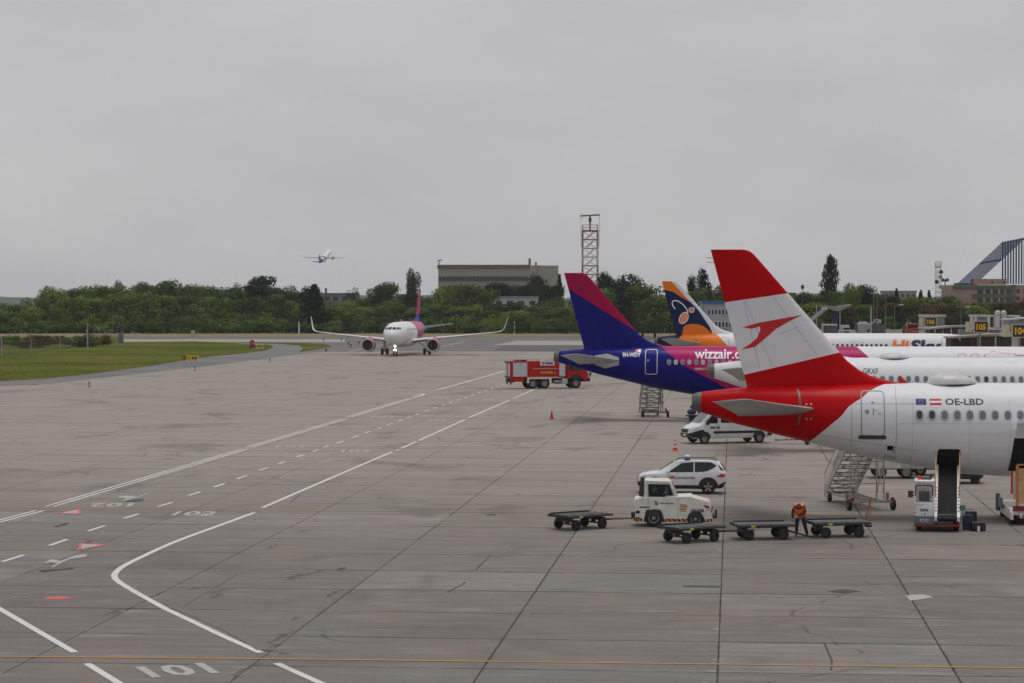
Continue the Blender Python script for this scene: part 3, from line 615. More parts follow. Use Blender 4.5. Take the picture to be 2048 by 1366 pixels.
    def door(s, pix=None, box=None, mat=None, sill=None, name='cabin_door', side='near'):
        if pix: (x0, z1), (x1, z0) = s.P(pix[0], pix[1]), s.P(pix[2], pix[3])
        else: x0, z0, x1, z1 = box
        d = s.dec(name, [(*strip2d(rrect(x0, z0, x1, z1, .16), .045, True), 0)], mat, axis=side, off=.009, maxe=.15)
        return x0, z0, x1, z1
steel2 = M('burnt exhaust metal', (.16, .145, .125), .4, .7, dirt=.2); chrome_soft = M('intake metal', (.75, .74, .73), .28, .5); bareg = M('light grey aircraft paint', (.42, .43, .43), .42, dirt=.12); winrim = M('window rim', (.45, .45, .46), .4)
wpane = M('dark cabin window', (.022, .024, .028), .12, spec=.7); wgrey = M('shaded cabin window', (.17, .17, .19), .25); wlight = M('pale cabin window', (.42, .40, .44), .3)
acwhite = M('aircraft white', (.76, .765, .775), .28, var=.03, spec=.3, dirt=.05); ink = M('dark blue lettering', (.018, .03, .055), .4); wlet = M('white lettering', (.80, .80, .80), .4); dline = M('door seal grey', (.28, .29, .30), .5); pline = M('panel line', (.36, .36, .37), .5, var=.04); rdec = M('red lettering', (.55, .008, .012), .35); silld = M('sill strip', (.05, .055, .055), .5); hole = M('dark hold', (.006, .006, .006), .9)
def livery(name, layers, base, rough=.30):
    """Paint scheme: layers = [(colour, how)] over the base colour; how(t, x, z) gives a 0/1 mask from the aircraft's own coordinates."""
    t = NT(name); o = t.sep(t.obj()); c = base
    for col, how in layers: c = t.mix(how(t, o[0], o[2]), c, col)
    gr = t.noise(t.map(t.obj(), (.5, .5, 1.6)), 1.2, 7, .65); c = t.mix(t.ramp(gr, .5, .75, 0, .10), c, (.10, .09, .085), 'MULTIPLY')
    r = t.ramp(t.noise(t.obj(), 1.1, 4), .3, .7, rough - .05, rough + .08); return t.fin(c, r, 0, .08, 0)
RED_ = (.50, .0015, .004); WHT = (.76, .765, .775); GRYW = (.74, .745, .755)
# ---- the red, white and red one in front
A = Plane('passenger_airplane', 'white airliner with a red rear body and red white red tail fin, nearest the camera', 44.51, 1384, 103.5, 0)
fb = A.Ps([(1809, 763), (1800, 764), (1747, 780), (1725, 796), (1700, 812), (1682, 833), (1662, 850), (1640, 869), (1622, 885), (1612, 893)], -1.6)
fm = livery('red and white body paint', [(RED_, lambda t, x, z: t.lt(x, z, [(b, a) for a, b in fb]))], WHT)
b1, b2, b3, b4 = A.Ps([(1448, 605), (1576, 586.5), (1488, 749.5), (1680, 704.5)], 0)
def band2(p, q): return lambda t, x, z: t.math('GREATER_THAN', z, t.math('MULTIPLY_ADD', x, (q[1] - p[1]) / (q[0] - p[0]), p[1] - p[0] * (q[1] - p[1]) / (q[0] - p[0])))
finA = livery('red white red fin paint', [(GRYW, band2(b3, b4)), (RED_, band2(b1, b2))], RED_, .34)
tipA = M('red tail paint', RED_, .3, spec=.2)
A.shape([fm], [finA], bareg, wing=[bareg], engm=[tipA], stabm=bareg)
A.windows(A.P(1839.3, 830)[0], 37, A.P(1850, 830)[1], .5335, [wpane, wgrey], lambda i: 0 if i < 2 else 1)
A.door((1724, 783.5, 1769.5, 873), mat=dline)
x0, z1 = A.P(1718, 871); x1, z0 = A.P(1773.5, 879.5)
A.dec('door_sill', [(*poly2d(rrect(x0, z0, x1, z1, .06)),)], silld, off=.02)
def plain(P, pix, yl=-1.9): return (*poly2d(P.Ps(pix, yl)), 0)
def prect(P, a, b, c, d): return plain(P, [(a, d), (c, d), (c, b), (a, b)])
dm = [dline, silld, rdec]
A.dec('door_marks', [(*poly2d([(A.P(1735, 824)[0] + .10 * math.cos(t * .524), A.P(1735, 824)[1] + .10 * math.sin(t * .524)) for t in range(12)]), 0), (*poly2d(A.Ps([(1747, 830), (1748.5, 830), (1748.5, 818), (1747, 818)])), 1), (*poly2d(A.Ps([(1744, 807), (1749, 807), (1749, 805), (1744, 805)])), 2)] + [(*poly2d(A.Ps([(a, b + 1), (a + 8, b + 1), (a + 8, b), (a, b)])), 0) for a, b in ((1750, 821), (1756, 826), (1757, 829))], dm, off=.012)
# registration and flags
blu = M('flag blue', (.012, .03, .22), .4)
(fx0, fz0), (fx1, fz1) = A.P(1833, 810.5), A.P(1854, 798.5)
st = [(*poly2d([(fx0, fz0), (fx1, fz0), (fx1, fz1), (fx0, fz1)]), 0)]
for k in range(12):
    a = R(30 * k); cx, cz = (fx0 + fx1) / 2 + .085 * math.cos(a), (fz0 + fz1) / 2 + .085 * math.sin(a); st.append((*poly2d([(cx - .014, cz - .014), (cx + .014, cz - .014), (cx, cz + .018)]), 1))
A.dec('blue_flag', st[:1], [blu]); A.dec('star_circle', st[1:], [blu, yellow], off=.010)
(fx0, fz0), (fx1, fz1) = A.P(1861, 810.5), A.P(1884.5, 798.5); h = (fz1 - fz0) / 3
A.dec('striped_flag', [(*poly2d([(fx0, fz0 + i * h), (fx1, fz0 + i * h), (fx1, fz0 + (i + 1) * h), (fx0, fz0 + (i + 1) * h)]), j) for i, j in ((0, 0), (1, 1), (2, 0))], [rdec, wlet])
(tx0, tz0), (tx1, tz1) = A.P(1892, 810.5), A.P(1969, 798)
A.dec('registration', [text2d('OE-LBD', tx0, tz0, tx1 - tx0, tz1 - tz0, .022)], ink)
# openings
A.dec('cargo_opening', [(*poly2d(rrect(*A.P(1876.5, 940), *A.P(1922, 898.5), .12)), 0)], hole, off=.012)
A.dec('hold_opening', [(*poly2d([A.P(2020, 944), A.P(2110, 944), A.P(2110, 876), A.P(2028, 876)]), 0)], hole, off=.012)
x0, z0 = A.P(2031, 874); A.part(MB().prism([(-1.85, z0 + .1), (-2.25, z0 + .55), (-2.5, z0 + .75), (-2.5, z0 + .62), (-2.2, z0 + .35), (-1.95, z0 - .02)], 'x', x0, x0 + 2.2), 'hold_door', acwhite)
A.dec('service_hatch', [(*poly2d(A.Ps([(1776, 902), (1787.5, 902), (1787.5, 892.5), (1776, 892.5)])), 0)], hole, off=.010)
A.dec('hatch_door', [(*poly2d(A.Ps([(1788, 907), (1790, 907), (1790, 893), (1788, 893)])), 0)], [dline], off=.03)
A.dec('panel_outline', [(*strip2d(A.Ps([(1769, 917), (1796, 921.5), (1796.5, 917.5), (1770, 913)]), .03, True), 0)], dline)
A.dec('skin_seam', [(*strip2d([(u, lerp(BOT, u) + .35), (u, lerp(TOP, u) - .12)], .012), 0) for u in (2.6, 4.9, 6.9, 8.8)] + [(*strip2d([(1.2, 4.98), (9.6, 5.05)], .010), 0), (*strip2d([(3.2, 4.05), (9.8, 3.0)], .010), 0)], M('dark red seam', (.23, .004, .006), .5), off=.006)
lx = [A.P(q, 850)[0] for q in (1826, 1858, 1937, 1985)]
A.dec('panel_line', [(*strip2d([(u, 2.3), (u, 5.3)], .010), 0) for u in (lx[0], lx[0] + 2.4, lx[0] + 4.1)] + [(*strip2d([(lx[0] - .5, 4.22), (lx[0] + 6, 4.22)], .010), 0)], pline, off=.004)
A.dec('corner_mark', [(*strip2d(A.Ps(q), .03), 0) for q in ([(1613, 812), (1613, 809), (1616, 809)], [(1621, 809), (1624, 809), (1624, 812)], [(1613, 837), (1613, 840), (1616, 840)], [(1621, 840), (1624, 840), (1624, 837)])], wlet, off=.008)
# fin details
arrow = [(1485, 654.7), (1519.5, 645), (1604, 630), (1580, 642), (1552.5, 657.6), (1534, 674), (1510, 694), (1482, 699.7), (1500, 688), (1514, 676), (1521, 659.5), (1519.6, 653), (1503, 657.8)]
pa = A.Ps(arrow, -.2); zz = A.P(1519, 650, -.2)
A.dec('tail_emblem', [(pa, [(0, 1, 11, 12), (1, 2, 3, 4, 10, 11), (4, 5, 9, 10), (5, 6, 7, 8, 9)], 0)], rdec, A.ftree, off=.006, maxe=.4)
A.dec('rudder_line', [(*strip2d(A.Ps(q, -.15), .018), 0) for q in ([(1487.5, 604), (1490, 612), (1519, 735)], [(1490, 601), (1545, 733)], [(1546, 594), (1636, 712)], [(1559, 668), (1603, 651)], [(1450, 619), (1458, 617)])], pline, A.ftree, off=.005, maxe=.4)
A.part(MB().prism([(2.35, 5.40), (3.4, 5.40), (3.5, 5.93), (2.42, 5.80)], 'y', -.03, .03), 'rudder_foot', tipA)
for q in ((1424, 516), (1426.5, 525)): 
    a = A.P(*q, 0); A.part(MB().cyl((a[0] - .28, 0, a[1] + .01), (a[0] + .1, 0, a[1]), .012), 'static_wick', dsteel)
def radome(P, px0, px1, py, hgt, name='radome'):
    x0, x1 = P.P(px0, py, 0)[0], P.P(px1, py, 0)[0]; n = 9; rr = []
    for i in range(n):
        t = i / (n - 1); x = x0 + (x1 - x0) * t; k = max(.03, (math.sin(math.pi * min(1, t * 1.0) ** .80)) ** .62)
        rr.append([(x, .72 * k * math.cos(a), 5.86 + (hgt if math.sin(a) > 0 else .10) * k * math.sin(a)) for a in [6.283 * j / 16 for j in range(16)]])
    P.part(MB().loft(rr), name, [radm]); b = MB(); rb = [[(x0 - .03 + (x1 - x0 + .06) * i / 8, (.76 * max(.04, math.sin(math.pi * i / 8) ** .6)) * math.cos(a), 5.845 + .06 * math.sin(a)) for a in [6.283 * j / 12 for j in range(12)]] for i in range(9)]; P.part(b.loft(rb), 'radome_seal', dsteel)
radm = M('radome grey white', (.56, .56, .55), .4)
radome(A, 1850, 1961, 765, .46)
bl = A.P(1805, 764, 0)[0]; A.part(MB().prism([(bl - .1, 5.85), (bl + .28, 5.85), (bl - .05, 6.16), (bl - .2, 6.16)], 'y', -.02, .02), 'blade_antenna', rdec)
# ---- white one behind it
B = Plane('passenger_airplane', 'plain white airliner half hidden behind the red finned one', 44.51, 1413.5, 150, 0)
wm = livery('plain white body paint', [], WHT); greyfin = M('white fin paint', GRYW, .35)
B.shape([wm], [greyfin], bareg, wing=[bareg], engm=[acwhite], apu=.5, sharklet=False)
B.windows(B.P(1731, 755)[0] - 9 * .5335, 37, B.P(1764, 758)[1], .5335, [wgrey, wpane], lambda i: 1 if i % 5 == 3 else 0)
(tx0, tz0), (tx1, tz1) = B.P(1723, 748), B.P(1757, 737); B.dec('registration', [text2d('-GRXF', tx0, tz0, tx1 - tx0, tz1 - tz0, .012)], ink)
radome(B, 1753, 1824, 713, .33)
# ---- blue and magenta one
C = Plane('passenger_airplane', 'airliner with a blue and magenta tail and white lettering beside the fire truck', 44.51, 1108, 188, 0)
BLU, MAG = (.011, .011, .175), (.43, .012, .135); MAG2 = (.36, .006, .062)
cb = C.Ps([(1314, 687), (1323, 694), (1340, 709), (1369, 731), (1395, 745), (1421, 759), (1453, 777), (1475, 790)], -1.7); cw = C.Ps([(1706, 688), (1712, 692), (1736, 713), (1762, 738), (1810, 775)], -1.7)
cm_ = livery('blue magenta and white body paint', [(MAG, lambda t, x, z: t.lt(x, z, [(b, a) for a, b in cw])), (BLU, lambda t, x, z: t.lt(x, z, [(b, a) for a, b in cb]))], WHT)
cf = C.Ps([(1128, 571), (1136.6, 577), (1167, 596), (1200, 616), (1232, 635), (1276, 664.5), (1300, 683)], 0)
cfm = livery('blue and magenta fin paint', [(BLU, lambda t, x, z: t.lt(t.math('MULTIPLY', z, -1), t.math('MULTIPLY', x, -1), [(-a, -b) for a, b in cf]) if False else t.math('LESS_THAN', z, t.math('ADD', t.math('MULTIPLY', x, (cf[-2][1] - cf[1][1]) / (cf[-2][0] - cf[1][0])), cf[1][1] - cf[1][0] * (cf[-2][1] - cf[1][1]) / (cf[-2][0] - cf[1][0]))))], MAG2, .32)
magm = M('magenta paint', MAG, .3, coat=.3)
C.shape([cm_], [cfm], bareg, wing=[bareg], engm=[magm], tipm=[acwhite], seal=False)
C.dec('tailplane_apron', [(*poly2d(C.Ps([(1190, 711), (1214, 707.5), (1238, 715), (1238, 730), (1210, 737), (1189, 729)], -1.2)), 0)], bareg, off=.012)
C.windows(C.P(1338, 724)[0], 37, C.P(1366, 724.5)[1], .5335, [wgrey, wlight], lambda i: 1 if i % 4 in (1, 3) else 0, rim=M('pale window rim', (.45, .30, .40), .4))
C.door((1290.5, 699.5, 1314, 748.5), mat=wlet)
(tx0, tz0), (tx1, tz1) = C.P(1389, 718), C.P(1474, 699); C.dec('airline_lettering', [text2d('wizzair.com', tx0, tz0, (tx1 - tx0) * 1.47, tz1 - tz0, .022)], wlet, off=.010)
(tx0, tz0), (tx1, tz1) = C.P(1389, 740), C.P(1415, 735.5); C.dec('type_lettering', [text2d('AIRBUS A321', tx0, tz0, (tx1 - tx0) * 1.35, tz1 - tz0, .01)], wlet, off=.008)
(tx0, tz0), (tx1, tz1) = C.P(1244, 714.5), C.P(1281, 705.5); C.dec('registration', [text2d('9H-WDY', tx0, tz0, tx1 - tx0, tz1 - tz0, .04)], wlet, off=.008)
C.dec('red_and_white_flag', [(*poly2d(C.Ps([(1269.5, 705), (1275, 705), (1275, 699), (1269.5, 699)])), 0), (*poly2d(C.Ps([(1275, 705), (1281, 705), (1281, 699), (1275, 699)])), 1)], [rdec, wlet], off=.008)
C.dec('rudder_line', [(*strip2d(C.Ps(q, -.15), .03), 0) for q in ([(1152, 543), (1172, 610), (1203, 690)],)], M('dark blue line', (.01, .01, .12), .4), C.ftree, off=.005)
C.dec('door_marks', [(*poly2d([(C.P(1296, 721)[0] + .09 * math.cos(t * .524), C.P(1296, 721)[1] + .09 * math.sin(t * .524)) for t in range(12)]), 0)], dline, off=.01)
C.part(MB().prism([(2.35, 5.40), (3.4, 5.40), (3.5, 5.93), (2.42, 5.80)], 'y', -.03, .03), 'rudder_foot', M('blue tail paint', BLU, .3, spec=.2))
ow = [[(1916, 713), (1917, 707.7), (1930, 707.7), (1931.2, 713)], [(1941, 713), (1944.5, 708), (1955.5, 708), (1957, 713)], [(1967.5, 714), (1970.5, 708), (1979.3, 708), (1980.8, 703.4), (1991.2, 703), (1991.8, 706.3), (2031.5, 707.6), (2029.7, 710.3), (2060, 711.5)]]
C.dec('outline_logo', [(*strip2d(C.Ps(q, -1.4), .07), 0) for q in ow], magm, off=.008)
# ---- orange and navy one
Dp = Plane('passenger_airplane', 'white airliner with an orange and navy tail, farthest of the parked row', 37.57, 1309, 265, 0)
ORG, NVY = (.82, .205, .028), (.012, .022, .075)
o1 = Dp.Ps([(1377, 666), (1366, 669), (1359, 675), (1355, 681), (1352, 692), (1350, 705)], -1.2); o2 = Dp.Ps([(1420, 662), (1431, 667), (1440, 675), (1448, 684), (1458, 695), (1470, 708), (1480, 722)], -1.6)
dmm = livery('orange navy and white body paint', [(ORG, lambda t, x, z: t.lt(x, z, [(b, a) for a, b in o2])), (NVY, lambda t, x, z: t.lt(x, z, [(b, a) for a, b in o1]))], WHT)
# fin: white leading edge, orange tip sweep, navy field, orange hump at the base
q1 = Dp.Ps([(1324, 558.5), (1337, 559.5), (1346, 566), (1357, 578), (1373, 596), (1385, 608), (1398, 622), (1410, 640), (1420, 655), (1424, 664)], 0)   # front limit of orange / navy
q2 = Dp.Ps([(1326, 580), (1333, 580.5), (1343, 583), (1354, 588.5), (1366, 596), (1378, 603)], 0)   # lower limit of tip orange
q3 = Dp.Ps([(1358, 672), (1364, 668), (1367, 655), (1372, 650), (1382, 648), (1395, 648.5), (1406, 652), (1414, 658), (1425, 668)], 0)
def above(pts): return lambda t, x, z: t.math('SUBTRACT', 1.0, t.lt(z, x, pts))
dfm = livery('orange navy and white fin paint', [(NVY, lambda t, x, z: t.lt(x, z, [(b, a) for a, b in q1])), (ORG, lambda t, x, z: t.math('MULTIPLY', t.lt(x, z, [(b, a) for a, b in q1]), t.math('SUBTRACT', 1.0, t.lt(z, x, q2)))), (ORG, lambda t, x, z: t.math('MULTIPLY', t.math('MULTIPLY', t.lt(z, x, q3), t.math('GREATER_THAN', x, q3[1][0])), t.math('LESS_THAN', z, 7.4)))], GRYW, .3)
Dp.shape([dmm], [dfm], bareg, wing=[bareg], engm=[acwhite], apu=.35)
orgm = M('orange emblem', ORG, .4)
def ell(P, cx, cy, a, b, ang, yl=-.2, n=20): return P.Ps([(cx + a * math.cos(t) * math.cos(ang) - b * math.sin(t) * math.sin(ang), cy + a * math.cos(t) * math.sin(ang) + b * math.sin(t) * math.cos(ang)) for t in [6.283 * i / n for i in range(n)]], yl)
curl = [(1350, 618), (1346, 612), (1344, 607), (1346, 602), (1350.5, 600.8), (1358, 603), (1366, 609), (1372, 616), (1375.5, 624), (1375.5, 630)]
big = ell(Dp, 1367.5, 636, 12.2, 7.8, R(-60)); sm_ = ell(Dp, 1383, 620, 5, 4.8, 0)
Dp.dec('tail_emblem', [(*poly2d(big), 0), (*poly2d(sm_), 0)], [orgm], Dp.ftree, off=.006)
Dp.dec('emblem_outline', [(*strip2d(Dp.Ps(curl, -.2), .13), 0), (*strip2d(big, .11, True), 0), (*strip2d(sm_, .09, True), 0), (*strip2d(Dp.Ps([(1377, 619), (1381, 615.2), (1386, 615.2), (1389.5, 617.5)], -.2), .09), 0)] + [(*strip2d(Dp.Ps(q, -.2), .06), 0) for q in ([(1364, 633), (1366.5, 634), (1365, 640)], [(1369, 630), (1372, 631), (1370, 637)], [(1363, 641), (1367, 643)])], [wlet], Dp.ftree, off=.010)
(tx0, tz0), (tx1, tz1) = Dp.P(1782, 704), Dp.P(1819, 679.5); Dp.dec('airline_lettering', [text2d('Hi', tx0, tz0, (tx1 - tx0), tz1 - tz0, .05, .18)], orgm, off=.01)
(tx0, tz0), (tx1, tz1) = Dp.P(1820, 713), Dp.P(1884, 679.5); Dp.dec('airline_lettering', [text2d('Sky', tx0, tz0, (tx1 - tx0), tz1 - tz0, .05, .12)], M('navy lettering', NVY, .4), off=.01)
Dp.windows(Dp.P(1685, 689)[0] - 14 * .5335, Dp.P(1778, 689)[0], 4.55, .5335, [wpane], lambda i: 0)
Dp.door((1884, 675.5, 1901, 712), mat=dline); Dp.door((1442, 675, 1457.5, 712), mat=dline)
Dp.dec('exit_outline', [(*strip2d(rrect(*Dp.P(a, 697), *Dp.P(a + 9, 684.5), .12), .035, True), 0) for a in (1703, 1718)], dline)
Dp.dec('cockpit_window', [(*poly2d(Dp.Ps(q, -1.2)), 0) for q in ([(1927, 692), (1936, 692), (1935, 687.5), (1929, 688)], [(1938, 692), (1946, 692), (1943, 687.5), (1937.5, 687.5)])], glassd, off=.01)
# ---- the one taxiing in
hd = math.atan2(-FWD.y, -FWD.x) - R(5.8)
N = Plane('passenger_airplane', 'airliner with a white nose and pink rear body taxiing towards the camera', 37.57, 781.5, 401, hd, at_nose=True)
nl = N.L
def nmk(t, x, z): return t.math('LESS_THAN', x, nl - 18.5)
pk = (.47, .06, .20); pinkm = M('pink paint', pk, .3, coat=.3)
nfm = livery('white and pink body paint', [(pk, nmk), (BLU, lambda t, x, z: t.math('LESS_THAN', x, 7.0))], WHT)
nfin = livery('pink fin with blue foot', [((.03, .05, .35), lambda t, x, z: t.math('LESS_THAN', z, 7.2))], (.46, .02, .13), .3)
N.shape([nfm], [nfin], bareg, wing=[M('pale wing paint', (.55, .55, .56), .4)], engm=[pinkm], tipm=[acwhite])
for sg in (-1, 1):
    sh = [[(.06, 4.62), (.72, 4.62), (.66, 5.02), (.06, 5.08)], [(.80, 4.62), (1.22, 4.66), (1.10, 5.0), (.76, 5.02)], [(1.27, 4.66), (1.45, 4.72), (1.30, 4.98), (1.17, 5.0)]]
    N.dec('cockpit_window', [(*poly2d([(sg * a, b) for a, b in q]), 0) for q in sh], glassd, axis='front', off=.012)
lamp = emit('lit landing lamp', (1, .86, .6), 26)
xn = nl - 5.07
def lampdisc(x, y, z, r, n_='landing_lamp'): N.part(MB().lathe([(0, r * 1.15), (.02, r * 1.15)], (x - .04, y, z), 'x', 14).lathe([(0, r), (.03, r * .9), (.05, .001)], (x, y, z), 'x', 14, 1), n_, [dsteel, lamp])
lampdisc(xn + .25, .0, 1.72, .15, 'taxi_lamp'); lampdisc(xn + .22, -.16, 1.12, .07); lampdisc(xn + .22, .16, 1.12, .07)
N.windows(nl - 30, nl - 7, 4.57, .5335, [wgrey], lambda i: 0, side='far')
bl = nl - 12; N.part(MB().prism([(bl - .3, 5.85), (bl + .2, 5.85), (bl - .2, 6.3), (bl - .35, 6.3)], 'y', -.03, .03), 'blade_antenna', acwhite)
# ---- the one that has just taken off
dir_ = math.atan2(FWD.y, FWD.x) - R(8)
zt = ZP(512, 1950)
T = Plane('passenger_airplane', 'small distant airliner with a purple tail climbing away in the sky', 44.51, 638, 1950, dir_, pitch=R(15), z=zt - 5, roll=R(1))
PUR = (.06, .035, .17)
tm = livery('white and purple body paint', [(PUR, lambda t, x, z: t.math('LESS_THAN', x, 10.0)), ((.76, .77, .78), lambda t, x, z: t.math('MULTIPLY', t.math('GREATER_THAN', x, 10.0), t.math('LESS_THAN', x, 14.0))), (PUR, lambda t, x, z: t.math('MULTIPLY', t.math('GREATER_THAN', x, 14.0), t.math('LESS_THAN', x, 18.0)))], WHT)
T.shape([tm], [M('purple tail', PUR, .4)], M('dark purple tailplane', (.10, .08, .16), .4), wing=[M('grey distant wing', (.22, .22, .24), .5)], engm=[M('purple engine', (.05, .035, .12), .4)], gear=False)
# ================================================================ VEHICLES AND GROUND EQUIPMENT (x forward, y left, z up)
def at(px, py, label, cat, name, head, group=None):
    p = GP(px, py); return thing(name, label, cat, (p.x, p.y, 0), head, group)
def half(st, n=1):
    """Body shell from stations (x, [(y, z) from the bottom centre up to the top centre])."""
    rings = []
    for x, h in st: rings.append([(x, y, z) for y, z in h] + [(x, -y, z) for y, z in h[::-1] if y > .001])
    return MB().loft(rings, 0, (True, True), True)
def fpoly(pts, m=0): return (*poly2d(pts), m)
# ---------------------------------------------------------------- police car
V = at(1364, 985.5, 'white police SUV with a roof bar, parked behind the tow tractor', 'car', 'police_car', math.pi - R(1))
carw = M('car white', (.74, .75, .77), .22, coat=.5, dirt=.04)
def cs(x, zb, w0, zb2, w1, zbelt, wr, zr, zt): return (x, [(0, zb), (w0 * .92, zb), (w0, zb + .06), (w1, zb2), (w1, zbelt - .12), (w1 - .03, zbelt), (wr, zr), (wr * .80, zt - .012), (0, zt)])
st = [cs(-2.17, .42, .60, .62, .74, .92, .70, .98, 1.02), cs(-2.12, .34, .76, .60, .85, 1.02, .74, 1.10, 1.16), cs(-1.98, .30, .82, .55, .89, 1.08, .68, 1.36, 1.42), cs(-1.80, .27, .86, .52, .905, 1.10, .63, 1.53, 1.58), cs(-1.3, .25, .88, .5, .91, 1.08, .61, 1.60, 1.645),
      cs(-.5, .25, .88, .5, .90, 1.05, .61, 1.62, 1.665), cs(.25, .25, .88, .5, .90, 1.03, .60, 1.58, 1.63), cs(.55, .25, .88, .5, .90, 1.02, .64, 1.44, 1.48), cs(.85, .25, .88, .5, .90, 1.01, .70, 1.24, 1.28), cs(1.10, .25, .88, .52, .90, 1.0, .76, 1.06, 1.11),
      cs(1.45, .25, .88, .52, .895, .98, .76, 1.02, 1.07), cs(1.85, .27, .85, .5, .87, .93, .72, .97, 1.01), cs(2.05, .30, .78, .48, .82, .86, .68, .90, .93), cs(2.14, .36, .66, .46, .72, .74, .60, .78, .80)]
mb = half(st); tr = bvh(mb); mb.build('body', carw, V)
for sd in ('far', 'near'):
    decal('side_window', [fpoly([(.62, 1.06), (.52, 1.14), (-.02, 1.50), (-.60, 1.555), (-.60, 1.08)]), fpoly([(-.66, 1.08), (-.66, 1.555), (-1.45, 1.54), (-1.74, 1.40), (-1.60, 1.28), (-1.3, 1.14), (-1.1, 1.10)])], tr, glassd, V, sd, .018, .2)
    decal('sill_cladding', [fpoly([(.95, .27), (-.98, .27), (-.98, .44), (.95, .44)]), fpoly([(-1.85, .28), (-2.16, .40), (-2.155, .62), (-1.9, .50), (-1.75, .40)]), fpoly([(1.75, .30), (2.12, .40), (2.13, .62), (1.95, .58), (1.72, .50)])], tr, black, V, sd, .022, .2)
    for xc in (-1.33, 1.33):
        a = [(xc + .48 * math.cos(R(t)), .36 + .48 * math.sin(R(t))) for t in range(-12, 193, 12)]; b = [(xc + .37 * math.cos(R(t)), .36 + .37 * math.sin(R(t))) for t in range(-12, 193, 12)]
        decal('arch_trim', [fpoly(a)], tr, black, V, sd, .028, .2)
    decal('door_seam', [(*strip2d([(-.63, .44), (-.63, 1.08)], .012),), (*strip2d([(.58, .44), (.60, .98)], .012),), (*strip2d([(-1.0, .7), (-1.32, 1.12)], .012),)], tr, pline, V, sd, .016, .2)
decal('side_lettering', [text2d(b, *q) for b, q in (('POLITIA DE FRONTIERA', (-.92, .70, 0, .10, .02)),)] if False else [([(-(p[0]), p[1]) for p in text2d('POLITIA DE FRONTIERA', -.62, .74, 1.30, .105, .02)[0]], text2d('POLITIA DE FRONTIERA', -.62, .74, 1.30, .105, .02)[1])], tr, ink, V, 'far', .022)
decal('crest', [fpoly([(.06 * math.cos(t * .524) + .20, .97 + .03 * math.sin(t * .524)) for t in range(12)])], tr, M('pale crest', (.4, .42, .5), .4), V, 'far', .012)
decal('windscreen', [fpoly([(-.62, 1.13), (.62, 1.13), (.54, 1.55), (-.54, 1.55)])], tr, glassd, V, 'front', .018, .2)
decal('rear_window', [fpoly([(-.60, 1.16), (.60, 1.16), (.52, 1.48), (-.52, 1.48)])], tr, glassd, V, 'back', .018, .2)
decal('rear_quarter_glass', [fpoly([(-1.80, 1.46), (-2.0, 1.24), (-2.08, 1.17), (-1.93, 1.18), (-1.83, 1.36)])], tr, glassd, V, 'far', .022, .2)
decal('grille', [fpoly([(-.66, .50), (.66, .50), (.70, .84), (-.70, .84)])], tr, black, V, 'front', .018, .2)
for sg, sd in ((1, 'far'), (-1, 'near')):
    decal('tail_light', [fpoly([(-1.72, .86), (-2.14, .84), (-2.15, 1.0), (-1.95, 1.0)])], tr, lamp_red, V, sd, .028, .2)
    decal('headlight', [fpoly([(1.72, .83), (2.1, .76), (2.1, .84), (1.75, .91)])], tr, M('lamp glass', (.55, .57, .58), .1), V, sd, .014, .2)
    MB().beam((-1.55, sg * .60, 1.70), (.12, sg * .60, 1.70), .04, .035).beam((-1.55, sg * .60, 1.70), (-1.75, sg * .60, 1.60), .04, .03).beam((.12, sg * .6, 1.70), (.32, sg * .60, 1.60), .04, .03).build('roof_rail', black, V)
    MB().box(.62, sg * 1.0, 1.10, .16, .20, .14).build('wing_mirror', carw, V, .03)
    for xc in (-1.33, 1.33): wheel(V, xc, sg * .855, .345, .345, .23, .68, spokes=5)
MB().box(-.28, 0, 1.74, .30, 1.05, .10).build('beacon_bar', M('beacon blue', (.12, .14, .42), .2), V, .03); MB().box(-.28, 0, 1.815, .24, .95, .05).build('beacon_cover', M('beacon white', (.6, .6, .66), .3), V, .01)
MB().cyl((-1.55, 0, 1.66), (-1.80, 0, 2.0), .008).build('aerial', black, V)
# ---------------------------------------------------------------- airport van
V = at(1452, 885.5, 'white crew van under the red tail with a dark side stripe', 'van', 'crew_van', math.pi + R(24))
def vs(x, zb, w1, zbelt, wr, zr, zt): return (x, [(0, zb), (w1 * .90, zb), (w1 * .97, zb + .08), (w1, zb + .3), (w1, zbelt), (wr, zr), (wr * .86, zt - .02), (0, zt)])
st = [vs(-2.95, .48, .92, 1.30, .84, 2.12, 2.18), vs(-2.85, .38, .98, 1.32, .88, 2.18, 2.27), vs(-1.0, .36, 1.0, 1.32, .89, 2.20, 2.30), vs(1.05, .36, 1.0, 1.30, .88, 2.17, 2.27), vs(1.45, .36, 1.0, 1.28, .86, 2.02, 2.11), vs(1.85, .36, .99, 1.25, .87, 1.68, 1.74), vs(2.18, .36, .98, 1.22, .88, 1.38, 1.43), vs(2.30, .36, .97, 1.18, .87, 1.26, 1.31), vs(2.70, .38, .93, 1.06, .80, 1.13, 1.16), vs(2.90, .42, .84, .96, .72, 1.0, 1.03), vs(2.98, .50, .70, .80, .6, .85, .88)]
mb = half(st); tr = bvh(mb); mb.build('body', carw, V)
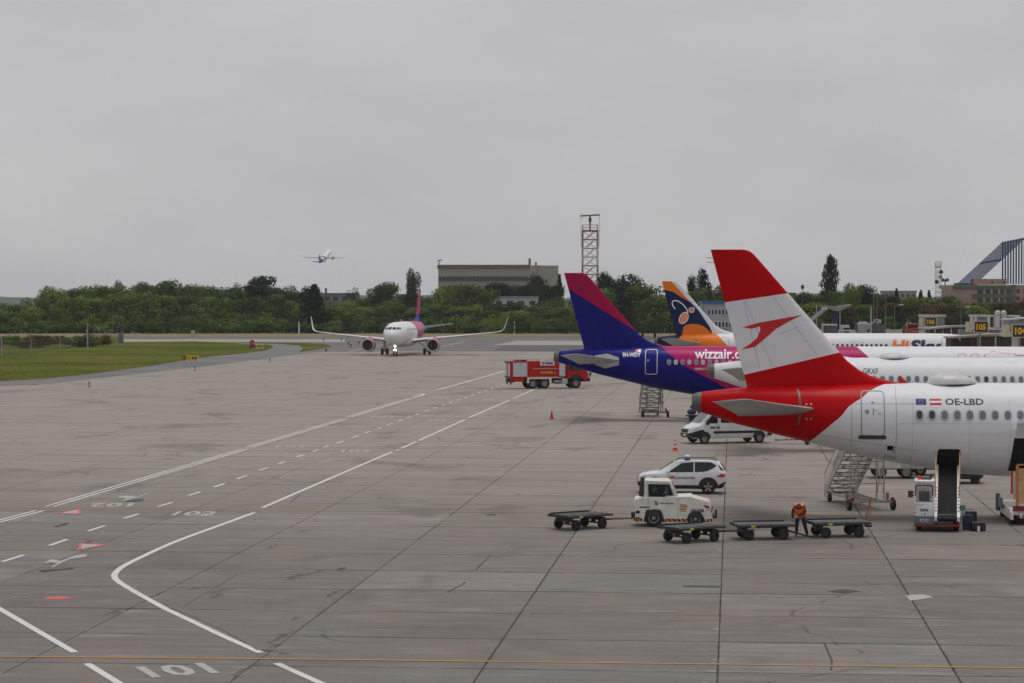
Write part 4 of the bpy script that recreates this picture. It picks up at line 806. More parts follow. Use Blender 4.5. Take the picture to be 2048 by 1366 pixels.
for sd in ('far', 'near'):
    decal('cab_window', [fpoly([(1.92, 1.30), (1.62, 1.36), (1.02, 1.36), (1.02, 1.98), (1.30, 1.98), (1.72, 1.56)])], tr, glassd, V, sd, .018, .2)
    decal('side_window', [fpoly([(.80, 1.38), (-.55, 1.38), (-.55, 2.02), (.80, 2.02)]), fpoly([(-.68, 1.38), (-2.6, 1.38), (-2.6, 2.02), (-.68, 2.02)])], tr, glassd, V, sd, .018, .25)
    decal('side_stripe', [fpoly([(1.30, .68), (-2.1, .68), (-2.1, .84), (1.36, .84)]), fpoly([(-2.55, .5), (-2.95, .5), (-2.95, .95), (-2.75, .95)])], tr, black, V, sd, .028, .25)
    decal('front_cladding', [fpoly([(1.95, .40), (2.96, .46), (2.97, .72), (2.5, .74), (2.2, .95), (2.0, .95)])], tr, black, V, sd, .022, .2)
    for xc in (-2.0, 1.98): decal('wheel_arch', [fpoly([(xc + .45 * math.cos(R(t)), .38 + .45 * math.sin(R(t))) for t in range(0, 181, 12)])], tr, black, V, sd, .034, .2)
    decal('door_seam', [(*strip2d([(.92, .5), (.92, 2.1)], .014),), (*strip2d([(1.75, .85), (1.95, 1.28)], .014),)], tr, pline, V, sd, .016, .25)
decal('headlight', [fpoly([(s_ * a, b) for a, b in ((.52, .92), (.76, .88), (.84, 1.16), (.66, 1.10))]) for s_ in (1, -1)], tr, M('lamp glass', (.55, .57, .58), .1), V, 'front', .014, .1)
decal('windscreen', [fpoly([(-.82, 1.38), (.82, 1.38), (.74, 2.06), (-.74, 2.06)])], tr, M('windscreen green glass', (.10, .135, .13), .06, spec=.8), V, 'front', .010, .2)
decal('grille', [fpoly([(-.50, .74), (.50, .74), (.60, .98), (-.60, .98)])], tr, black, V, 'front', .022, .2); decal('bumper', [fpoly([(-.88, .42), (.88, .42), (.88, .70), (-.88, .70)])], tr, black, V, 'front', .018, .2)
decal('number_plate', [fpoly([(-.26, .52), (.26, .52), (.26, .63), (-.26, .63)])], tr, white, V, 'front', .02); decal('grille_badge', [fpoly([(0, .84), (.05, .92), (0, 1.0), (-.05, .92)])], tr, chrome, V, 'front', .02)
tv, tf = text2d('RAS 145', 0, 0, .66, .20, .05); decal('side_lettering', [([(1.56 - a, .99 + b) for a, b in tv], tf)], tr, ink, V, 'far', .022)
for sg in (1, -1):
    MB().box(1.80, sg * 1.12, 1.42, .12, .20, .32).build('wing_mirror', black, V, .03)
    for xc in (-2.0, 1.98): wheel(V, xc, sg * .96, .35, .35, .22, .58)
MB().box(1.05, .93, 1.18, .16, .06, .05).build('door_handle', black, V)
# ---------------------------------------------------------------- tow tractor
V = at(1347, 1051.0, 'cream baggage tow tractor with a cab and hazard striped sills', 'tractor', 'tow_tractor', R(1.5))
K = 3.3 / 157.0                                       # metres per px of the picture
def tp(px, py): return ((px - 1347) * K, (1051 - py) * K + .0)
body = [tp(*q) for q in ((1271, 1040), (1271, 1018), (1268.5, 1008), (1270, 996), (1289, 992), (1340, 990), (1357, 990), (1384, 989), (1386, 991.5), (1418, 1000), (1421, 1003), (1424, 1020), (1425, 1040))]
mb = MB().prism(body, 'y', -.80, .80); tr = bvh(mb); mb.build('body', cream, V, .05)
cabp = [tp(*q) for q in ((1289, 993), (1289, 960), (1292, 957.5), (1337, 959), (1343, 962), (1356, 990))]
m = MB().prism(cabp, 'y', -.74, .74); ct = bvh(m); m.build('cab', cream, V, .05)
for sd in ('near', 'far'):
    decal('cab_window', [fpoly([tp(*q) for q in ((1297.5, 991), (1297, 965.5), (1339, 966), (1350, 994.5), (1349, 995.5), (1298, 993.5))])], ct if False else bvh(MB().prism(cabp, 'y', -.81, .81)), glassd, V, sd, .008, .2)
gl_ = bvh(MB().prism(cabp, 'y', -.822, .822)); decal('seat_glimpse', [fpoly([tp(*q) for q in ((1325, 987), (1337, 985), (1336, 970), (1332, 970), (1330, 980))])], gl_, M('seat behind glass', (.06, .085, .08), .6), V, 'near', .006); fc = tp(1310, 976); decal('fan_glimpse', [(*strip2d([fc, (fc[0] + .15 * math.cos(R(72 * k + 18)), fc[1] + .15 * math.sin(R(72 * k + 18)))], .05), 0) for k in range(5)], gl_, M('fan behind glass', (.03, .10, .095), .6), V, 'near', .006)
decal('rear_window', [fpoly([(-.6, 1.30), (.6, 1.30), (.6, 1.82), (-.6, 1.82)])], ct, glassd, V, 'back', .01); decal('windscreen', [fpoly([(-.62, 1.32), (.62, 1.32), (.6, 1.85), (-.6, 1.85)])], ct, glassd, V, 'front', .01)
m = MB()
for q in ((1294, 994, 1294, 962), (1294, 962, 1340, 963)): pass
m.path([(*[tp(1306, 985)[0]], -.5, tp(1306, 985)[1]), (tp(1306, 985)[0], -.5, tp(1306, 970)[1])], .03); m.build('seat_post', black, V)
tl = MB(); tl.box(*(lambda a: (a[0], 0, a[1]))(tp(1345, 953)), .16, .18, .10); tl.build('beacon', M('beacon orange red', (.6, .06, .02), .3), V, .02)
bk = [tp(*q) for q in ((1278, 990), (1281, 958), (1289, 957), (1288, 992))]; MB().prism(bk, 'y', -.70, -.62).prism(bk, 'y', .62, .70).build('rear_guard', dsteel, V)
hz = [(tp(x0_, 1040.5), tp(x1_, 1034.5)) for x0_, x1_ in ((1272, 1285), (1330, 1377), (1413, 1424.5))]; bvt = bvh(MB().box(0, 0, .5, 9, 1.62, 3))
hs = []
for (a, b), (c, d) in hz:
    hs.append((*poly2d([(a, b), (c, b), (c, d), (a, d)]), 0)); n = max(1, int((c - a) / .17))
    for i in range(n):
        x = a + (c - a) * i / n; w_ = (c - a) / n * .5; hs.append((*poly2d([(x + w_, b + .005), (min(c, x + 2 * w_), b + .005), (x + w_, d - .005), (x, d - .005)]), 1))
for h in [h for h in hs if h[2] == 0]: decal('hazard_panel', [h], bvt, [black, orange], V, 'near', .0)
for h in [h for h in hs if h[2] == 1]: decal('hazard_bar', [h], bvt, [black, M('hazard orange', (.62, .22, .02), .5)], V, 'near', .004)
for px, r, x0_, x1_ in ((1308, .375, 1288, 1328), (1391, .345, 1377, 1410)):
    c = tp(px, 1034.5)[0]; q0 = 0 if px < 1350 else 7.5; pts = [tp(x0_, 1041), tp(x0_ + 4, 1019 + q0), tp(x0_ + 8, 1016.5 + q0), tp(x1_ - 8, 1016.5 + q0), tp(x1_ - 4, 1021 + q0), tp(x1_ + 2, 1041)]
    decal('wheel_arch', [fpoly(pts)], bvh(MB().box(0, 0, .5, 9, 1.605, 3)), black, V, 'near', .004); decal('wheel_arch', [fpoly(pts)], bvh(MB().box(0, 0, .5, 9, 1.605, 3)), black, V, 'far', .004)
    for y in (-.76, .76): wheel(V, c, y, r, r, .26, .58)
sidet = bvh(MB().box(0, 0, .5, 9, 1.61, 3))
def tt(name, body_, px0, py1, px1, py0, mat, bold): a, b = tp(px0, py1), tp(px1, py0); decal(name, [text2d(body_, a[0], a[1], b[0] - a[0], b[1] - a[1], bold)], sidet, mat, V, 'near', .003)
tt('fleet_number', 'GG 930', 1381, 1022, 1408, 1014.5, ink, .05); tt('company_lettering', 'GlobeGround', 1320, 1005.5, 1347, 1001.5, ink, .02)
cx, cz = tp(1313, 1003.5)
decal('company_emblem', [(*strip2d([(cx - .07 + .01 * i, cz + .075 - .055 * i), (cx - .03, cz + .06 - .055 * i), (cx + .03, cz + .04 - .055 * i), (cx + .075, cz + .055 - .055 * i)], .034), 0) for i in range(3)], sidet, ink, V, 'near', .003)
decal('danger_sticker', [fpoly([tp(*q) for q in ((1360, 1008.5), (1374, 1008.5), (1374, 1005.5), (1360, 1005.5))]), fpoly([tp(*q) for q in ((1360, 1017), (1373, 1017), (1374, 1013), (1360, 1013))])], sidet, M('sticker orange', (.68, .20, .03), .5), V, 'near', .003)
decal('sticker_text', [fpoly([tp(*q) for q in ((1361, 1011.2), (1377, 1011.2), (1377, 1009.7), (1361, 1009.7))]), fpoly([tp(*q) for q in ((1361, 1019.7), (1373, 1019.7), (1373, 1018.6), (1361, 1018.6))])], sidet, ink, V, 'near', .004)
decal('side_vent', [fpoly([tp(*q) for q in ((1280, 1013.5), (1300, 1013.5), (1300, 1010), (1280, 1010))])], sidet, M('vent grey', (.16, .17, .18), .6), V, 'near', .003); decal('rear_lamp', [fpoly([tp(*q) for q in ((1272.5, 1024.5), (1280, 1024.5), (1280, 1019), (1272.5, 1019))])], sidet, glassd, V, 'near', .003)
decal('door_seam', [(*strip2d([tp(*q) for q in ((1297, 1006), (1297, 994))], .02), 0), (*strip2d([tp(*q) for q in ((1356.5, 1032), (1356.5, 992))], .02), 0), (*strip2d([tp(*q) for q in ((1328, 1033), (1326, 1018), (1312, 1014))], .015), 0)], sidet, pline, V, 'near', .002)
decal('headlight', [fpoly([tp(*q) for q in ((1407, 1008), (1412, 1012.5), (1419, 1013), (1418, 1009), (1410, 1006.5))])], sidet, lamp_red, V, 'near', .003)
decal('headlight', [fpoly([tp(*q) for q in ((1413, 1013), (1421, 1014), (1422, 1019), (1413, 1018))])], sidet, M('lamp glass', (.55, .57, .58), .1), V, 'near', .003)
MB().box(1.72, 0, .42, .12, 1.5, .12).box(1.8, -.3, .5, .08, .05, .30).box(1.8, .3, .5, .08, .05, .30).build('front_bumper', dsteel, V); MB().box(-1.66, 0, .42, .16, .4, .20).cyl((-1.74, 0, .25), (-1.74, 0, .55), .04).box(-1.62, -.55, .42, .1, .2, .35).build('tow_hitch', dsteel, V)
MB().beam((1.60, -.82, .62), (1.64, -.84, .90), .03, .03).build('lamp_guard', dsteel, V)
# ---------------------------------------------------------------- baggage carts
cgrey = M('worn cart steel', (.045, .045, .046), .65, .2, dirt=.5); cplate = M('cart deck plates', (.036, .037, .040), .6, .2, dirt=.5, var=.4, scale=5); cbar = M('rust red bar', (.20, .055, .025), .7, dirt=.3)
def cart(px, py, head, label, bar=None, turn=0.0, dl=1.0, group='flat baggage carts beside the tow tractor', rearlip=0):
    c = at(px, py, label, 'baggage cart', 'baggage_cart', head, group); Lc, Wc, zt = 2.30, 1.40, .56
    MB().beam((-Lc / 2, -Wc / 2, zt), (Lc / 2, -Wc / 2, zt), .05, .07).beam((-Lc / 2, Wc / 2, zt), (Lc / 2, Wc / 2, zt), .05, .07).beam((-Lc / 2, -Wc / 2 - .03, zt), (-Lc / 2, Wc / 2 + .03, zt), .05, .07).beam((Lc / 2, -Wc / 2 - .03, zt), (Lc / 2, Wc / 2 + .03, zt), .05, .07).box(0, 0, zt - .07, Lc * .86, .30, .10).box(-.85, 0, zt - .16, .08, 1.1, .14).box(.85, 0, zt - .16, .10, 1.1, .14).build('deck_frame', cgrey, c)
    for k in range(5): MB().box(-.92 + .46 * k, 0, zt + .015 + (.008 if k % 2 else 0), .40, Wc - .10, .03).build('deck_plate', cplate, c)
    for yy in (-.35, 0, .35): MB().cyl((-1.2, yy, zt + .055), (1.2, yy, zt + .055), .022, n=6).build('deck_rail', steel, c)
    MB().box(0, Wc / 2 + .02, zt + .06, Lc * .92, .03, .09).build('side_lip', cgrey, c)
    MB().box(-Lc / 2 - .04, 0, zt + .03, .04, Wc * .9, .10).build('end_lip', cgrey, c); MB().box(-.55, -Wc / 2 - .036, zt, .17, .012, .075).build('reflector', M('cart sticker yellow', (.62, .50, .04), .5), c)
    for x in (-.70, .70):
        MB().cyl((x, -.62, .23), (x, .62, .23), .035).beam((x, 0, .25), (x, 0, zt - .1), .14, .14).build('axle', cgrey, c)
        for y in (-.58, .58): wheel(c, x, y, .22, .22, .15, .5, dsteel)
    MB().box(-.76 - .30, -.30, .34, .05, .05, .10).build('latch', lamp_red, c)
    if bar == 'up':
        b = MB().beam((1.24, -.26, .42), (1.40, -.03, 1.46), .035, .035).beam((1.24, .26, .42), (1.40, .03, 1.46), .035, .035).cyl((1.38, 0, 1.44), (1.42, 0, 1.56), .045); b.build('drawbar', M('orange brown bar', (.30, .12, .035), .6), c); MB().box(1.30, 0, .40, .2, .34, .08).build('drawbar_hinge', cgrey, c)
    else:
        tm = Matrix.Translation((.76, 0, 0)) @ Matrix.Rotation(turn, 4, 'Z'); e_ = Vector((1.75 * dl, 0, .40 - .30 * (dl < 1))); k = MB().beam((.15, -.22, .34), e_, .05, .05).beam((.15, .22, .34), e_, .05, .05).cyl(e_, e_ + Vector((.15, 0, .0)), .05, .03); k.v = [tuple(tm @ Vector(q)) for q in k.v]; k.build('drawbar', cbar if bar == 'red' else cgrey, c)
    return c
cart(1161, 1057.5, R(43), 'baggage cart hitched behind the cream tow tractor', 'red', R(-40))
cart(1383, 1083, R(40), 'baggage cart in front of the tow tractor', None, R(-42))
cart(1526, 1078, R(13), 'baggage cart just left of the worker in the orange vest', None, R(-14), .62)
cart(1676, 1073.3, R(17), 'baggage cart right of the worker, with its orange drawbar raised', 'up')
# ---------------------------------------------------------------- fire truck
V = at(1095, 776.5, 'red six-wheeled airport fire truck with white roller shutters', 'fire truck', 'fire_truck', R(20)); Ltk = 9.3
MB().box(-1.55, 0, .95, 6.1, .9, .30).box(2.6, 0, .85, 3.4, .9, .3).build('chassis', dsteel, V)
m = MB().box(-1.35, 0, 2.10, 6.10, 2.44, 1.78).box(-3.65, 0, 1.0, 1.45, 2.42, .46); bt = bvh(MB().box(-1.35, 0, 2.10, 6.10, 2.44, 1.78)); m.build('body', red, V, .04)
cabs = [(1.85, 1.05), (1.85, 2.86), (2.2, 2.95), (3.5, 2.88), (3.95, 1.95), (4.25, 1.80), (4.32, 1.0), (3.9, .75), (3.75, 1.05)]
m = MB().prism(cabs, 'y', -1.20, 1.20); ct = bvh(m); m.build('cab', red, V, .05)
for sd in ('near', 'far'):
    decal('cab_window', [fpoly([(2.1, 1.95), (2.75, 1.95), (2.75, 2.7), (2.1, 2.7)]), fpoly([(2.85, 1.95), (3.75, 1.95), (3.4, 2.7), (2.85, 2.7)])], ct, glassd, V, sd, .01)
    decal('wheel_arch', [fpoly([(2.9 + .78 * math.cos(R(t)), .75 + .80 * math.sin(R(t))) for t in range(0, 181, 15)])], ct, black, V, sd, .014)
decal('windscreen', [fpoly([(-1.05, 2.0), (1.05, 2.0), (1.0, 2.78), (-1.0, 2.78)])], ct, glassd, V, 'front', .012); decal('grille', [fpoly([(-.7, 1.1), (.7, 1.1), (.7, 1.6), (-.7, 1.6)])], ct, black, V, 'front', .012)
shut = M('roller shutter', (.58, .58, .60), .45, dirt=.15)
for y in (-1, 1):
    for x0_, x1_ in ((-4.2, -2.62), (1.0, 1.66)):
        m = MB()
        for k in range(17): m.box((x0_ + x1_) / 2, y * 1.235, 1.38 + k * .088, x1_ - x0_, .03, .080)
        m.build('roller_shutter', shut, V)
    MB().box(-1.25, y * 1.16, .93, 2.6, .16, .62).build('fender', white, V, .03) if False else None
    MB().prism([(-2.62, .62), (-2.62, 1.22), (.10, 1.22), (.10, .62), (-.12, .62), (-.12, 1.06), (-2.4, 1.06), (-2.4, .62)], 'y', y * 1.20 - .04, y * 1.20 + .06).build('fender', white, V)
    MB().cyl((.45, y * 1.0, .72), (1.25, y * 1.0, .72), .22, n=14).build('air_tank', steel, V); MB().box(1.62, y * 1.05, .78, .62, .35, .55).build('battery_box', M('pale box', (.45, .46, .47), .4), V, .03)
    MB().box(2.75, y * 1.22, 1.5, .30, .05, .06).build('door_handle', black, V)
    for x in (-1.98, -.62, 2.9): wheel(V, x, y * 1.02, .56, .56, .40, .55)
MB().box(-4.43, 0, 2.1, .10, 2.2, 1.6).build('rear_panel', M('rear red panel', (.30, .05, .04), .5), V); MB().box(-4.49, -.65, 2.05, .04, .75, 1.35).box(-4.49, .65, 2.05, .04, .75, 1.35).build('rear_shutter', shut, V)
MB().box(-4.46, 0, 2.92, .20, 2.4, .12).box(-4.46, 0, 1.28, .2, 2.4, .10).build('rear_frame', M('brown frame', (.16, .07, .05), .5), V)
m = MB().path([(-4.0, -1.0, 3.1), (-1.5, -1.0, 3.2), (1.2, -1.0, 3.22), (1.2, 1.0, 3.22), (-4, 1.0, 3.1), (-4, -1, 3.1)], .03, 5)
for x in (-3.4, -1.5, .6): m.cyl((x, -1.0, 2.98), (x, -1.0, 3.2), .025, n=5)
m.build('roof_rail', steel, V); MB().box(-3.2, -.6, 3.08, 1.3, .35, .18).build('roof_box', dsteel, V); MB().cyl((3.0, 0, 2.95), (3.3, 0, 3.15), .14).cyl((3.2, 0, 3.12), (4.0, 0, 3.2), .07).build('water_cannon', red, V)
dk = bvh(MB().box(-1.35, 0, 2.10, 6.10, 2.45, 1.78))
decal('side_sign', [fpoly([(-1.15, 2.52), (.45, 2.52), (.45, 2.95), (-1.15, 2.95)])], dk, white, V, 'near', .006); decal('sign_print', [fpoly([(-.98, 2.62), (-.72, 2.62), (-.62, 2.86), (-.98, 2.86)]), fpoly([(-.58, 2.62), (.30, 2.62), (.30, 2.86), (-.58, 2.86)])], dk, [M('sign blue', (.02, .15, .38), .4)], V, 'near', .010)
decal('side_lettering', [text2d('AEROPORTUL INTERNATIONAL BUCURESTI', -2.0, 2.13, 3.2, .10, .03)], dk, M('pale lettering', (.6, .5, .45), .5), V, 'near', .006); decal('side_lettering', [text2d('POMPIER 1', -1.12, 1.62, 1.65, .26, .05)], dk, M('gold lettering', (.48, .36, .05), .5), V, 'near', .006)
decal('gold_line', [fpoly([(-2.6, 1.27), (.95, 1.27), (.95, 1.31), (-2.6, 1.31)])], dk, M('gold lettering', (.48, .36, .05), .5), V, 'near', .006)
MB().box(4.42, 0, .95, .22, 2.3, .40).cyl((4.5, -.8, 1.2), (4.62, -.8, 1.6), .04).box(4.5, -1.15, 1.55, .25, .12, .34).build('front_bumper', dsteel, V)
MB().box(-4.2, 0, .75, .5, 1.9, .12).box(-4.35, -.8, .62, .12, .25, .3).box(-4.35, .8, .62, .12, .25, .3).build('rear_step', dsteel, V)
# ---------------------------------------------------------------- cones
def cone(px, py, label, striped):
    c = at(px, py, label, 'traffic cone', 'traffic_cone', 0)
    MB().box(0, 0, .02, .42, .42, .04).build('base', orange if striped else M('dark orange cone', (.42, .075, .02), .6), c, .01)
    segs = [(.04, .16, 0), (.20, .128, 1), (.33, .10, 0), (.46, .075, 1), (.58, .05, 0), (.72, .025, 0)]; m = MB()
    for a, b in zip(segs, segs[1:]): m.lathe([(a[0], a[1]), (b[0], b[1])], (0, 0, 0), 'z', 14, a[2] if striped else 0)
    m.build('cone_body', [M('cone red', (.66, .035, .015), .45) if striped else M('dark orange cone', (.42, .075, .02), .6), M('cone white', (.72, .70, .70), .4)], c)
cone(1103.5, 838.5, 'plain orange cone alone on the apron left of the stair truck', False); cone(1350.5, 901.5, 'red and white striped cone in front of the white van', True)
# ---------------------------------------------------------------- boarding stairs
wsteel = M('pale painted steel', (.50, .47, .42), .5, .2, dirt=.45)
def stairs(px, py, d, head, label, k=1.0, n=14, col=None, panel=True, foot=(-2.6,), run=4.6, top=3.35, wd=1.35, frame=None, two=True):
    x, y = XY(px, d); v = thing('boarding_stairs', label, 'boarding stairs', (x, y, 0), head); col = col or wsteel; fr = frame or wsteel
    x0_, x1_ = -run / 2, run / 2                                   # climbs towards +x
    for i in range(n):
        t = (i + .5) / n; MB().box(x0_ + run * t, 0, .35 + (top - .35) * t, run / n * 1.05, wd, .045).build('step', M('stair tread', (.20, .185, .165), .6, .3, dirt=.4), v)
    for sg in (-1, 1):
        yy = sg * (wd / 2 + .04); pl = [(x0_ - .1, .18), (x0_ - .1, .62), (x1_, top + .32), (x1_, top - .12)]
        MB().prism(pl, 'y', yy - .025, yy + .025).build('stringer', col, v)
        if panel:
            pp = [(x0_ + .1, .66), (x0_ + .1, 1.30), (x1_ - .1, top + 1.0), (x1_ - .1, top + .33)]; m = MB().prism(pp, 'y', yy - .015, yy + .015); m.build('side_panel', M('stair side panel', (.72, .70, .66), .5, dirt=.2), v)
            if sg > 0 or True:
                A_, B_ = Vector((x0_ + 1.5, 1.62)), Vector((x0_ + 3.6, 1.62 + 2.1 * (top - .35) / run)); tv, tf = text2d('GlobeGround', 0, 0, 1, 1, .02); up = Vector((-.38, 1)).normalized() * .30; sd_ = 1 if sg < 0 else -1
                vv = [(A_ + (B_ - A_) * (a if sg < 0 else 1 - a) + up * (b - .5) + Vector((0, .12))) for a, b in tv]; me = bpy.data.meshes.new('stair_lettering'); me.from_pydata([(p.x, yy + sg * .02, p.y) for p in vv], [], tf); me.materials.append(ink); link('stair_lettering', me, v)
        m = MB()
        for i in range(5): t = i / 4; bx = x0_ + run * t; bz = .35 + (top - .35) * t; m.cyl((bx, yy, bz), (bx, yy, bz + 1.0), .022, n=6)
        m.cyl((x0_, yy, 1.36), (x1_, yy, top + 1.0), .028, n=6).cyl((x1_, yy, top + 1.0), (x1_ + .9, yy, top + 1.0), .028, n=6).cyl((x0_, yy, .9), (x1_, yy, top + .5), .02, n=6); m.build('handrail', fr, v)
    m = MB().box(x1_ + .45, 0, top, .95, wd + .1, .07); m.build('platform', fr, v)
    m = MB()
    for i in range(7):
        t0, t1 = i / 7, (i + 1) / 7
        for a, b in ((-1, 1), (1, -1)): m.cyl((x0_ + run * t0, a * wd / 2, .20 + (top - .42) * t0), (x0_ + run * t1, b * wd / 2, .20 + (top - .42) * t1), .022, n=5)
        m.cyl((x0_ + run * t1, -wd / 2, .20 + (top - .42) * t1), (x0_ + run * t1, wd / 2, .20 + (top - .42) * t1), .022, n=5)
    m.build('under_bracing', fr, v)
    m = MB()
    for yy in (-.62, .62):
        for xx in (x1_ - .4, x1_ + .75): m.beam((xx, yy, .45), (xx, yy, top), .06, .06)
        m.cyl((x1_ - .4, yy, .6), (x1_ + .75, yy, 2.2), .022, n=5); m.cyl((x1_ + .75, yy, .6), (x1_ - .4, yy, 2.2), .022, n=5)
    for z in (1.2, 2.2): m.beam((x1_ + .75, -.62, z), (x1_ + .75, .62, z), .05, .05)
    m.build('support_tower', fr, v)
    m = MB().beam((x0_, -.55, .38), (x1_ + 1.0, -.55, .40), .10, .12).beam((x0_, .55, .38), (x1_ + 1.0, .55, .40), .10, .12)
    for xx in (x0_ + .3, 0, x1_ - .3, x1_ + 1.0): m.beam((xx, -1.0 if xx > x1_ else -.55, .40), (xx, 1.0 if xx > x1_ else .55, .40), .10, .12)
    m.build('chassis', fr, v)
    for yy in (-1, 1):
        wheel(v, x1_ + .85, yy * 1.02, .26, .26, .17, .5, steel); wheel(v, x0_ + .6, yy * .66, .2, .2, .14, .5, steel); MB().box(x1_ + 1.07, yy * .92, .52, .04, .16, .16).build('reflector', lamp_red, v)
        MB().box(x1_ + .2, yy * .95, .55, .12, .12, .40).build('jack', steel, v)
    MB().beam((x0_ - 1.2, 0, .38), (x0_, 0, .38), .10, .12).build('drawbar', cream, v); return v
stairs(1706, 1006, 109.3, R(-77), 'cream towable boarding stairs under the rear of the red tailed airliner', panel=True, run=4.4, top=3.2)
stairs(1303, 832, 194, R(-80), 'grey lattice boarding stairs under the blue tail', panel=False, run=3.0, top=3.3, frame=M('dull lattice steel', (.26, .26, .25), .5, .4, dirt=.4), col=M('dull lattice steel', (.26, .26, .25), .5, .4, dirt=.4), wd=1.5)
# ---------------------------------------------------------------- belt loader
lw = M('loader white', (.78, .785, .80), .4, dirt=.12); lg = M('loader blue grey', (.13, .155, .18), .45, dirt=.3); beltm = M('belt rubber', (.011, .012, .011), .8, spec=.2)
x, y = XY(1896, 98.6); V = thing('belt_loader', 'white belt loader with its dark belt raised into the open hold', 'belt loader', (x, y, 0), R(84.6))   # x points at the aircraft, y to the left of the picture
A0, A1 = Vector((-2.6, 0, .52)), Vector((3.1, 0, 2.35))
m = MB().beam(A0, A1, .78, .10); m.cyl(A0 + Vector((0, -.39, 0)), A0 + Vector((0, .39, 0)), .07).cyl(A1 + Vector((0, -.39, 0)), A1 + Vector((0, .39, 0)), .07); m.build('conveyor_belt', beltm, V)
for sg in (-1, 1):
    MB().beam(A0 + Vector((0, sg * .46, .02)), A1 + Vector((0, sg * .46, .02)), .12, .20).build('side_rail', lw, V)
    h0, h1 = A0 + (A1 - A0) * .35, A0 + (A1 - A0) * .98; MB().path([h0 + Vector((0, sg * .50, .1)), h0 + Vector((.2, sg * .50, .75)), h1 + Vector((0, sg * .50, .95)), h1 + Vector((0, sg * .50, .1))], .025, 6).build('handrail', M('handrail orange', (.50, .25, .06), .5), V)
    m = MB()
    for k in range(8): p = A0 + (A1 - A0) * (.10 + .06 * k); m.box(p.x, sg * .46, p.z + .125, .14, .07, .006, ry=-.31)
    m.build('rail_lettering', rdec if sg > 0 else M('dark lettering', (.10, .02, .02), .5), V)['kind'] = 'stuff'
MB().box(-.05, .40, .55, 4.4, 1.80, .30).build('chassis', lg, V, .03); MB().box(-2.52, .40, .27, .06, 1.84, .10).build('rear_bumper', M('dark red bumper', (.20, .02, .02), .5), V)
for xx in (-1.75, 1.5):
    for yy in (-.36, 1.14): wheel(V, xx, yy, .33, .33, .24, .55, steel)
MB().beam((.6, -.2, .6), (1.9, -.2, 1.75), .08, .08).beam((.6, .2, .6), (1.9, .2, 1.75), .08, .08).build('lift_arm', lg, V)
yc = .93; m = MB().box(-1.70, yc, .86, 1.30, .78, .62); m.build('cab_base', lw, V, .03); MB().box(-1.85, yc, .48, 1.36, .80, .32).build('cab_skirt', lg, V, .02)
m = MB()
for dx in (-.62, .62):
    for dy in (-.36, .36): m.beam((-1.70 + dx, yc + dy, 1.1), (-1.70 + dx * .94, yc + dy, 2.0), .06, .06)
    m.beam((-1.70 + dx, yc - .36, 1.19), (-1.70 + dx, yc + .36, 1.19), .05, .06).beam((-1.7 + dx * .94, yc - .36, 1.92), (-1.7 + dx * .94, yc + .36, 1.92), .05, .06)
m.build('cab_frame', lw, V); MB().box(-1.70, yc, 2.05, 1.36, .82, .10).build('cab_roof', lw, V, .03)
MB().box(-2.31, yc, 1.56, .015, .66, .66).build('cab_window', clear_glass('loader glass', (.86, .90, .90), .22), V); MB().box(-1.10, yc, 1.56, .015, .66, .66).build('cab_window', clear_glass('loader glass', (.86, .90, .90), .22), V)
v, f = strip2d(rrect(-.345, 1.22, .345, 1.90, .09), .045, True); me = bpy.data.meshes.new('window_seal'); me.from_pydata([(-2.335, yc - a, b) for a, b in v], [], f); me.materials.append(black); link('window_seal', me, V)
MB().box(-1.75, yc, 1.10, .5, .46, .10).box(-2.0, yc, 1.38, .10, .44, .5).build('seat', dsteel, V, .03); MB().lathe([(-.015, .19), (.015, .19), (.015, .165), (-.015, .165), (-.015, .19)], (-1.35, yc, 1.36), 'x', 18).cyl((-1.35, yc, 1.36), (-1.1, yc, 1.1), .02).build('steering_wheel', black, V)
MB().box(-2.2, yc + .56, 1.52, .06, .20, .28).beam((-2.2, yc + .34, 1.62), (-2.2, yc + .5, 1.58), .05, .05).beam((-2.2, yc + .34, 1.46), (-2.2, yc + .5, 1.48), .04, .04).build('mirror', dsteel, V, .02); MB().cyl((-1.9, yc + .18, 2.1), (-1.9, yc + .18, 2.26), .11, .09).build('beacon', M('beacon orange red', (.6, .06, .02), .3), V); MB().box(-1.7, yc - .05, 2.13, .5, .40, .06).cyl((-1.7, yc - .25, 2.1), (-1.7, yc - .25, 2.30), .05).build('roof_vent', dsteel, V)
bkt = bvh(MB().box(-1.70, yc, .86, 1.31, .78, 1.3))
def btxt(name, s_, y0, z0, wd, ht, mat, bold): tv, tf = text2d(s_, 0, 0, wd, ht, bold); decal(name, [([(y0 - a, z0 + b) for a, b in tv], tf)], bkt, mat, V, 'back', .005)
btxt('fleet_number', '2036', yc + .17, .82, .34, .12, ink, .04); btxt('maker_lettering', 'GlobeGround', yc + .30, 1.08, .26, .035, ink, 0)
decal('number_plate', [fpoly([(yc - .17, .42), (yc + .17, .42), (yc + .17, .53), (yc - .17, .53)])], bvh(MB().box(-1.85, yc, .48, 1.36, .80, .8)), M('plate pale', (.5, .52, .56), .4), V, 'back', .004); tv, tf = text2d('AB 051', 0, 0, .28, .07, .02); decal('plate_lettering', [([(yc + .14 - a, .44 + b) for a, b in tv], tf)], bvh(MB().box(-1.85, yc, .48, 1.375, .80, .8)), ink, V, 'back', .006)
decal('latch', [fpoly([(yc - .05, .70), (yc + .01, .70), (yc + .03, .74), (yc - .05, .75)]), fpoly([(yc + .08, .71), (yc + .13, .71), (yc + .13, .73), (yc + .08, .73)])], bkt, black, V, 'back', .005)
sh = []
for k in range(12): z0 = .32 + k * .07; sh.append((*poly2d([(yc + .33, z0), (yc + .40, z0 + .02), (yc + .40, z0 + .055), (yc + .33, z0 + .035)]), k % 2))
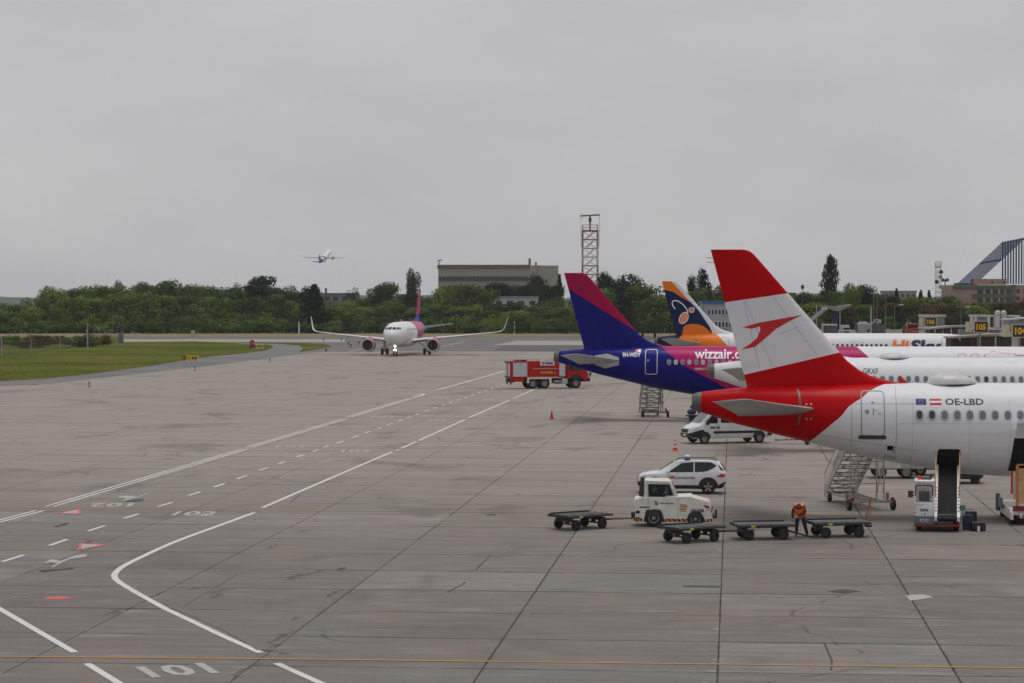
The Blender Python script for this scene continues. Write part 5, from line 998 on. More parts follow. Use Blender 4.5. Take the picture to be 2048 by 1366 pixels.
decal('hazard_edge', sh, bvh(MB().box(-1.72, yc, .6, 1.35, .84, 1.3)), [rdec, wlet], V, 'back', .004)
MB().box(-2.57, -.36, .28, .04, .14, .08).box(-2.57, 1.18, .28, .04, .14, .08).build('rear_lamps', lamp_red, V); MB().box(-2.2, -.62, .98, .06, .24, .22).cyl((-2.2, -.62, .5), (-2.2, -.62, .9), .03).box(-2.2, -.5, .6, .06, .3, .06).build('control_box', M('control teal', (.08, .16, .16), .4), V)
# suitcases
sc_ = M('black suitcase', (.018, .018, .022), .5); sn = M('navy suitcase', (.02, .025, .07), .5)
def case(px, py, sx, sy, sz, mat, label, rz=0, ry=0):
    c = at(px, py, label, 'suitcase', 'suitcase', rz, 'suitcases beside the belt loader'); MB().box(0, 0, sz / 2 + .03, sx, sy, sz).build('shell', mat, c, .03); m = MB()
    m.path([(-.10, sy * .3, sz + .03), (-.10, sy * .3, sz + .10), (.10, sy * .3, sz + .10), (.10, sy * .3, sz + .03)], .012, 5); m.build('handle', dsteel, c)
    for a in (-1, 1):
        for b in (-1, 1): MB().cyl((a * sx * .4, b * sy * .35 - .015, .03), (a * sx * .4, b * sy * .35 + .015, .03), .03, n=8).build('caster', black, c)
    for k in (-.25, 0, .25): MB().box(sx * k, -sy / 2 - .004, sz / 2 + .03, .02, .02, sz * .85).build('rib', mat, c)
case(1937, 1061, .42, .28, .62, sn, 'navy upright suitcase standing closest to the belt loader'); case(1943, 1057, .44, .30, .68, sc_, 'tall black suitcase standing just behind the navy one', .3); case(1957, 1062.5, .58, .40, .34, sc_, 'low black suitcase lying at the outer end of the suitcases', .15)
tag(MB().box(0, 0, .12, .10, .3, .20).build('luggage_label', white), 'small white luggage label leaning on the low black suitcase', 'luggage label').location = (*GP(1958, 1063.5)[:2], .0)
# ---------------------------------------------------------------- container loader at the right edge
x, y = XY(2062, 101.5); jwp = M('loader pale panel', (.5, .46, .38), .5, dirt=.2); V = thing('container_loader', 'orange and cream container loader cut off by the right picture edge', 'container loader', (x, y, 0), R(90))
MB().box(0, 0, .55, 5.0, 2.3, .25).build('platform', cream, V, .02)
for yy in (1.1, -1.1): MB().box(-.2, yy, .42, 5.2, .12, .34).build('side_beam', cream, V, .02)
m = MB()
for yy in (.75, .15): m.box(-1.6, yy, 1.55, .12, .12, 1.9)
for k in range(5): m.box(-1.6, .45, .9 + .4 * k, .08, .6, .07)
m.build('mast', M('loader orange', (.52, .20, .05), .5, dirt=.2), V); MB().box(-1.66, .45, 1.6, .06, .5, 1.5).build('mast_panel', M('loader pale orange', (.55, .33, .14), .5, dirt=.3), V)
MB().box(-1.6, .98, 1.75, .05, .08, 1.0).build('red_strip', rdec, V); MB().box(-1.6, .85, 1.6, .05, .16, 1.2).build('pale_panel', jwp, V); MB().box(-2.6, .5, .72, .05, 1.1, .22).build('rear_panel', M('dark red bumper', (.20, .02, .02), .5), V); MB().box(-2.62, .3, .42, .04, .9, .22).build('hazard_panel', white, V)
for k in range(4): MB().box(-2.645, .6 - .2 * k, .42, .01, .08, .24, rx=.6).build('hazard_bar', rdec, V)
MB().cyl((1.2, 1.25, .3), (1.2, 1.25, 1.05), .10).box(.3, 1.25, .75, 1.5, .06, .45).build('guard', lg, V)
for xx in (-1.8, 1.8):
    for yy in (-.95, .95): wheel(V, xx, yy, .32, .32, .24, .55, steel)
# ---------------------------------------------------------------- behind the stairs: cream trailer and its tractor, black low tug
V = at(1790, 955.5, 'cream closed trailer behind the cream boarding stairs', 'trailer', 'service_trailer', R(2)); 
MB().box(0, 0, 1.02, 2.9, 1.7, .98).build('box_body', M('trailer cream', (.58, .54, .47), .5, dirt=.3), V, .04); tb = bvh(MB().box(0, 0, 1.02, 2.9, 1.7, .98))
decal('red_edge', [fpoly([(-1.4, 1.44), (-.3, 1.44), (-.3, 1.47), (-1.4, 1.47)])], tb, rdec, V, 'near', .006)
for x0_ in (.28, .62, .98): MB().box(x0_ + .15, -.87, 1.0, .27, .03, .80).build('door_panel', M('trailer grey panel', (.40, .39, .36), .5, dirt=.2), V, .01)
MB().box(.45, 0, .50, 4.0, .6, .10).beam((1.3, 0, .48), (2.6, 0, .45), .10, .08).build('chassis', dsteel, V)
for xx in (-.85, .55):
    for yy in (-.72, .72): wheel(V, xx, yy, .36, .36, .22, .62, steel)
V = at(1870, 950, 'cream tow vehicle with orange and blue side stripe, half hidden behind the belt loader', 'tractor', 'tow_vehicle', R(2))
pr = [(-1.35, .42), (-1.35, .95), (-1.15, 1.28), (-.2, 1.36), (.4, 1.28), (1.3, 1.15), (1.45, .9), (1.45, .42)]; m = MB().prism(pr, 'y', -.78, .78); tb = bvh(m); m.build('body', cream, V, .06)
decal('side_stripe', [fpoly([(-.55, .84), (.95, .72), (.95, .77), (-.55, .89)])], tb, M('hazard orange', (.62, .22, .02), .5), V, 'near', .008); decal('side_lettering', [text2d('GG', -.20, .98, .30, .12, .03)], tb, ink, V, 'near', .008)
decal('wheel_arch', [fpoly([(-.85 + .42 * math.cos(R(t)), .42 + .42 * math.sin(R(t))) for t in range(0, 181, 15)])], tb, black, V, 'near', .010)
for xx in (-.85, .95):
    for yy in (-.72, .72): wheel(V, xx, yy, .33, .33, .22, .55, rdec if False else steel)
V = at(1921, 966, 'black low tug with a pale number plate behind the belt loader', 'tug', 'low_tug', R(-4))
pr = [(-1.25, .28), (-1.25, .70), (-1.1, .84), (1.05, .80), (1.22, .72), (1.15, .34), (.9, .24)]; m = MB().prism(pr, 'y', -.85, .85); tb = bvh(m); m.build('body', M('black tug paint', (.018, .02, .024), .35), V, .05)
decal('number_plate', [fpoly([(.42, .55), (.95, .55), (.95, .70), (.42, .70)])], tb, M('plate pale', (.5, .52, .56), .4), V, 'near', .008); MB().box(0, 0, .86, 1.6, 1.2, .06).build('deck', dsteel, V)
for xx in (-.75, .75):
    for yy in (-.75, .75): wheel(V, xx, yy, .25, .25, .2, .5, dsteel)
# ---------------------------------------------------------------- laden cart behind the van, tow bar
V = cart(1403, 846, R(176), 'baggage cart piled with blue bags behind the white van', None, 0.0, 1.0, None); 
bgm = [M('blue bag', (.02, .03, .16), .7), M('teal bag', (.015, .12, .20), .6), M('black bag', (.02, .02, .022), .7), M('brown bag', (.12, .08, .06), .7)]
vx, vy = V.location.x, V.location.y
for i, (dx, dz, sx, sz, k, lb) in enumerate(((-.75, .64, .75, .45, 0, 'blue bag lying at the outer end of the laden cart'), (.05, .64, .7, .40, 2, 'black bag in the bottom layer of the laden cart'), (-.62, 1.09, .55, .32, 0, 'second blue bag stacked on top of the outer blue one'), (.0, 1.04, .85, .30, 1, 'teal bag on the upper layer of the laden cart'), (-.45, 1.41, .35, .25, 2, 'dark bag topmost on the laden cart'), (.15, 1.34, .28, .22, 3, 'brown bag resting on the teal bag'), (.75, .64, .6, .5, 2, 'black bag at the inner end of the laden cart'))):
    o = MB().ball((0, 0, sz / 2), (sx / 2, .34, sz / 2), 12).build('bag', bgm[k]); o.location = (vx + dx, vy - .2 + .1 * (i % 2), dz); tag(o, lb, 'bag', 'bags piled on the cart behind the van')
    MB().path([(-.1, -.1, sz * .9), (-.05, -.1, sz + .06), (.05, -.1, sz + .06), (.1, -.1, sz * .9)], .012, 5).build('handle', black, o)
V = at(1590, 889, 'dark tow bar with small wheels on the ground under the red tail', 'tow bar', 'tow_bar', R(-4))
MB().cyl((-1.05, 0, .28), (1.6, 0, .35), .035).path([(-1.05, 0, .28), (-1.3, .2, .30)], .03).path([(-1.05, 0, .28), (-1.3, -.2, .22)], .03).path([(-.6, 0, .30), (-.5, 0, .52), (-.35, 0, .55), (-.2, 0, .34)], .02).build('bar', dsteel, V)
for yy in (-.12, .12): wheel(V, .82, yy, .18, .18, .09, .5, dsteel)
# ================================================================ WORKER
def skin_mesh(V_, E_, rad, root=0, sub=2):
    me = bpy.data.meshes.new('figure'); me.from_pydata(V_, E_, []); o = bpy.data.objects.new('figure', me); COL.objects.link(o)
    o.modifiers.new('skin', 'SKIN'); bm = bmesh.new(); bm.from_mesh(me); ly = bm.verts.layers.skin.verify()
    for i, v in enumerate(bm.verts):
        r = rad[i]; v[ly].radius = r if isinstance(r, tuple) else (r, r); v[ly].use_root = (i == root)
    bm.to_mesh(me); bm.free()
    m2 = o.modifiers.new('sub', 'SUBSURF'); m2.levels = sub; m2.render_levels = sub
    dg = bpy.context.evaluated_depsgraph_get(); r = bpy.data.meshes.new_from_object(o.evaluated_get(dg))
    vs, fs = [tuple(v.co) for v in r.vertices], [tuple(p.vertices) for p in r.polygons]
    bpy.data.objects.remove(o); bpy.data.meshes.remove(me); bpy.data.meshes.remove(r); return vs, fs
p = GP(1601, 1073.5)
W = thing('person', 'ground worker in an orange safety vest and dark red cap, bending over between two carts', 'person', (p.x, p.y, 0), R(-8))
J = [(0, .10, .87), (0, .02, 1.00), (0, -.13, 1.13), (0, -.27, 1.22), (0, -.37, 1.27), (-.01, -.43, 1.27), (-.01, -.49, 1.21),
     (-.20, -.24, 1.20), (-.275, -.33, .98), (-.235, -.44, .76), (.20, -.24, 1.20), (.235, -.38, .98), (-.02, -.52, .885),
     (-.105, .08, .84), (-.135, .0, .48), (-.15, .07, .11), (-.16, -.12, .045), (.105, .08, .84), (.185, .0, .47), (.275, .08, .11), (.265, -.11, .045)]
Ed = [(0, 1), (1, 2), (2, 3), (3, 4), (4, 5), (5, 6), (3, 7), (7, 8), (8, 9), (3, 10), (10, 11), (11, 12), (0, 13), (13, 14), (14, 15), (15, 16), (0, 17), (17, 18), (18, 19), (19, 20)]
rd = [(.155, .125), (.145, .115), (.16, .12), (.14, .10), .060, .085, .095, .078, .060, .042, .078, .060, .042, .115, .084, .058, (.056, .040), .115, .084, .058, (.056, .040)]
vs_, fs_ = skin_mesh(J, Ed, rd)
jeans = M('dark jeans', (.020, .026, .048), .8, var=.25, scale=8); jack = M('black jacket', (.014, .014, .016), .75, var=.3, scale=8); skn = M('skin', (.36, .20, .145), .55); shoe = M('black boots', (.012, .012, .012), .6); vest = M('orange safety vest', (1.0, .17, .03), .8, var=.03, scale=6, spec=.2); refl = M('reflective strip', (.62, .60, .58), .35); capm = M('dark red cap', (.095, .014, .022), .8)
b = MB()
def reg(c):
    if c.y < -.385 and c.z > 1.12 and abs(c.x) < .13: return 2
    if c.z < .095: return 3
    if c.z < .86 and c.y > -.22: return 0
    return 1
V3 = [Vector(v) for v in vs_]
b.add(vs_, fs_, 0, True); b.m = [reg(sum((V3[i] for i in f), Vector()) / len(f)) for f in fs_]
def hand(w_, d, side, m=2):
    w_, d = Vector(w_), Vector(d).normalized(); s_ = Vector((1, 0, 0)) - d * d.x; s_.normalize(); n_ = d.cross(s_)
    pc = w_ + d * .05; b.loft([[tuple(w_ + d * t + s_ * (a * math.cos(q)) + n_ * (.014 * math.sin(q))) for q in [6.283 * i / 10 for i in range(10)]] for t, a in ((-.01, .026), (.03, .038), (.07, .042), (.09, .038))], m)
    for k, ln in enumerate((.070, .082, .078, .060)):
        p0 = w_ + d * .085 + s_ * (-.030 + .020 * k); p1 = p0 + d * ln * .5 - n_ * side * .012; p2 = p1 + d * ln * .35 - n_ * side * .035; b.cyl(p0, p1, .010, .009, 6, m); b.cyl(p1, p2, .009, .007, 6, m)
    p0 = w_ + d * .03 + s_ * (-.036 * side); p1 = p0 + d * .04 - s_ * .03 * side; b.cyl(p0, p1, .012, .010, 6, m); b.cyl(p1, p1 + d * .03 + s_ * .005 * side, .010, .008, 6, m)
hand((-.235, -.44, .76), (.02, -.15, -.95), 1); hand((-.02, -.52, .885), (-.7, -.2, -.45), -1)
# face: nose, ears, eyes under the cap's peak
hc = Vector((-.01, -.49, 1.215)); b.ball(hc + Vector((0, -.092, -.035)), (.014, .02, .024), 8, 2)
for sg in (-1, 1): b.ball(hc + Vector((sg * .088, .01, -.015)), (.014, .025, .034), 8, 2); b.ball(hc + Vector((sg * .034, -.088, -.010)), .011, 8, 1)
b.ball(hc + Vector((0, -.085, -.072)), (.026, .010, .008), 8, 1)
b.build('body', [jeans, jack, skn, shoe], W, angle=180)
m = MB().ball(hc + Vector((0, .015, .055)), (.105, .118, .085), 14); m.loft([[tuple(hc + Vector((a * .085, -.075 - t, .045 - t * .45 + .006 * s__))) for a, s__ in ((-1, -1), (-.6, 1), (0, 1.6), (.6, 1), (1, -1))] for t in (0, .05, .085)], 0, (False, False)); m.build('cap', capm, W)
# vest: open shell round the trunk, two front panels and a hanging flap
def trunk(t):
    a = [J[0], J[1], J[2], J[3]]; q = t * 3; i = min(2, int(q)); return Vector(a[i]).lerp(Vector(a[i + 1]), q - i)
def ringv(t, sx, sd, a0, a1, n=15):
    c = trunk(t); dd = (trunk(min(1, t + .05)) - trunk(max(0, t - .05))).normalized(); sxv = Vector((1, 0, 0)); nv = dd.cross(sxv)
    return [tuple(c + sxv * (sx * math.sin(a)) + nv * (-sd * math.cos(a))) for a in [R(a0 + (a1 - a0) * i / (n - 1)) for i in range(n)]]
def openloft(m, rings, mi=0):
    n = len(rings[0]); v = [p for r in rings for p in r]; m.add(v, [(k * n + i, k * n + i + 1, (k + 1) * n + i + 1, (k + 1) * n + i) for k in range(len(rings) - 1) for i in range(n - 1)], mi, True)
m = MB(); prof = [(-.34, .255, .215), (-.16, .235, .19), (0, .212, .17), (.2, .198, .158), (.45, .195, .155), (.7, .185, .145), (.9, .165, .125)]
openloft(m, [ringv(t, sx, sd, 16, 344) for t, sx, sd in prof])
for sg in (-1, 1): m.cyl((sg * .155, -.20, 1.305), (sg * .085, -.385, 1.235), .06, .05, 8)
o = m.build('safety_vest', [vest], W); o.modifiers.new('solid', 'SOLIDIFY').thickness = .012
m = MB(); openloft(m, [ringv(t, .205, .166, 40, 320) for t in (.30, .40)]); openloft(m, [ringv(t, .213, .172, 40, 320) for t in (-.06, .03)])
for sg in (-1, 1): m.cyl((sg * .150, -.21, 1.345), (sg * .085, -.37, 1.275), .022, .02, 8)
m.build('reflective_strip', refl, W)
tag(MB().box(0, 0, 0, .05, .05, .09).build('handset', M('pale handset', (.55, .52, .48), .5)), 'small pale handset held in the worker’s hand', 'handset').location = W.matrix_basis @ Vector((-.105, -.565, .83)) if False else (p.x - .105 * .99 - .565 * .139, p.y - .565 * .99 + .105 * .139, .835)
# ================================================================ TREES
def leaf_mat(name, dark, light, hue2):
    t = NT(name); oi = t.n('ShaderNodeObjectInfo'); p = t.pos(); rnd = oi.outputs['Random']
    c = t.mix(t.ramp(t.noise(p, .45, 4, .65), .35, .65), dark, light); c = t.mix(t.math('MULTIPLY', t.ramp(rnd, .2, 1), .75), c, hue2)
    c = t.mix(t.math('MULTIPLY', t.ramp(t.noise(p, .22, 4), .42, .68), .45), c, tuple(x * 1.35 for x in light))
    hsv = t.n('ShaderNodeHueSaturation'); t.l(c, hsv.inputs['Color']); t.l(t.ramp(t.math('FRACT', t.math('MULTIPLY', rnd, 7.31)), 0, 1, .58, 1.38), hsv.inputs['Value']); t.l(t.ramp(t.math('FRACT', t.math('MULTIPLY', rnd, 3.77)), 0, 1, .482, .512), hsv.inputs['Hue']); hsv.inputs['Saturation'].default_value = 1.06; c = hsv.outputs[0]
    return t.fin(c, .85, 0, .06)
LEAF = leaf_mat('broad leaves', (.036, .064, .017), (.076, .128, .027), (.118, .150, .034)); LEAFD = leaf_mat('dark needles', (.012, .022, .012), (.020, .034, .016), (.020, .030, .016)); LEAFB = leaf_mat('brownish leaves', (.050, .050, .020), (.085, .075, .030), (.110, .070, .030)); LEAFO = leaf_mat('olive leaves', (.050, .082, .020), (.105, .155, .034), (.138, .158, .040))
BARK = M('tree bark', (.065, .052, .04), .9)
def leaves(m, c, rad, n, sz, flat=.0):
    for _ in range(n):
        while True:
            d = Vector((random.gauss(0, 1), random.gauss(0, 1), random.gauss(0, 1)))
            if d.length > .01: break
        d.normalize(); k = random.uniform(.62, 1.08); q = Vector((c[0] + d.x * rad[0] * k, c[1] + d.y * rad[1] * k, c[2] + d.z * rad[2] * k))
        nn = (d * 1.0 + Vector((random.uniform(-.6, .6), random.uniform(-.6, .6), random.uniform(-.35, .65) + flat))).normalized(); a = nn.orthogonal().normalized(); a.rotate(Matrix.Rotation(random.uniform(0, 6.28), 3, nn)); b_ = nn.cross(a); s_ = sz * random.uniform(.55, 1.25)
        m.add([q - a * s_ * .5, q + b_ * s_ * .38 + nn * s_ * .10, q + a * s_ * .55, q - b_ * s_ * .38 + nn * s_ * .1], [(0, 1, 2, 3)])
TM = {}
def tree_mesh(kind, sd):
    """Crown and trunk of a tree one unit wide and one unit high."""
    if (kind, sd) in TM: return TM[(kind, sd)]
    st_ = random.getstate(); random.seed(100 + sd * 17 + len(kind)); m, t = MB(), MB(); sz = .055
    t.cyl((0, 0, -.03), (.01, 0, .45), .030, .016, 7)
    def limb(a, b_, r): t.cyl(a, b_, r, r * .4, 5)
    if kind == 'broad':
        for _ in range(15):
            a, z = random.uniform(0, 6.28), random.uniform(.26, .86); rr = math.sin(math.pi * min(1, (z - .08) / .95)) ** .6 * random.uniform(.08, .30); c = (rr * math.cos(a), rr * math.sin(a), z); r_ = random.uniform(.13, .22)
            if random.random() < .5: limb((0, 0, .30), c, .012)
            leaves(m, c, (r_ * 1.1, r_ * 1.1, r_ * .72), 210, sz * .82)
        leaves(m, (0, 0, .50), (.34, .34, .36), 260, sz)
    elif kind == 'bush':
        for _ in range(12):
            a, z = random.uniform(0, 6.28), random.uniform(.12, .74); rr = random.uniform(.05, .34) * (1 - z * .4); c = (rr * math.cos(a), rr * math.sin(a), z); r_ = random.uniform(.15, .24); leaves(m, c, (r_, r_, r_ * 1.05), 170, .058)
        leaves(m, (0, 0, .3), (.42, .42, .34), 260, .07)
    elif kind == 'conifer':
        for k in range(13):
            z = .08 + .90 * k / 13; r_ = .46 * (1 - z) ** .8 + .02
            for _ in range(5): a = random.uniform(0, 6.28); leaves(m, (r_ * .55 * math.cos(a), r_ * .55 * math.sin(a), z - .02), (r_ * .55, r_ * .55, .05), 34, .055, -.5)
        t.cyl((0, 0, 0), (0, 0, .96), .022, .004, 6)
    elif kind == 'pine':
        for _ in range(11):
            a, z = random.uniform(0, 6.28), random.uniform(.48, .93); rr = random.uniform(.05, .33) * (1.25 - z); c = (rr * math.cos(a), rr * math.sin(a), z); limb((0, 0, z - .12), c, .010); leaves(m, c, (.17, .17, .075), 130, .05)
        t.cyl((0, 0, 0), (.01, .01, .9), .026, .008, 6)
    elif kind == 'poplar':
        for k in range(20):
            z = .10 + .86 * k / 20; w_ = math.sin(math.pi * min(1, (z + .12) / 1.14)) ** .42; a = random.uniform(0, 6.28); rr = random.uniform(.05, .26) * w_; leaves(m, (rr * math.cos(a), rr * math.sin(a), z), (.27 * w_ + .03, .27 * w_ + .03, .085), 110, .075)
        t.cyl((0, 0, 0), (0, 0, .9), .04, .006, 6)
    elif kind == 'sparse':
        for _ in range(14):
            a, z = random.uniform(0, 6.28), random.uniform(.34, .93); rr = random.uniform(.08, .36) * math.sin(math.pi * (z - .1) / .95); c = (rr * math.cos(a), rr * math.sin(a), z); limb((0, 0, z * .55), c, .010); leaves(m, c, (.13, .13, .10), 62, .042)
        t.cyl((0, 0, .4), (.02, .01, .85), .016, .005, 6)
    hz_ = max(v[2] for v in m.v); rr_ = sorted(math.hypot(v[0], v[1]) for v in m.v)[int(len(m.v) * .985)]; m.v = [(v[0] / rr_ * .5, v[1] / rr_ * .5, v[2] / hz_) for v in m.v]
    TM[(kind, sd)] = (m, t); random.setstate(st_); return TM[(kind, sd)]
MS = {}
NAMES = {'broad': 'broadleaf_tree', 'bush': 'bush', 'conifer': 'conifer_tree', 'pine': 'pine_tree', 'poplar': 'poplar_tree', 'sparse': 'thin_tree'}
def tree(kind, px, d, top, wpx, label, group=None, mat=None, base=0.0, sd=None):
    sd = random.randrange(4) if sd is None else sd; mat = mat or (LEAFD if kind in ('conifer', 'pine') else LEAF); k = (kind, sd, mat.name)
    if k not in MS:
        c, t = tree_mesh(kind, sd); MS[k] = (c.mesh('crown', mat, 180), t.mesh('trunk', BARK, 180))
    x, y = XY(px, d); h = ZP(top, d) - base; wd = wpx * d / F
    v = thing(NAMES[kind], label, 'bush' if kind == 'bush' else 'tree', (x, y, base), random.uniform(0, 6.28), group); v.scale = (wd, wd, h)
    link('crown', MS[k][0], v); link('trunk', MS[k][1], v); return v
# belt behind the taxiway
GB = 'trees of the belt behind the taxiway'; GBU = 'bushes at the foot of the tree belt'
LB, LBO, LBU = 'leafy green tree in the dense belt behind the taxiway', 'olive green tree in the dense belt behind the taxiway', 'low green bush at the foot of the belt behind the taxiway'
prof = [(-80, 606), (0, 601), (55, 596), (85, 576), (200, 569), (300, 566), (420, 568), (560, 573), (610, 584), (640, 600), (720, 597), (745, 584), (800, 588), (860, 584), (900, 582), (955, 588), (975, 603), (1080, 603), (1095, 590), (1200, 586), (1330, 588), (1420, 596), (1480, 600), (1640, 606)]
def wh(px):
    for x1, s_ in ((95, 'at the far left, behind the airfield fence'), (260, 'behind the fence shrubs'), (420, 'behind the guidance sign'), (560, 'behind the round red board'), (690, 'behind the left wing of the taxiing airliner'), (850, 'directly behind the taxiing airliner'), (1000, 'behind the right wing of the taxiing airliner'), (1130, 'between the taxiing airliner and the blue fin'), (1290, 'right of the blue and magenta fin'), (1600, 'around the orange tipped fin'), (1720, 'right of the big red fin'), (1800, 'behind the dark mesh container'), (1880, 'behind the orange truck'), (1960, 'in front of the pink block'), (9999, 'at the far right')):
        if px < x1: return s_
px = -70
while px < 1500:
    d = random.uniform(735, 775); top = lerp(prof, px) + random.uniform(-3, 9); tree(random.choice(['broad', 'broad', 'broad', 'sparse']), px, d, top, random.uniform(62, 92), 'tall green belt tree ' + wh(px), GB); px += random.uniform(24, 34)
px = -70
while px < 1480:
    d = random.uniform(705, 730); top = lerp(prof, px) + random.uniform(12, 28); tree('broad', px, d, top, random.uniform(54, 86), 'lighter front belt tree ' + wh(px), GB, LEAFO); px += random.uniform(25, 37)
px = -70
while px < 1460:
    d = random.uniform(688, 703); top = random.uniform(622, 645); tree('bush', px, d, top, random.uniform(40, 68), 'low belt bush ' + wh(px), GBU, random.choice([LEAF, LEAFO, LEAF])); px += random.uniform(20, 30)
for a in ((105, 735, 571, 66, 'broad', 'rounded dark tree at the left end of the belt skyline'), (170, 738, 571, 80, 'broad', 'broad dark tree second from the left end of the belt skyline'), (205, 742, 566, 58, 'broad', 'pointed leafy tree rising above the left belt, beside a pale thin tree'), (237, 745, 558, 34, 'sparse', 'pale thin tree on the left part of the belt skyline'), (290, 740, 561, 40, 'broad', 'narrow dark tree left of the widest crown of the left belt'), (335, 742, 556, 80, 'broad', 'widest dark crown of the left belt skyline'), (398, 745, 566, 60, 'sparse', 'pale airy tree right of the widest dark crown'), (478, 745, 563, 44, 'sparse', 'thin tree left of the tall dark pine'), (578, 745, 569, 48, 'sparse', 'pale airy tree right of the tall dark pine'), (706, 745, 572, 46, 'sparse', 'feathery tree right of the distant flat roofed building'), (768, 742, 562, 74, 'broad', 'pointed leafy tree between the distant buildings and the dark square tree'), (893, 735, 573, 74, 'broad', 'light green crown at the left foot of the long concrete hall'), (930, 733, 566, 82, 'broad', 'biggest light green crown below the long concrete hall'), (968, 736, 575, 70, 'broad', 'light green crown left of the white depot'), (1075, 790, 545, 50, 'broad', 'dark tree standing against the end of the concrete hall'), (1000, 800, 563, 60, 'broad', 'dark tree below the window band of the hall'), (1050, 800, 566, 60, 'broad', 'dark tree right below the hall windows')):
    tree(a[4], a[0], a[1], a[2], a[3], a[5], None, LEAFO if 'light green' in a[5] else (LEAFD if 'dark' in a[5] and a[4] == 'broad' and a[0] > 900 else LEAF))
for x_ in range(884, 1122, 23): tree('broad', x_ + random.uniform(-5, 5), 812, random.uniform(563, 573), random.uniform(40, 56), 'dark tree in the row below the windows of the concrete hall', 'trees below the concrete hall', random.choice([LEAF, LEAFD, LEAF]))
tree('pine', 522, 738, 550, 84, 'tall dark pine above the left part of the belt', sd=0); tree('pine', 524, 735, 575, 90, 'dark lower pine in front of the tall pine', sd=1)
tree('conifer', 630, 700, 566, 66, 'dark conifer left of the distant flat roofed building', sd=1); tree('pine', 620, 703, 571, 50, 'dark ragged conifer crown beside the dark conifer', sd=2)
tree('broad', 826, 760, 535, 34, 'dark square-topped tree left of the concrete hall', mat=LEAFD, sd=1); tree('conifer', 1119, 800, 546, 28, 'small dark spruce at the right end of the concrete hall', sd=2)
# right of the blue and magenta fin
for a in ((1210, 640, 541, 46, 'broad', LEAFD, 'small round dark tree right of the lattice tower'), (1245, 635, 547, 104, 'broad', LEAFD, 'large dome-shaped dark tree right of the lattice tower'), (1200, 625, 572, 80, 'broad', LEAFO, 'lighter green tree in front of the dome-shaped tree'), (1285, 630, 565, 90, 'broad', LEAF, 'green tree left of the orange tipped fin'), (1310, 600, 590, 90, 'broad', LEAFO, 'green tree partly behind the orange tipped fin'), (1385, 520, 547, 30, 'broad', LEAFD, 'shorter of the two dark pointed trees behind the orange tail'), (1409, 520, 532, 32, 'broad', LEAFD, 'taller of the two dark pointed trees behind the orange tail'), (1400, 515, 575, 80, 'broad', LEAFO, 'green tree below the two dark pointed trees'), (1440, 510, 566, 60, 'broad', LEAF, 'green tree above the grey building with blue roof edge')):
    tree(a[4], a[0], a[1], a[2], a[3], a[6], None, a[5])
tree('poplar', 1662, 640, 506, 44, 'tall solitary poplar above the right tree line', mat=LEAFD, base=TZ, sd=0)
GR, LR1, LR2 = 'trees along the landside road', 'green tree along the landside road on the right', 'brownish tree along the landside road on the right'
for x_ in range(1575, 2090, 21): tree('broad', x_ + random.uniform(-6, 6), random.uniform(600, 640), lerp([(1575, 584), (1640, 584), (1700, 574), (1760, 582), (1800, 588), (1850, 590), (1900, 592), (1960, 604), (2100, 606)], x_) + random.uniform(-4, 7), random.uniform(44, 64), 'green roadside tree ' + wh(x_), GR, random.choice([LEAF, LEAFO, LEAFD]), TZ)
for x_ in range(1590, 2090, 26): tree('broad', x_ + random.uniform(-8, 8), random.uniform(555, 590), random.uniform(598, 614), random.uniform(44, 66), 'brownish roadside tree ' + wh(x_), GR, random.choice([LEAFB, LEAFO, LEAFB]), TZ)
for x_ in range(1590, 2090, 24): tree('bush', x_ + random.uniform(-8, 8), random.uniform(535, 550), random.uniform(622, 636), random.uniform(36, 56), 'low roadside bush ' + wh(x_), 'bushes along the landside road', random.choice([LEAF, LEAFB, LEAFD]), TZ)
tree('broad', 1705, 590, 565, 46, 'tallest round tree right of the solitary poplar', None, LEAFO, TZ); tree('broad', 1731, 595, 567, 44, 'dark round tree two crowns right of the solitary poplar', None, LEAFD, TZ)
for x_, t_ in ((1793, 575), (1842, 578), (1858, 579), (1840, 582)): tree('conifer', x_, 650, t_, 22, 'small pointed dark tree on the right skyline', 'pointed trees on the right skyline', LEAFD, TZ)
# shrubs by the airfield fence
for x_ in range(-20, 215, 19): tree('bush', x_ + random.uniform(-5, 5), random.uniform(470, 520), random.uniform(662, 672), random.uniform(26, 44), 'weedy shrub behind the airfield fence', 'shrubs behind the airfield fence', random.choice([LEAF, LEAFB, LEAFO]))
# ================================================================ BUILDINGS
def wallmat(n, c, **k): return M(n, c, .85, dirt=k.get('dirt', .35), scale=.3, var=.12)
def bthing(name, label, px, d, rz=None, base=0.0):
    x, y = XY(px, d); return thing(name, label, 'building', (x, y, base), YAW if rz is None else rz)
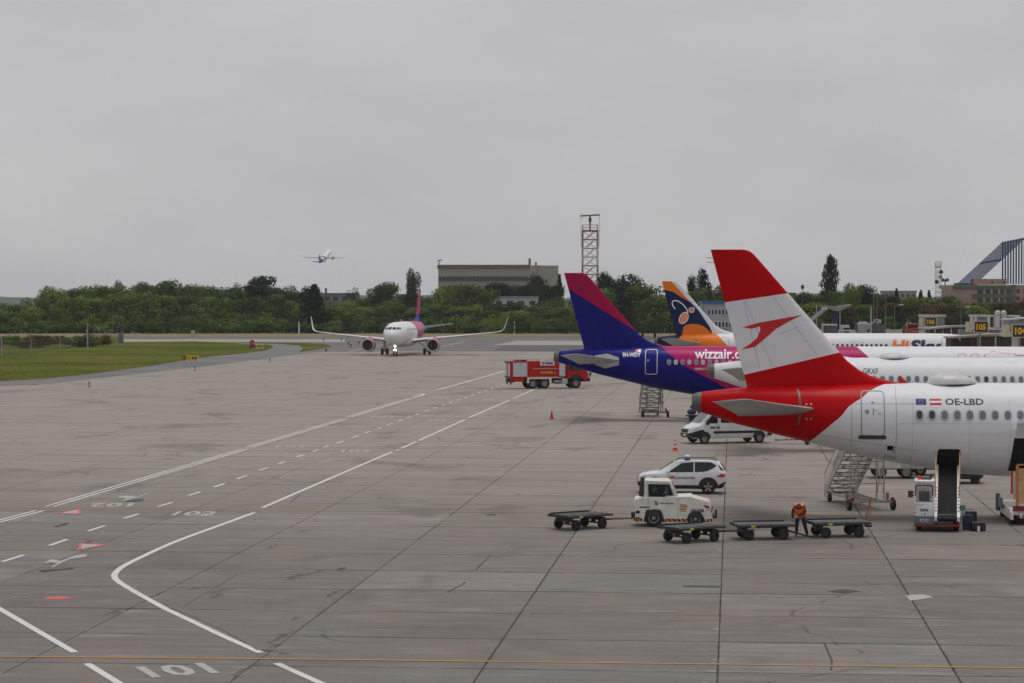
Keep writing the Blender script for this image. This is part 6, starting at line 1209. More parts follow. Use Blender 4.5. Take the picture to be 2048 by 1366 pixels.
# long concrete hall
d = 950; s = d / F; v = bthing('concrete_hall', 'long windowless-topped concrete hall rising above the trees', 967, d); Wd = 181 * s; zt = ZP(531.5, d)
MB().box(0, 9, zt / 2, Wd, 18, zt).build('wall', wallmat('concrete wall', (.30, .285, .26)), v)
n = 44
pm = MB().box(0, 0, 0, Wd / n * .82, .25, 3.2).mesh('wall_panel', wallmat('ribbed panel', (.36, .35, .33), dirt=.15))
for i in range(n): o = link('wall_panel', pm, v); o.location = (-Wd / 2 + Wd * (i + .5) / n, -.14, zt - 2.75)
MB().box(0, 8.9, zt - .35, Wd + .8, 18.8, 1.5).build('roof', wallmat('mossy roof edge', (.16, .145, .085), dirt=.6), v)
wm_ = MB().box(0, 0, 0, 1.36, .1, 1.9).mesh('window', M('hall window dark', (.045, .055, .065), .25)); fm_ = MB().box(0, 0, .98, 1.44, .16, .07).box(0, 0, -.98, 1.44, .16, .07).box(-.7, 0, 0, .05, .16, 1.9).box(.7, 0, 0, .05, .16, 1.9).mesh('frame', wallmat('window frame grey', (.2, .2, .19)))
for i in range(24):
    o = link('window', wm_, v); o.location = (-Wd / 2 + Wd * (i + .5) / 24, -.12, ZP(557.5, d)); link('frame', fm_, o)
x1 = 60 * s; MB().prism([(Wd / 2 + .02, .4), (Wd / 2 + x1, 9), (Wd / 2 + x1, 18), (Wd / 2 + .02, 17)], 'z', 0, zt + .2).build('end_wall', wallmat('bleached end wall', (.34, .32, .28), dirt=.5), v)
rg = wallmat('roof gear grey', (.20, .20, .19)); MB().box(Wd / 2 + .4, 6, zt + 1.6, 1.0, 1.4, 3.0).build('roof_vent', rg, v); MB().cyl((-Wd / 2 + .3, 1, zt), (-Wd / 2 + .3, 1, zt + 2.2), .2).box(-Wd / 2 + .6, 1, zt + 2.2, 1.8, .4, .4).build('siren_post', rg, v); MB().cyl((Wd / 2 + 3, 8, zt), (Wd / 2 + 3, 8, zt + 1.6), .4).build('vent_pipe', rg, v)
# small buildings among the trees
def lowbuild(px, d, x0, x1, top, bot, name, label, wc, rc, wins=0, rh=.5, base=0.):
    s = d / F; v = bthing(name, label, px, d, None, base); w_ = (x1 - x0) * s; zt = ZP(top, d) - base
    MB().box(0, 4, zt / 2, w_, 8, zt).build('wall', wallmat('wall ' + name, wc), v); MB().box(0, 4, zt + rh / 2, w_ + .5, 8.5, rh).build('roof', wallmat('roof ' + name, rc), v)
    for i in range(wins): MB().box(-w_ / 2 + w_ * (i + .5) / wins, -.05, zt - 1.4, w_ / wins * .55, .12, 1.3).build('window', M('hall window dark', (.045, .055, .065), .25), v)
    return v, zt, w_
v, zt, w_ = lowbuild(680, 790, 648, 718, 589, 600, 'flat_roofed_house', 'grey flat roofed house among the trees right of the dark conifer', (.25, .25, .24), (.16, .165, .18), 4); MB().cyl((-w_ / 2 + 1, 2, zt), (-w_ / 2 + 1, 2, zt + 2.2), .35).build('chimney', wallmat('chimney', (.12, .1, .09)), v)
lowbuild(1020, 778, 966, 1078, 597, 605, 'white_depot', 'low white depot roof showing between the trees under the hall', (.55, .54, .52), (.30, .33, .37), 5, .7)
lowbuild(806, 780, 790, 820, 591, 600, 'small_white_house', 'small white house deep in the trees left of the square-topped tree', (.5, .5, .48), (.3, .3, .31), 2)
v, zt, w_ = lowbuild(1579, 620, 1568, 1590, 589, 600, 'brick_house', 'reddish house peeking out beside the big red fin', (.34, .20, .15), (.2, .12, .1), 2, base=TZ)
v, zt, w_ = lowbuild(1800, 900, 1785, 1850, 584, 600, 'far_block', 'far pale low building on the right skyline', (.32, .28, .25), (.26, .22, .2), 6, base=TZ)
# grey building with blue eaves
d = 415; s = d / F; v = bthing('grey_office', 'grey two storey office with a blue roof edge behind the orange tail', 1460, d); w_ = 104 * s; zt = ZP(607, d)
MB().box(0, 5, zt / 2, w_, 10, zt).build('wall', wallmat('grey cladding', (.34, .36, .38), dirt=.15), v); MB().box(0, 5, zt + .25, w_ + .4, 10.6, .5).build('roof', M('blue eaves', (.02, .11, .30), .5), v)
for r_ in (624, 649):
    for i in range(14):
        f_ = MB().box(-w_ / 2 + .9 + i * .62 * 1.0, -.04, ZP(r_, d), .50, .10, 1.0).build('window_frame', white, v); MB().box(-w_ / 2 + .9 + i * .62, -.10, ZP(r_, d), .36, .04, .88).build('pane', glassd, f_)
MB().cyl((-w_ / 2 - .2, -.3, 0), (-w_ / 2 - .2, -.3, zt + .8), .08).build('drainpipe', dsteel, v); MB().box(1.5, 3, zt + .9, .3, .3, 1.0).build('chimney', white, v)
# unfinished block with blue tubes
d = 620; s = d / F; v = bthing('concrete_block', 'pink and green block with a blue tube canopy frame, right edge', 1985, d, None, TZ)
def bx(px): return (px - 1985) * s
def bz(py): return ZP(py, d) - TZ
pinkw, greenw = wallmat('pink render', (.40, .27, .22), dirt=.25), wallmat('green render', (.13, .15, .09), dirt=.25)
MB().box((bx(1905) + bx(2080)) / 2, 8, bz(570) / 2, bx(2080) - bx(1905), 16, bz(570)).build('wall', pinkw, v)
for a, b_, x0_, x1_ in ((571, 578, 1904, 2030), (588, 596, 1944, 2030)): MB().box((bx(x0_) + bx(x1_)) / 2, -.12, (bz(a) + bz(b_)) / 2, bx(x1_) - bx(x0_), .3, bz(a) - bz(b_)).build('green_band', greenw, v)
MB().box((bx(1949) + bx(2014)) / 2, 3, bz(563.5), bx(2014) - bx(1949), 5, bz(558) - bz(569.5)).build('roof_room', pinkw, v); MB().box(bx(2027), -.1, bz(590), .9 * 1.0, .28, 5.5).build('green_pier', greenw, v)
for py in (583, 600, 613):
    for px_ in (1960, 1975, 1990, 2003, 2017): MB().box(bx(px_), -.16, bz(py), 1.15, .12, 1.15).build('window', M('hall window dark', (.045, .055, .065), .25), v)
    for px_ in (1967, 1982, 1997): MB().box(bx(px_) + .1, -.2, bz(py), .30, .2, 1.3).build('window_pier', M('pale pier', (.45, .40, .36), .7), v)
for py in (582, 597):
    for px_ in (2036, 2050): MB().box(bx(px_), -.05, bz(py), .9, .14, 1.1).build('window', M('hall window dark', (.045, .055, .065), .25), v)
for px_ in (1985, 2009): MB().box(bx(px_), .45, bz(564.5), .45, .1, .6).build('window', M('hall window dark', (.045, .055, .065), .25), v)
bt_ = M('blue steel tube', (.018, .075, .20), .45, dirt=.25)
for k in range(13):
    xk = 2008 + 5.7 * k; tk = 485 - 1.15 * k; yk = 2 + k * .15
    MB().cyl((bx(xk), yk, bz(568)), (bx(xk), yk, bz(tk)), .21, n=8).ball((bx(xk), yk, bz(tk)), .32, 8).build('blue_post', bt_, v)
    if k < 9: MB().cyl((bx(xk), yk, bz(tk)), (bx(xk - 93), yk, bz(tk + 86)), .15, n=8).build('slanted_tube', bt_, v)
MB().cyl((bx(1964), 2, bz(526)), (bx(2006), 3, bz(519)), .22, n=8).build('tie_tube', bt_, v); MB().box(bx(1935), 2.6, bz(569), 6, 2, .8).build('tube_base', bt_, v)
# towers
rw, rr_ = M('tower white', (.36, .35, .34), .5, dirt=.4), M('tower red', (.19, .035, .032), .6, dirt=.4)
def tower(px, d, wpx, top, label, lev, bands, base=0., bar=True):
    s = d / F; x, y = XY(px, d); v = thing('lattice_tower', label, 'tower', (x, y, base), YAW + .04); w_ = wpx * s / 2; zt = ZP(top, d) - base
    zz = [zt * k / lev for k in range(lev + 1)]
    for a in (-1, 1):
        for b_ in (-1, 1):
            m = MB()
            for k in range(lev): m.cyl((a * w_, b_ * w_, zz[k]), (a * w_, b_ * w_, zz[k + 1]), w_ * .055, n=6, m=1 if bands(k) else 0)
            m.build('leg', [rw, rr_], v)
    for k in range(1, lev + 1):
        m = MB(); mi = 1 if bands(k - 1) else 0
        for a, b_ in (((-1, -1), (1, -1)), ((1, -1), (1, 1)), ((1, 1), (-1, 1)), ((-1, 1), (-1, -1))):
            m.cyl((a[0] * w_, a[1] * w_, zz[k]), (b_[0] * w_, b_[1] * w_, zz[k]), w_ * .045, n=5, m=mi); m.cyl((a[0] * w_, a[1] * w_, zz[k - 1]), (b_[0] * w_, b_[1] * w_, zz[k]), w_ * .035, n=5, m=mi)
        m.cyl((-w_ * .5, 0, zz[k - 1]), (w_ * .5, 0, zz[k]), w_ * .05, n=5, m=mi); m.box(0, 0, zz[k] - .1, w_ * 1.0, w_ * 1.0, .12, mi); m.build('brace', [rw, rr_], v)
    m = MB()
    for a in (-1, 0, 1):
        for b_ in (-1, 1): m.cyl((a * w_, b_ * w_, zt), (a * w_, b_ * w_, zt + 1.7), .06, n=5).cyl((b_ * w_, a * w_, zt), (b_ * w_, a * w_, zt + 1.7), .06, n=5)
    for z in (.9, 1.7):
        for b_ in (-1, 1): m.cyl((-w_, b_ * w_, zt + z), (w_, b_ * w_, zt + z), .05, n=5).cyl((b_ * w_, -w_, zt + z), (b_ * w_, w_, zt + z), .05, n=5)
    m.build('railing', rw, v); MB().box(0, 0, zt, 2.1 * w_, 2.1 * w_, .35).build('platform', rr_, v)
    if bar: MB().cyl((0, 0, zt), (0, 0, zt + 4.2), .22, n=8).cyl((0, 0, zt + 2.6), (0, 0, zt + 3.6), .42, n=8).build('antenna_mast', dsteel, v); MB().beam((-w_ * 1.28, 0, zt + 4.2), (w_ * 1.3, 0, zt + 4.5), .5, .42).build('antenna_bar', M('antenna grey', (.16, .16, .155), .5), v); MB().cyl((-w_ * 1.22, 0, zt - 4.5), (-w_ * 1.22, 0, zt + 5.0), .05, n=5).cyl((w_ * 1.24, 0, zt - 4.5), (w_ * 1.24, 0, zt + 5.0), .05, n=5).build('whip_antenna', M('antenna grey', (.16, .16, .155), .5), v)
    else:
        for k in range(lev - 4, lev): MB().lathe([(-.3, .5), (.1, .7), (.1, .001)], (random.uniform(-w_, w_), -w_ * 1.2, zz[k]), 'y', 10).build('dish', rw if k % 2 else dsteel, v)
    return v
tower(1180, 660, 30, 462, 'red and white lattice radar tower behind the blue and magenta fin', 12, lambda k: k in (6, 7, 10, 11)); tower(1876, 760, 10, 534, 'distant lattice mast with dishes right of the middle of the right tree line', 11, lambda k: k % 4 < 2, TZ, False)
# ================================================================ AIRFIELD FURNITURE
def pole(px, d, top, r, label, name='light_pole', mat=None, base=0.0, head=None, group=None, botz=None):
    x, y = XY(px, d); v = thing(name, label, 'pole', (x, y, base), YAW, group); h = ZP(top, d) - base; MB().cyl((0, 0, 0), (0, 0, h), r, r * .7, 8).build('post', mat or steel, v)
    if head == 'lamp': MB().beam((0, 0, h), (1.1, 0, h + .25), .09, .09).build('arm', mat or steel, v); MB().box(1.4, 0, h + .27, 1.0, .34, .16).build('lamp_head', white, v, .03)
    if head == 'bent': MB().cyl((0, 0, h), (-.55, 0, h + .55), r, r * .7, 6).build('bent_tip', mat or steel, v)
    if head == 'dark': MB().ball((0, 0, h + .3), (.35, .35, .55), 10).build('lamp_head', dsteel, v)
    if head == 'flood': MB().box(-.6, 0, h, .9, .5, .9).box(.6, 0, h, .9, .5, .9).build('floodlight', dsteel, v)
    return v
pole(598, 690, 643, .22, 'white marker pole left of the left wing tip', 'marker_pole', white); pole(1029, 690, 643, .22, 'white marker pole right of the right wing tip', 'marker_pole', white)
fg = M('fence concrete', (.36, .36, .35), .8)
# fence: posts and wire mesh panels
fv = thing('airfield_fence', 'wire fence with bent-topped concrete posts along the left grass', 'fence', (*GP(0, 712)[:2], 0))
pp = [(-130, 727), (-60, 719), (3, 712), (62, 704.5), (120, 698), (175, 693), (212, 688.5), (246, 684.5)]; pw = [GP(*q) - GP(0, 712) for q in pp]
for i, q in enumerate(pw):
    q = Vector((q.x, q.y, 0)); big_ = i in (2, 5); h = 3.0 if big_ else 2.4
    o = MB().cyl(q, q + Vector((0, 0, h)), .12 if big_ else .06, n=7).cyl(q + Vector((0, 0, h)), q + Vector((-.45, 0, h + .5)), .09 if big_ else .05, n=6).build('post', fg, fv)
meshm = NT('wire mesh'); 
meshm.b.inputs['Alpha'].default_value = .16; meshm.fin((.16, .17, .16), .6, .5); meshm.m.blend_method = 'HASHED' if hasattr(meshm.m, 'blend_method') else None
for a, b_ in zip(pw, pw[1:]):
    m = MB(); A_, B_ = Vector((a.x, a.y, 0)), Vector((b_.x, b_.y, 0)); L0 = (B_ - A_).length; n = max(4, int(L0 / .9))
    for k in range(n): m.cyl(A_.lerp(B_, k / n), A_.lerp(B_, k / n) + Vector((0, 0, 2.3)), .016, n=4)
    for z in (.15, .6, 1.05, 1.5, 1.95, 2.3): m.cyl(A_ + Vector((0, 0, z)), B_ + Vector((0, 0, z)), .016, n=4)
    m.build('wire_panel', M('fence wire', (.14, .15, .14), .6, .4), fv)
pole(175, 470, 645, .15, 'tall pale pole rising behind the airfield fence', 'fence_pole', fg); pole(198, 520, 659, .10, 'bent lamp pole between the shrubs by the fence', 'fence_pole', fg, head='bent')
v = at(242, 687, 'grey cabinet at the end of the airfield fence', 'cabinet', 'equipment_cabinet', YAW); MB().box(0, 0, 1.1, 1.0, .8, 2.2).build('body', M('cabinet grey', (.13, .15, .16), .6), v, .03); MB().box(0, 0, 2.25, 1.15, .95, .10).build('lid', steel, v); MB().box(.2, -.42, 1.1, .06, .04, .3).build('handle', black, v)
v = at(386, 673.5, 'small pale hut box on the far dry grass strip', 'cabinet', 'equipment_cabinet', YAW); MB().box(0, 0, .9, .9, .8, 1.5).build('body', M('pale cabinet', (.42, .44, .44), .6), v, .03); MB().box(0, 0, 1.7, 1.0, .9, .1).build('lid', steel, v)
# guidance signs
def gsign(px, py, wpx, hpx, label, dark, txts, legs=3):
    v = at(px, py, label, 'sign', 'guidance_sign', YAW); d = F * H / (py - HZ); s = d / F; w_, h = wpx * s, hpx * s; z0 = .18
    MB().box(0, 0, z0 + h / 2, w_, .25, h).build('board', M('sign yellow', (.68, .46, .03), .45), v, .02); bt2 = bvh(MB().box(0, 0, z0 + h / 2, w_, .26, h))
    MB().box(-w_ / 2 + dark * w_ / 2, -.03, z0 + h / 2, dark * w_, .25, h * .98).build('black_panel', black, v)
    dk2 = bvh(MB().box(0, 0, z0 + h / 2, w_, .32, h))
    for i, (tx, a, b_, mt) in enumerate(txts): decal('sign_lettering', [text2d(tx, -w_ / 2 + a * w_, z0 + .2 * h, (b_ - a) * w_, .6 * h, .04)], dk2, mt, v, 'near', .004)
    for k in range(legs): MB().box(-w_ / 2 + w_ * (k + .5) / legs, 0, .09, .12, .12, .18).build('leg', steel, v)
    MB().box(0, 0, .035, w_ * 1.25, 1.5, .05).build('base', M('sign base concrete', (.42, .41, .38), .8), v)
gsign(380.5, 723.0, 32, 9.5, 'yellow and black guidance sign at the near edge of the grass', .22, [('L', .06, .16, yellow), ('S', .30, .37, black), ('↑' if False else 'I', .42, .45, black), ('I', .53, .54, black), ('M', .62, .74, black), ('-', .80, .90, black)])
gsign(517, 697.5, 18, 6.5, 'smaller yellow guidance sign beside the round red board', .18, [('M', .35, .50, black), ('-', .58, .66, black), ('S', .75, .88, black)], 2)
v = at(504, 697, 'round red board on a red stand beside the smaller guidance sign', 'sign', 'round_board', YAW); redb = M('dull red board', (.30, .03, .03), .6, dirt=.2)
MB().box(0, 0, .40, 1.1, .3, .75).build('stand', redb, v); MB().lathe([(-.08, .001), (-.08, .5), (.08, .5), (.08, .001)], (0, 0, 1.25), 'y', 20).build('disc', redb, v); m = MB().lathe([(-.02, .001), (-.02, .17), (0, .17)], (-.15, -.08, 1.35), 'y', 10).lathe([(-.02, .001), (-.02, .14), (0, .14)], (.15, -.08, 1.1), 'y', 10); m.build('pale_mark', M('pale pink mark', (.5, .25, .22), .5), v)
for i, (a, b_, lb) in enumerate(((178, 774, 'small dark edge light nearest to the left picture edge'), (389.5, 741.5, 'small dark edge light in front of the guidance sign'), (539.5, 723.5, 'small dark edge light right of the smaller guidance sign'))):
    v = at(a, b_, lb, 'edge light', 'edge_light', 0, 'edge lights along the apron'); MB().cyl((0, 0, 0), (0, 0, .42), .05).build('stem', black, v); MB().ball((0, 0, .47), (.10, .10, .11), 10).build('lens', navy, v); MB().cyl((0, 0, 0), (0, 0, .04), .16).build('base', black, v)
for i, (a, b_) in enumerate(((652, 704), (697, 690), (718, 689), (683, 682.5), (702, 694.5), (647, 682), (790, 685))):
    v = at(a, b_, 'tiny edge light on the far taxiway', 'edge light', 'edge_light', 0, 'edge lights on the far taxiway'); MB().cyl((0, 0, 0), (0, 0, .45), .10).build('stem', black, v); MB().ball((0, 0, .5), (.2, .2, .2), 8).build('lens', dsteel, v)
# ================================================================ RIGHT MIDDLE GROUND
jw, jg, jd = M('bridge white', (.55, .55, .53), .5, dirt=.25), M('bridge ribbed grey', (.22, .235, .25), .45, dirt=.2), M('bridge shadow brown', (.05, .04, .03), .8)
def stand_sign(d, num, label, tilt):
    x, y = XY(1465 + 24.55 * .9956 * F / d, d); v = thing('stand_sign', label, 'sign', (x, y, 0), YAW + tilt); z = 9.45 - .1015 * 24.6; wd = 1.34 * 1.0; hh = 1.02
    MB().box(0, .12, z, wd, .22, hh).build('board', black, v); fr = MB().box(0, .10, z + hh / 2 + .03, wd + .12, .28, .07).box(0, .10, z - hh / 2 - .03, wd + .12, .28, .07).box(-wd / 2 - .03, .10, z, .07, .28, hh).box(wd / 2 + .03, .10, z, .07, .28, hh); fr.build('frame', M('sign frame cream', (.55, .50, .35), .5), v)
    decal('stand_number', [text2d(num, -wd * .36, z - hh * .33, wd * .74, hh * .64, .05)], bvh(MB().box(0, .12, z, wd, .22, hh)), M('sign digits yellow', (.75, .42, .01), .4), v, 'near', .006)
    MB().box(-wd / 2 - .45, .4, z, .5, .5, hh).build('lamp_box', M('sign frame cream', (.55, .50, .35), .5), v); MB().cyl((0, .35, 0), (0, .35, z - .5), .10).build('post', steel, v); return v
stand_sign(290, '106', 'black stand board reading 106, smallest and farthest of the numbered boards', -.06); stand_sign(231, '105', 'black stand board reading 105, above the brown roofed boarding bridge', .16); stand_sign(199.5, '104', 'black stand board cut off by the right picture edge', .1)
def bridge(label, d, x0, x1, top, bot, rz=0.0, tunnel=None, glassy=True):
    """Boarding bridge: cab, roof, legs and a ribbed tunnel leading to the terminal on the right."""
    s = d / F; x, y = XY(x0, d); v = thing('boarding_bridge', label, 'boarding bridge', (x, y, 0), YAW + rz); w_ = (x1 - x0) * s; zt, zb = ZP(top, d), ZP(bot, d)
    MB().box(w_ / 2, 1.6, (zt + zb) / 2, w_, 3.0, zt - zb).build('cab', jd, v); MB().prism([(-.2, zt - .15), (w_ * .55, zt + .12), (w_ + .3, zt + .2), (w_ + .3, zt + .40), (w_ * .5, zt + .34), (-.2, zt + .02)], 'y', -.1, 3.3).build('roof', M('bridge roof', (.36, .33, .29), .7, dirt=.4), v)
    for k in range(5): MB().box(w_ * (k + .5) / 5, .08, (zt + zb) / 2, .12, .12, zt - zb).build('cab_post', jw if k % 2 == 0 else jg, v)
    MB().box(w_ * .12, .04, zb + .55 * (zt - zb), w_ * .18, .06, (zt - zb) * .5).build('cab_window', glassd, v)
    for xx in (w_ * .35, w_ * .8): MB().beam((xx, 1.2, 0), (xx, 1.2, zb), .35, .35).build('leg', jw, v)
    if tunnel:
        a0, a1, b0, b1, dd = tunnel; s2 = dd / F; tx0, tx1, z1, z0_ = (a0 - x0) * s2, (a1 - x0) * s2, ZP(b0, dd), ZP(b1, dd); yy = dd - d
        MB().box((tx0 + tx1) / 2, yy + 1.2, (z0_ + z1) / 2, tx1 - tx0, 2.4, z1 - z0_).build('tunnel', jg, v); MB().box((tx0 + tx1) / 2, yy + 1.2, z1 + .1, tx1 - tx0 + .3, 2.7, .22).box((tx0 + tx1) / 2, yy + 1.2, z0_ - .1, tx1 - tx0 + .3, 2.7, .25).build('tunnel_frame', jw, v)
        n = int((tx1 - tx0) / .55)
        for k in range(n): MB().box(tx0 + (tx1 - tx0) * (k + .5) / n, yy - .04, (z0_ + z1) / 2, .09, .1, z1 - z0_).build('tunnel_rib', jw if k % 4 == 0 else M('rib grey', (.30, .31, .32), .5), v)
        MB().beam((tx0 + .4, yy + 1.2, 0), (tx0 + .4, yy + 1.2, z0_), .4, .4).beam((tx1 - .4, yy + 1.2, 0), (tx1 - .4, yy + 1.2, z0_), .4, .4).build('support', jw, v)
    return v
bridge('boarding bridge with a pale roof right behind the orange and navy tailed airliner’s nose', 284, 1862, 1944, 657, 696, .03, (1899, 1942, 633, 654, 300))
bridge('boarding bridge with a brown roof below the 105 board', 232, 1902, 2080, 674, 708, -.02, None)
x, y = XY(1990, 262); v = thing('bridge_frame', 'white open steel bridge frame above the 105 board', 'boarding bridge', (x, y, 0), YAW); s = 262 / F
def fx(px): return (px - 1990) * s
m = MB().beam((fx(1938), 0, ZP(631, 262)), (fx(2040), 0, ZP(632, 262)), .4, .22).beam((fx(1938), 0, ZP(655, 262)), (fx(2030), 0, ZP(659, 262)), .5, .3)
for px_ in (1943, 1951, 1977, 1990, 2005, 2032): m.beam((fx(px_), 0, ZP(631, 262)), (fx(px_), 0, ZP(656, 262)), .3, .3)
m.beam((fx(1943), 0, 0), (fx(1943), 0, 5), .3, .3).beam((fx(2028), 0, 0), (fx(2028), 0, 6), .3, .3); m.build('frame', jw, v)
for px_ in (1994, 2006): MB().cyl((fx(px_), -.3, ZP(655, 262)), (fx(px_), -.3, ZP(629, 262)), .28).ball((fx(px_), -.3, ZP(626.5, 262)), (.34, .34, .38), 12).build('white_vent', jw, v)
MB().box((fx(1963)), .8, ZP(644, 262), 1.6, .2, 1.1).build('glass_pane', jg, v); MB().box((fx(1998) + fx(1925)) / 2, .7, ZP(672, 262), fx(2000) - fx(1918), 1.6, 1.4).build('grey_room', M('grey green panel', (.17, .18, .15), .7), v); MB().box(fx(1978), -.2, ZP(666, 262), .25, .05, .25).box(fx(1984), -.2, ZP(666, 262), .2, .05, .2).build('red_notice', rdec, v)
x, y = XY(2035, 222); v = thing('boarding_bridge', 'grey ribbed boarding bridge tunnel at the right picture edge', 'boarding bridge', (x, y, 0), YAW); s = 222 / F; z1, z0_ = ZP(641, 222), ZP(664, 222)
MB().box(1.3, 1.2, (z0_ + z1) / 2, 4.4, 2.2, z1 - z0_).build('tunnel', jg, v); MB().prism([(-1.1, z1), (3.6, z1 + .35), (3.6, z1 + .5), (-1.1, z1 + .15)], 'y', 0, 2.5).box(1.2, 1.2, z0_ - .2, 4.8, 2.4, .3).build('tunnel_frame', jw, v)
for k in range(10): MB().box(-.8 + .45 * k, .06, (z0_ + z1) / 2, .08, .1, z1 - z0_).build('tunnel_rib', M('rib grey', (.30, .31, .32), .5), v)
MB().beam((0, 1.2, 0), (0, 1.2, z0_ - .2), .5, .5).build('support', jw, v)
# canopy, loaders and vehicles on the terrace
d = 470; s = d / F; x, y = XY(1672, d); v = thing('gull_wing_canopy', 'grey gull-wing canopy on a navy column behind the white bodies', 'canopy', (x, y, TZ), YAW); zc = ZP(616, d) - TZ
MB().prism([(-2.9, zc + .40), (-2.9, zc + .62), (0, zc + .30), (2.9, zc + .70), (2.9, zc + .55), (.5, zc - .60), (-.2, zc - .60)], 'y', -2, 2).build('roof', M('canopy grey', (.30, .29, .27), .7, dirt=.3), v)
MB().box(.1, 0, (zc - .3) / 2, .62, .5, zc - .3).build('column', M('navy column', (.02, .03, .10), .6), v); MB().box(-.42, .3, zc * .33, .5, .5, zc * .66).build('navy_panel', M('navy column', (.02, .03, .10), .6), v)
def boxtruck(px, d, label, name, cat, w_, h, zb, ln, col, cab=None, base=TZ, facing=0, parts=()):
    x, y = XY(px, d); v = thing(name, label, cat, (x, y, base), YAW + facing); return v
v = boxtruck(1637, 440, 'boom lift with a grey sloping arm beside the big red fin', 'boom_lift', 'boom lift', 0, 0, 0, 0, None); s = 440 / F; q = lambda px_, py_: ((px_ - 1637) * s, 0, ZP(py_, 440) - TZ)
MB().beam(q(1622, 640), q(1650, 618), .5, .62).build('arm', M('lift grey', (.42, .42, .42), .5, dirt=.2), v); MB().box(*q(1649, 617), 1.1, .9, .5).build('basket', jw, v); MB().box(q(1626, 646)[0], 0, 1.0, 1.6, 1.6, 2.0).build('red_base', M('lift red', (.32, .03, .03), .5), v)
for xx in (-1.4, 0): wheel(v, xx, -.7, .4, .4, .3, .5)
v = boxtruck(1659, 445, 'white topped open kiosk shed below the canopy', 'kiosk_shed', 'shed', 0, 0, 0, 0, None); MB().box(0, 0, 2.05, 2.7, 2.0, .26).build('roof', white, v)
for xx in (-1.2, -.4, .4, 1.2): MB().box(xx, -.8, 1.0, .09, .09, 2.0).build('post', steel, v)
MB().box(0, .5, .9, 2.4, .8, 1.8).build('stored_goods', M('grey goods', (.22, .22, .22), .8, dirt=.5), v); MB().box(-1.25, .2, .95, .35, 1.2, 1.9).build('side_wall', jw, v)
v = boxtruck(1692, 445, 'white pickup facing the camera beside the kiosk shed', 'pickup_truck', 'pickup', 0, 0, 0, 0, None, facing=0)
m = MB().box(0, 0, .78, 1.75, 1.9, .55).prism([(-.85, .5), (.85, .5), (.8, .95), (-.8, .95)], 'y', -1.0, -.9); m.build('body', jw, v, .05); MB().prism([(-.75, 1.0), (.75, 1.0), (.62, 1.62), (-.62, 1.62)], 'y', -.5, 1.0).build('cab', jw, v, .05); MB().prism([(-.66, 1.08), (.66, 1.08), (.56, 1.52), (-.56, 1.52)], 'y', -.56, -.52).build('windscreen', glassd, v); MB().box(0, -1.02, .72, .9, .06, .25).build('grille', black, v); MB().box(0, 2.2, 1.3, 1.6, 2.2, 1.4).build('box_body', M('pickup box', (.45, .46, .48), .5), v)
for xx in (-.62, .62): MB().cyl((xx, -1.04, .85), (xx, -.98, .85), .14).build('headlight', M('lamp glass', (.55, .57, .58), .1), v)
for xx in (-.75, .75): wheel(v, xx, -.2, .32, .32, .22, .55) if False else MB().box(xx, -.2, .32, .24, .64, .64).build('wheel', rubber, v, .1)
v = boxtruck(1726, 450, 'silver bulky ground unit left of the dark mesh container', 'ground_unit', 'ground unit', 0, 0, 0, 0, None); MB().box(0, 0, 1.35, 2.4, 2, 1.9).build('body', M('unit silver', (.40, .41, .42), .4, .2, dirt=.4), v, .08); MB().box(0, 0, 2.42, 1.4, 1.6, .3).build('top_cover', jw, v, .05); MB().beam((.4, -1, 1.6), (1.9, -1, 2.5), .25, .3).build('chute', M('unit silver', (.40, .41, .42), .4, .2, dirt=.4), v); MB().box(-1.25, 0, 1.5, .25, 1.8, 1.5).build('blue_side', navy, v); MB().box(.9, -1.02, .9, .5, .05, .5).build('hatch', dsteel, v)
for xx in (-.8, .8): MB().cyl((xx, -.9, .4), (xx, -.6, .4), .4, n=14).build('wheel', rubber, v)
v = boxtruck(1755, 452, 'dark mesh container with a white logo board on top', 'mesh_container', 'container', 0, 0, 0, 0, None); MB().box(0, 0, 1.0, 2.6, 2, 2.0).build('body', M('container dark grey', (.10, .10, .10), .7, dirt=.4), v); MB().box(-.1, -.9, 2.7, 1.35, .12, .7).build('logo_board', M('pale logo board', (.45, .48, .52), .5), v); MB().lathe([(-.01, .001), (-.01, .2), (0, .2)], (-.35, -.97, 2.7), 'y', 14).build('logo', navy, v); MB().box(-.1, -.9, 2.2, .1, .1, .5).build('board_post', steel, v)
for k in range(6): MB().box(-1.15 + .46 * k, -1.02, 1.0, .05, .04, 1.9).build('mesh_bar', steel, v)
MB().box(0, -1.02, .35, 2.6, .06, .5).build('rusty_base', M('rust brown', (.18, .08, .04), .8), v)
v = boxtruck(1824, 440, 'orange truck facing the camera left of the 106 board', 'parked_truck', 'truck', 0, 0, 0, 0, None); og = M('truck orange red', (.42, .075, .025), .45, dirt=.15)
m = MB().box(0, 0, 1.05, 2.3, 1.8, 1.1).prism([(-1.12, 1.6), (1.12, 1.6), (.95, 2.35), (-.95, 2.35)], 'y', -.85, .9); m.build('cab', og, v, .05); MB().prism([(-.95, 1.55), (.95, 1.55), (.82, 2.15), (-.82, 2.15)], 'y', -.98, -.9).build('windscreen', glassd, v); MB().box(0, -.94, .8, 2.1, .08, .3).build('bumper', og, v, .02); MB().box(0, 2.6, 1.1, 2.2, 3.4, 1.5).build('load_bed', dsteel, v); MB().box(1.3, -.5, 1.7, .1, .2, .4).box(-1.3, -.5, 1.7, .1, .2, .4).build('mirror', black, v); MB().box(0, -.9, 1.25, 1.8, .04, .14).build('front_trim', M('truck dark red', (.2, .03, .02), .5), v)
for xx in (-.85, .85): MB().box(xx, -.2, .42, .34, .84, .84).build('wheel', rubber, v, .12)
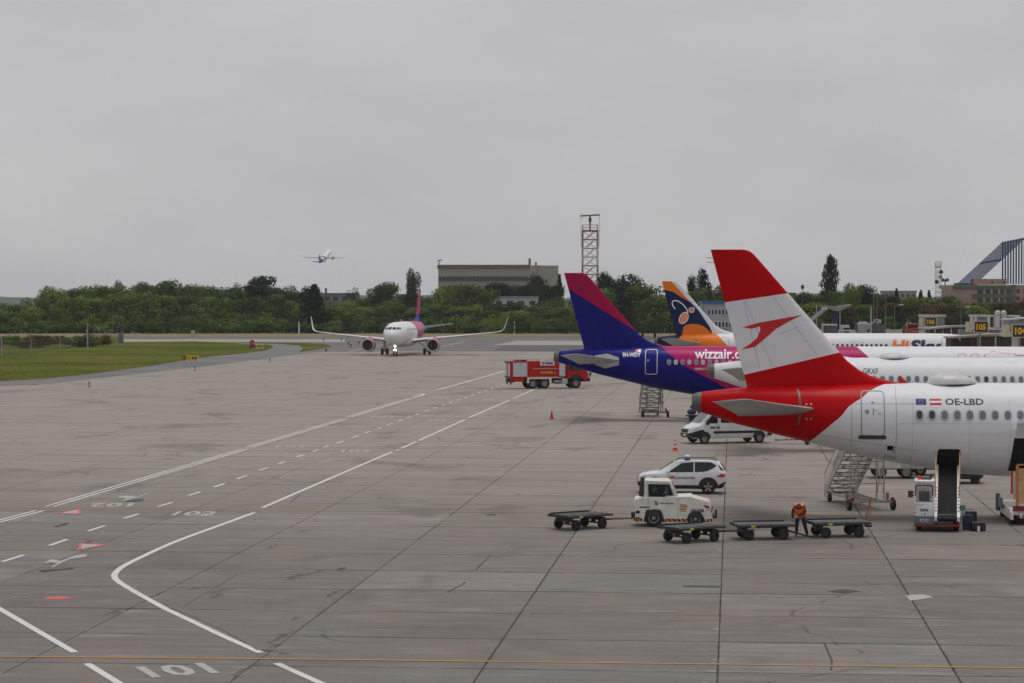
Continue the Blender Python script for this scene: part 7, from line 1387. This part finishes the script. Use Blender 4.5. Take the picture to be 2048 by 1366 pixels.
for px_, lb in ((1783, 'left pink and white barrier block'), (1797, 'right pink and white barrier block')):
    v = boxtruck(px_, 430, lb + ' on the terrace edge', 'barrier_block', 'barrier', 0, 0, 0, 0, None); m = MB().box(0, 0, .14, 1.0, .5, .28, 0).box(0, 0, .42, .9, .42, .28, 1).box(0, 0, .62, .8, .36, .12, 0); m.build('body', [M('barrier pink', (.48, .20, .17), .6), white], v)
pole(1789, 500, 612, .07, 'street lamp with a white head above the terrace', 'street_lamp', M('thin pole grey', (.2, .2, .19), .6), TZ, 'lamp'); pole(1922, 500, 616, .07, 'street lamp with a white head left of the pink block', 'street_lamp', M('thin pole grey', (.2, .2, .19), .6), TZ, 'lamp')
pole(1605, 470, 577, .06, 'thin pole with a dark lamp beside the big red fin', 'light_pole', M('thin pole grey', (.2, .2, .19), .6), TZ, 'dark'); pole(1890, 700, 560, .22, 'dark floodlight mast left of the pink block', 'floodlight_mast', dsteel, TZ, 'flood')
for px_, t_, lb in ((1747, 588, 'thin pale mast left of its twin above the silver unit'), (1754, 586, 'thin pale mast right of its twin above the silver unit'), (1771, 583, 'thin tall mast right of the dark mesh container')): pole(px_, 455, t_, .07, lb, 'thin_mast', M('thin pole grey', (.2, .2, .19), .6), TZ)
for px_, t_, lb in ((1633, 610, 'pale post beside the boom lift'), (1680, 622, 'pale post right of the navy column'), (1742, 613, 'thick white post above the silver unit')): pole(px_, 442, t_, .09 if px_ < 1700 else .14, lb, 'pale_post', M('pale post', (.5, .5, .48), .6), TZ)
pole(1460, 560, 566, .1, 'light pole with a lamp arm behind the grey office', 'street_lamp', steel, 0, 'lamp')
# the air between
hz = bpy.data.materials.new('haze air'); hz.use_nodes = True; t = hz.node_tree; t.nodes.clear(); o_ = t.nodes.new('ShaderNodeOutputMaterial'); pv = t.nodes.new('ShaderNodeVolumePrincipled'); pv.inputs['Color'].default_value = (.90, .95, 1.0, 1); pv.inputs['Density'].default_value = .00006; pv.inputs['Anisotropy'].default_value = .2
t.links.new(pv.outputs[0], o_.inputs['Volume'])
m = MB().box(0, 3400, 39, 9000, 7200, 81); o = m.build('haze', hz); o['kind'] = 'stuff'
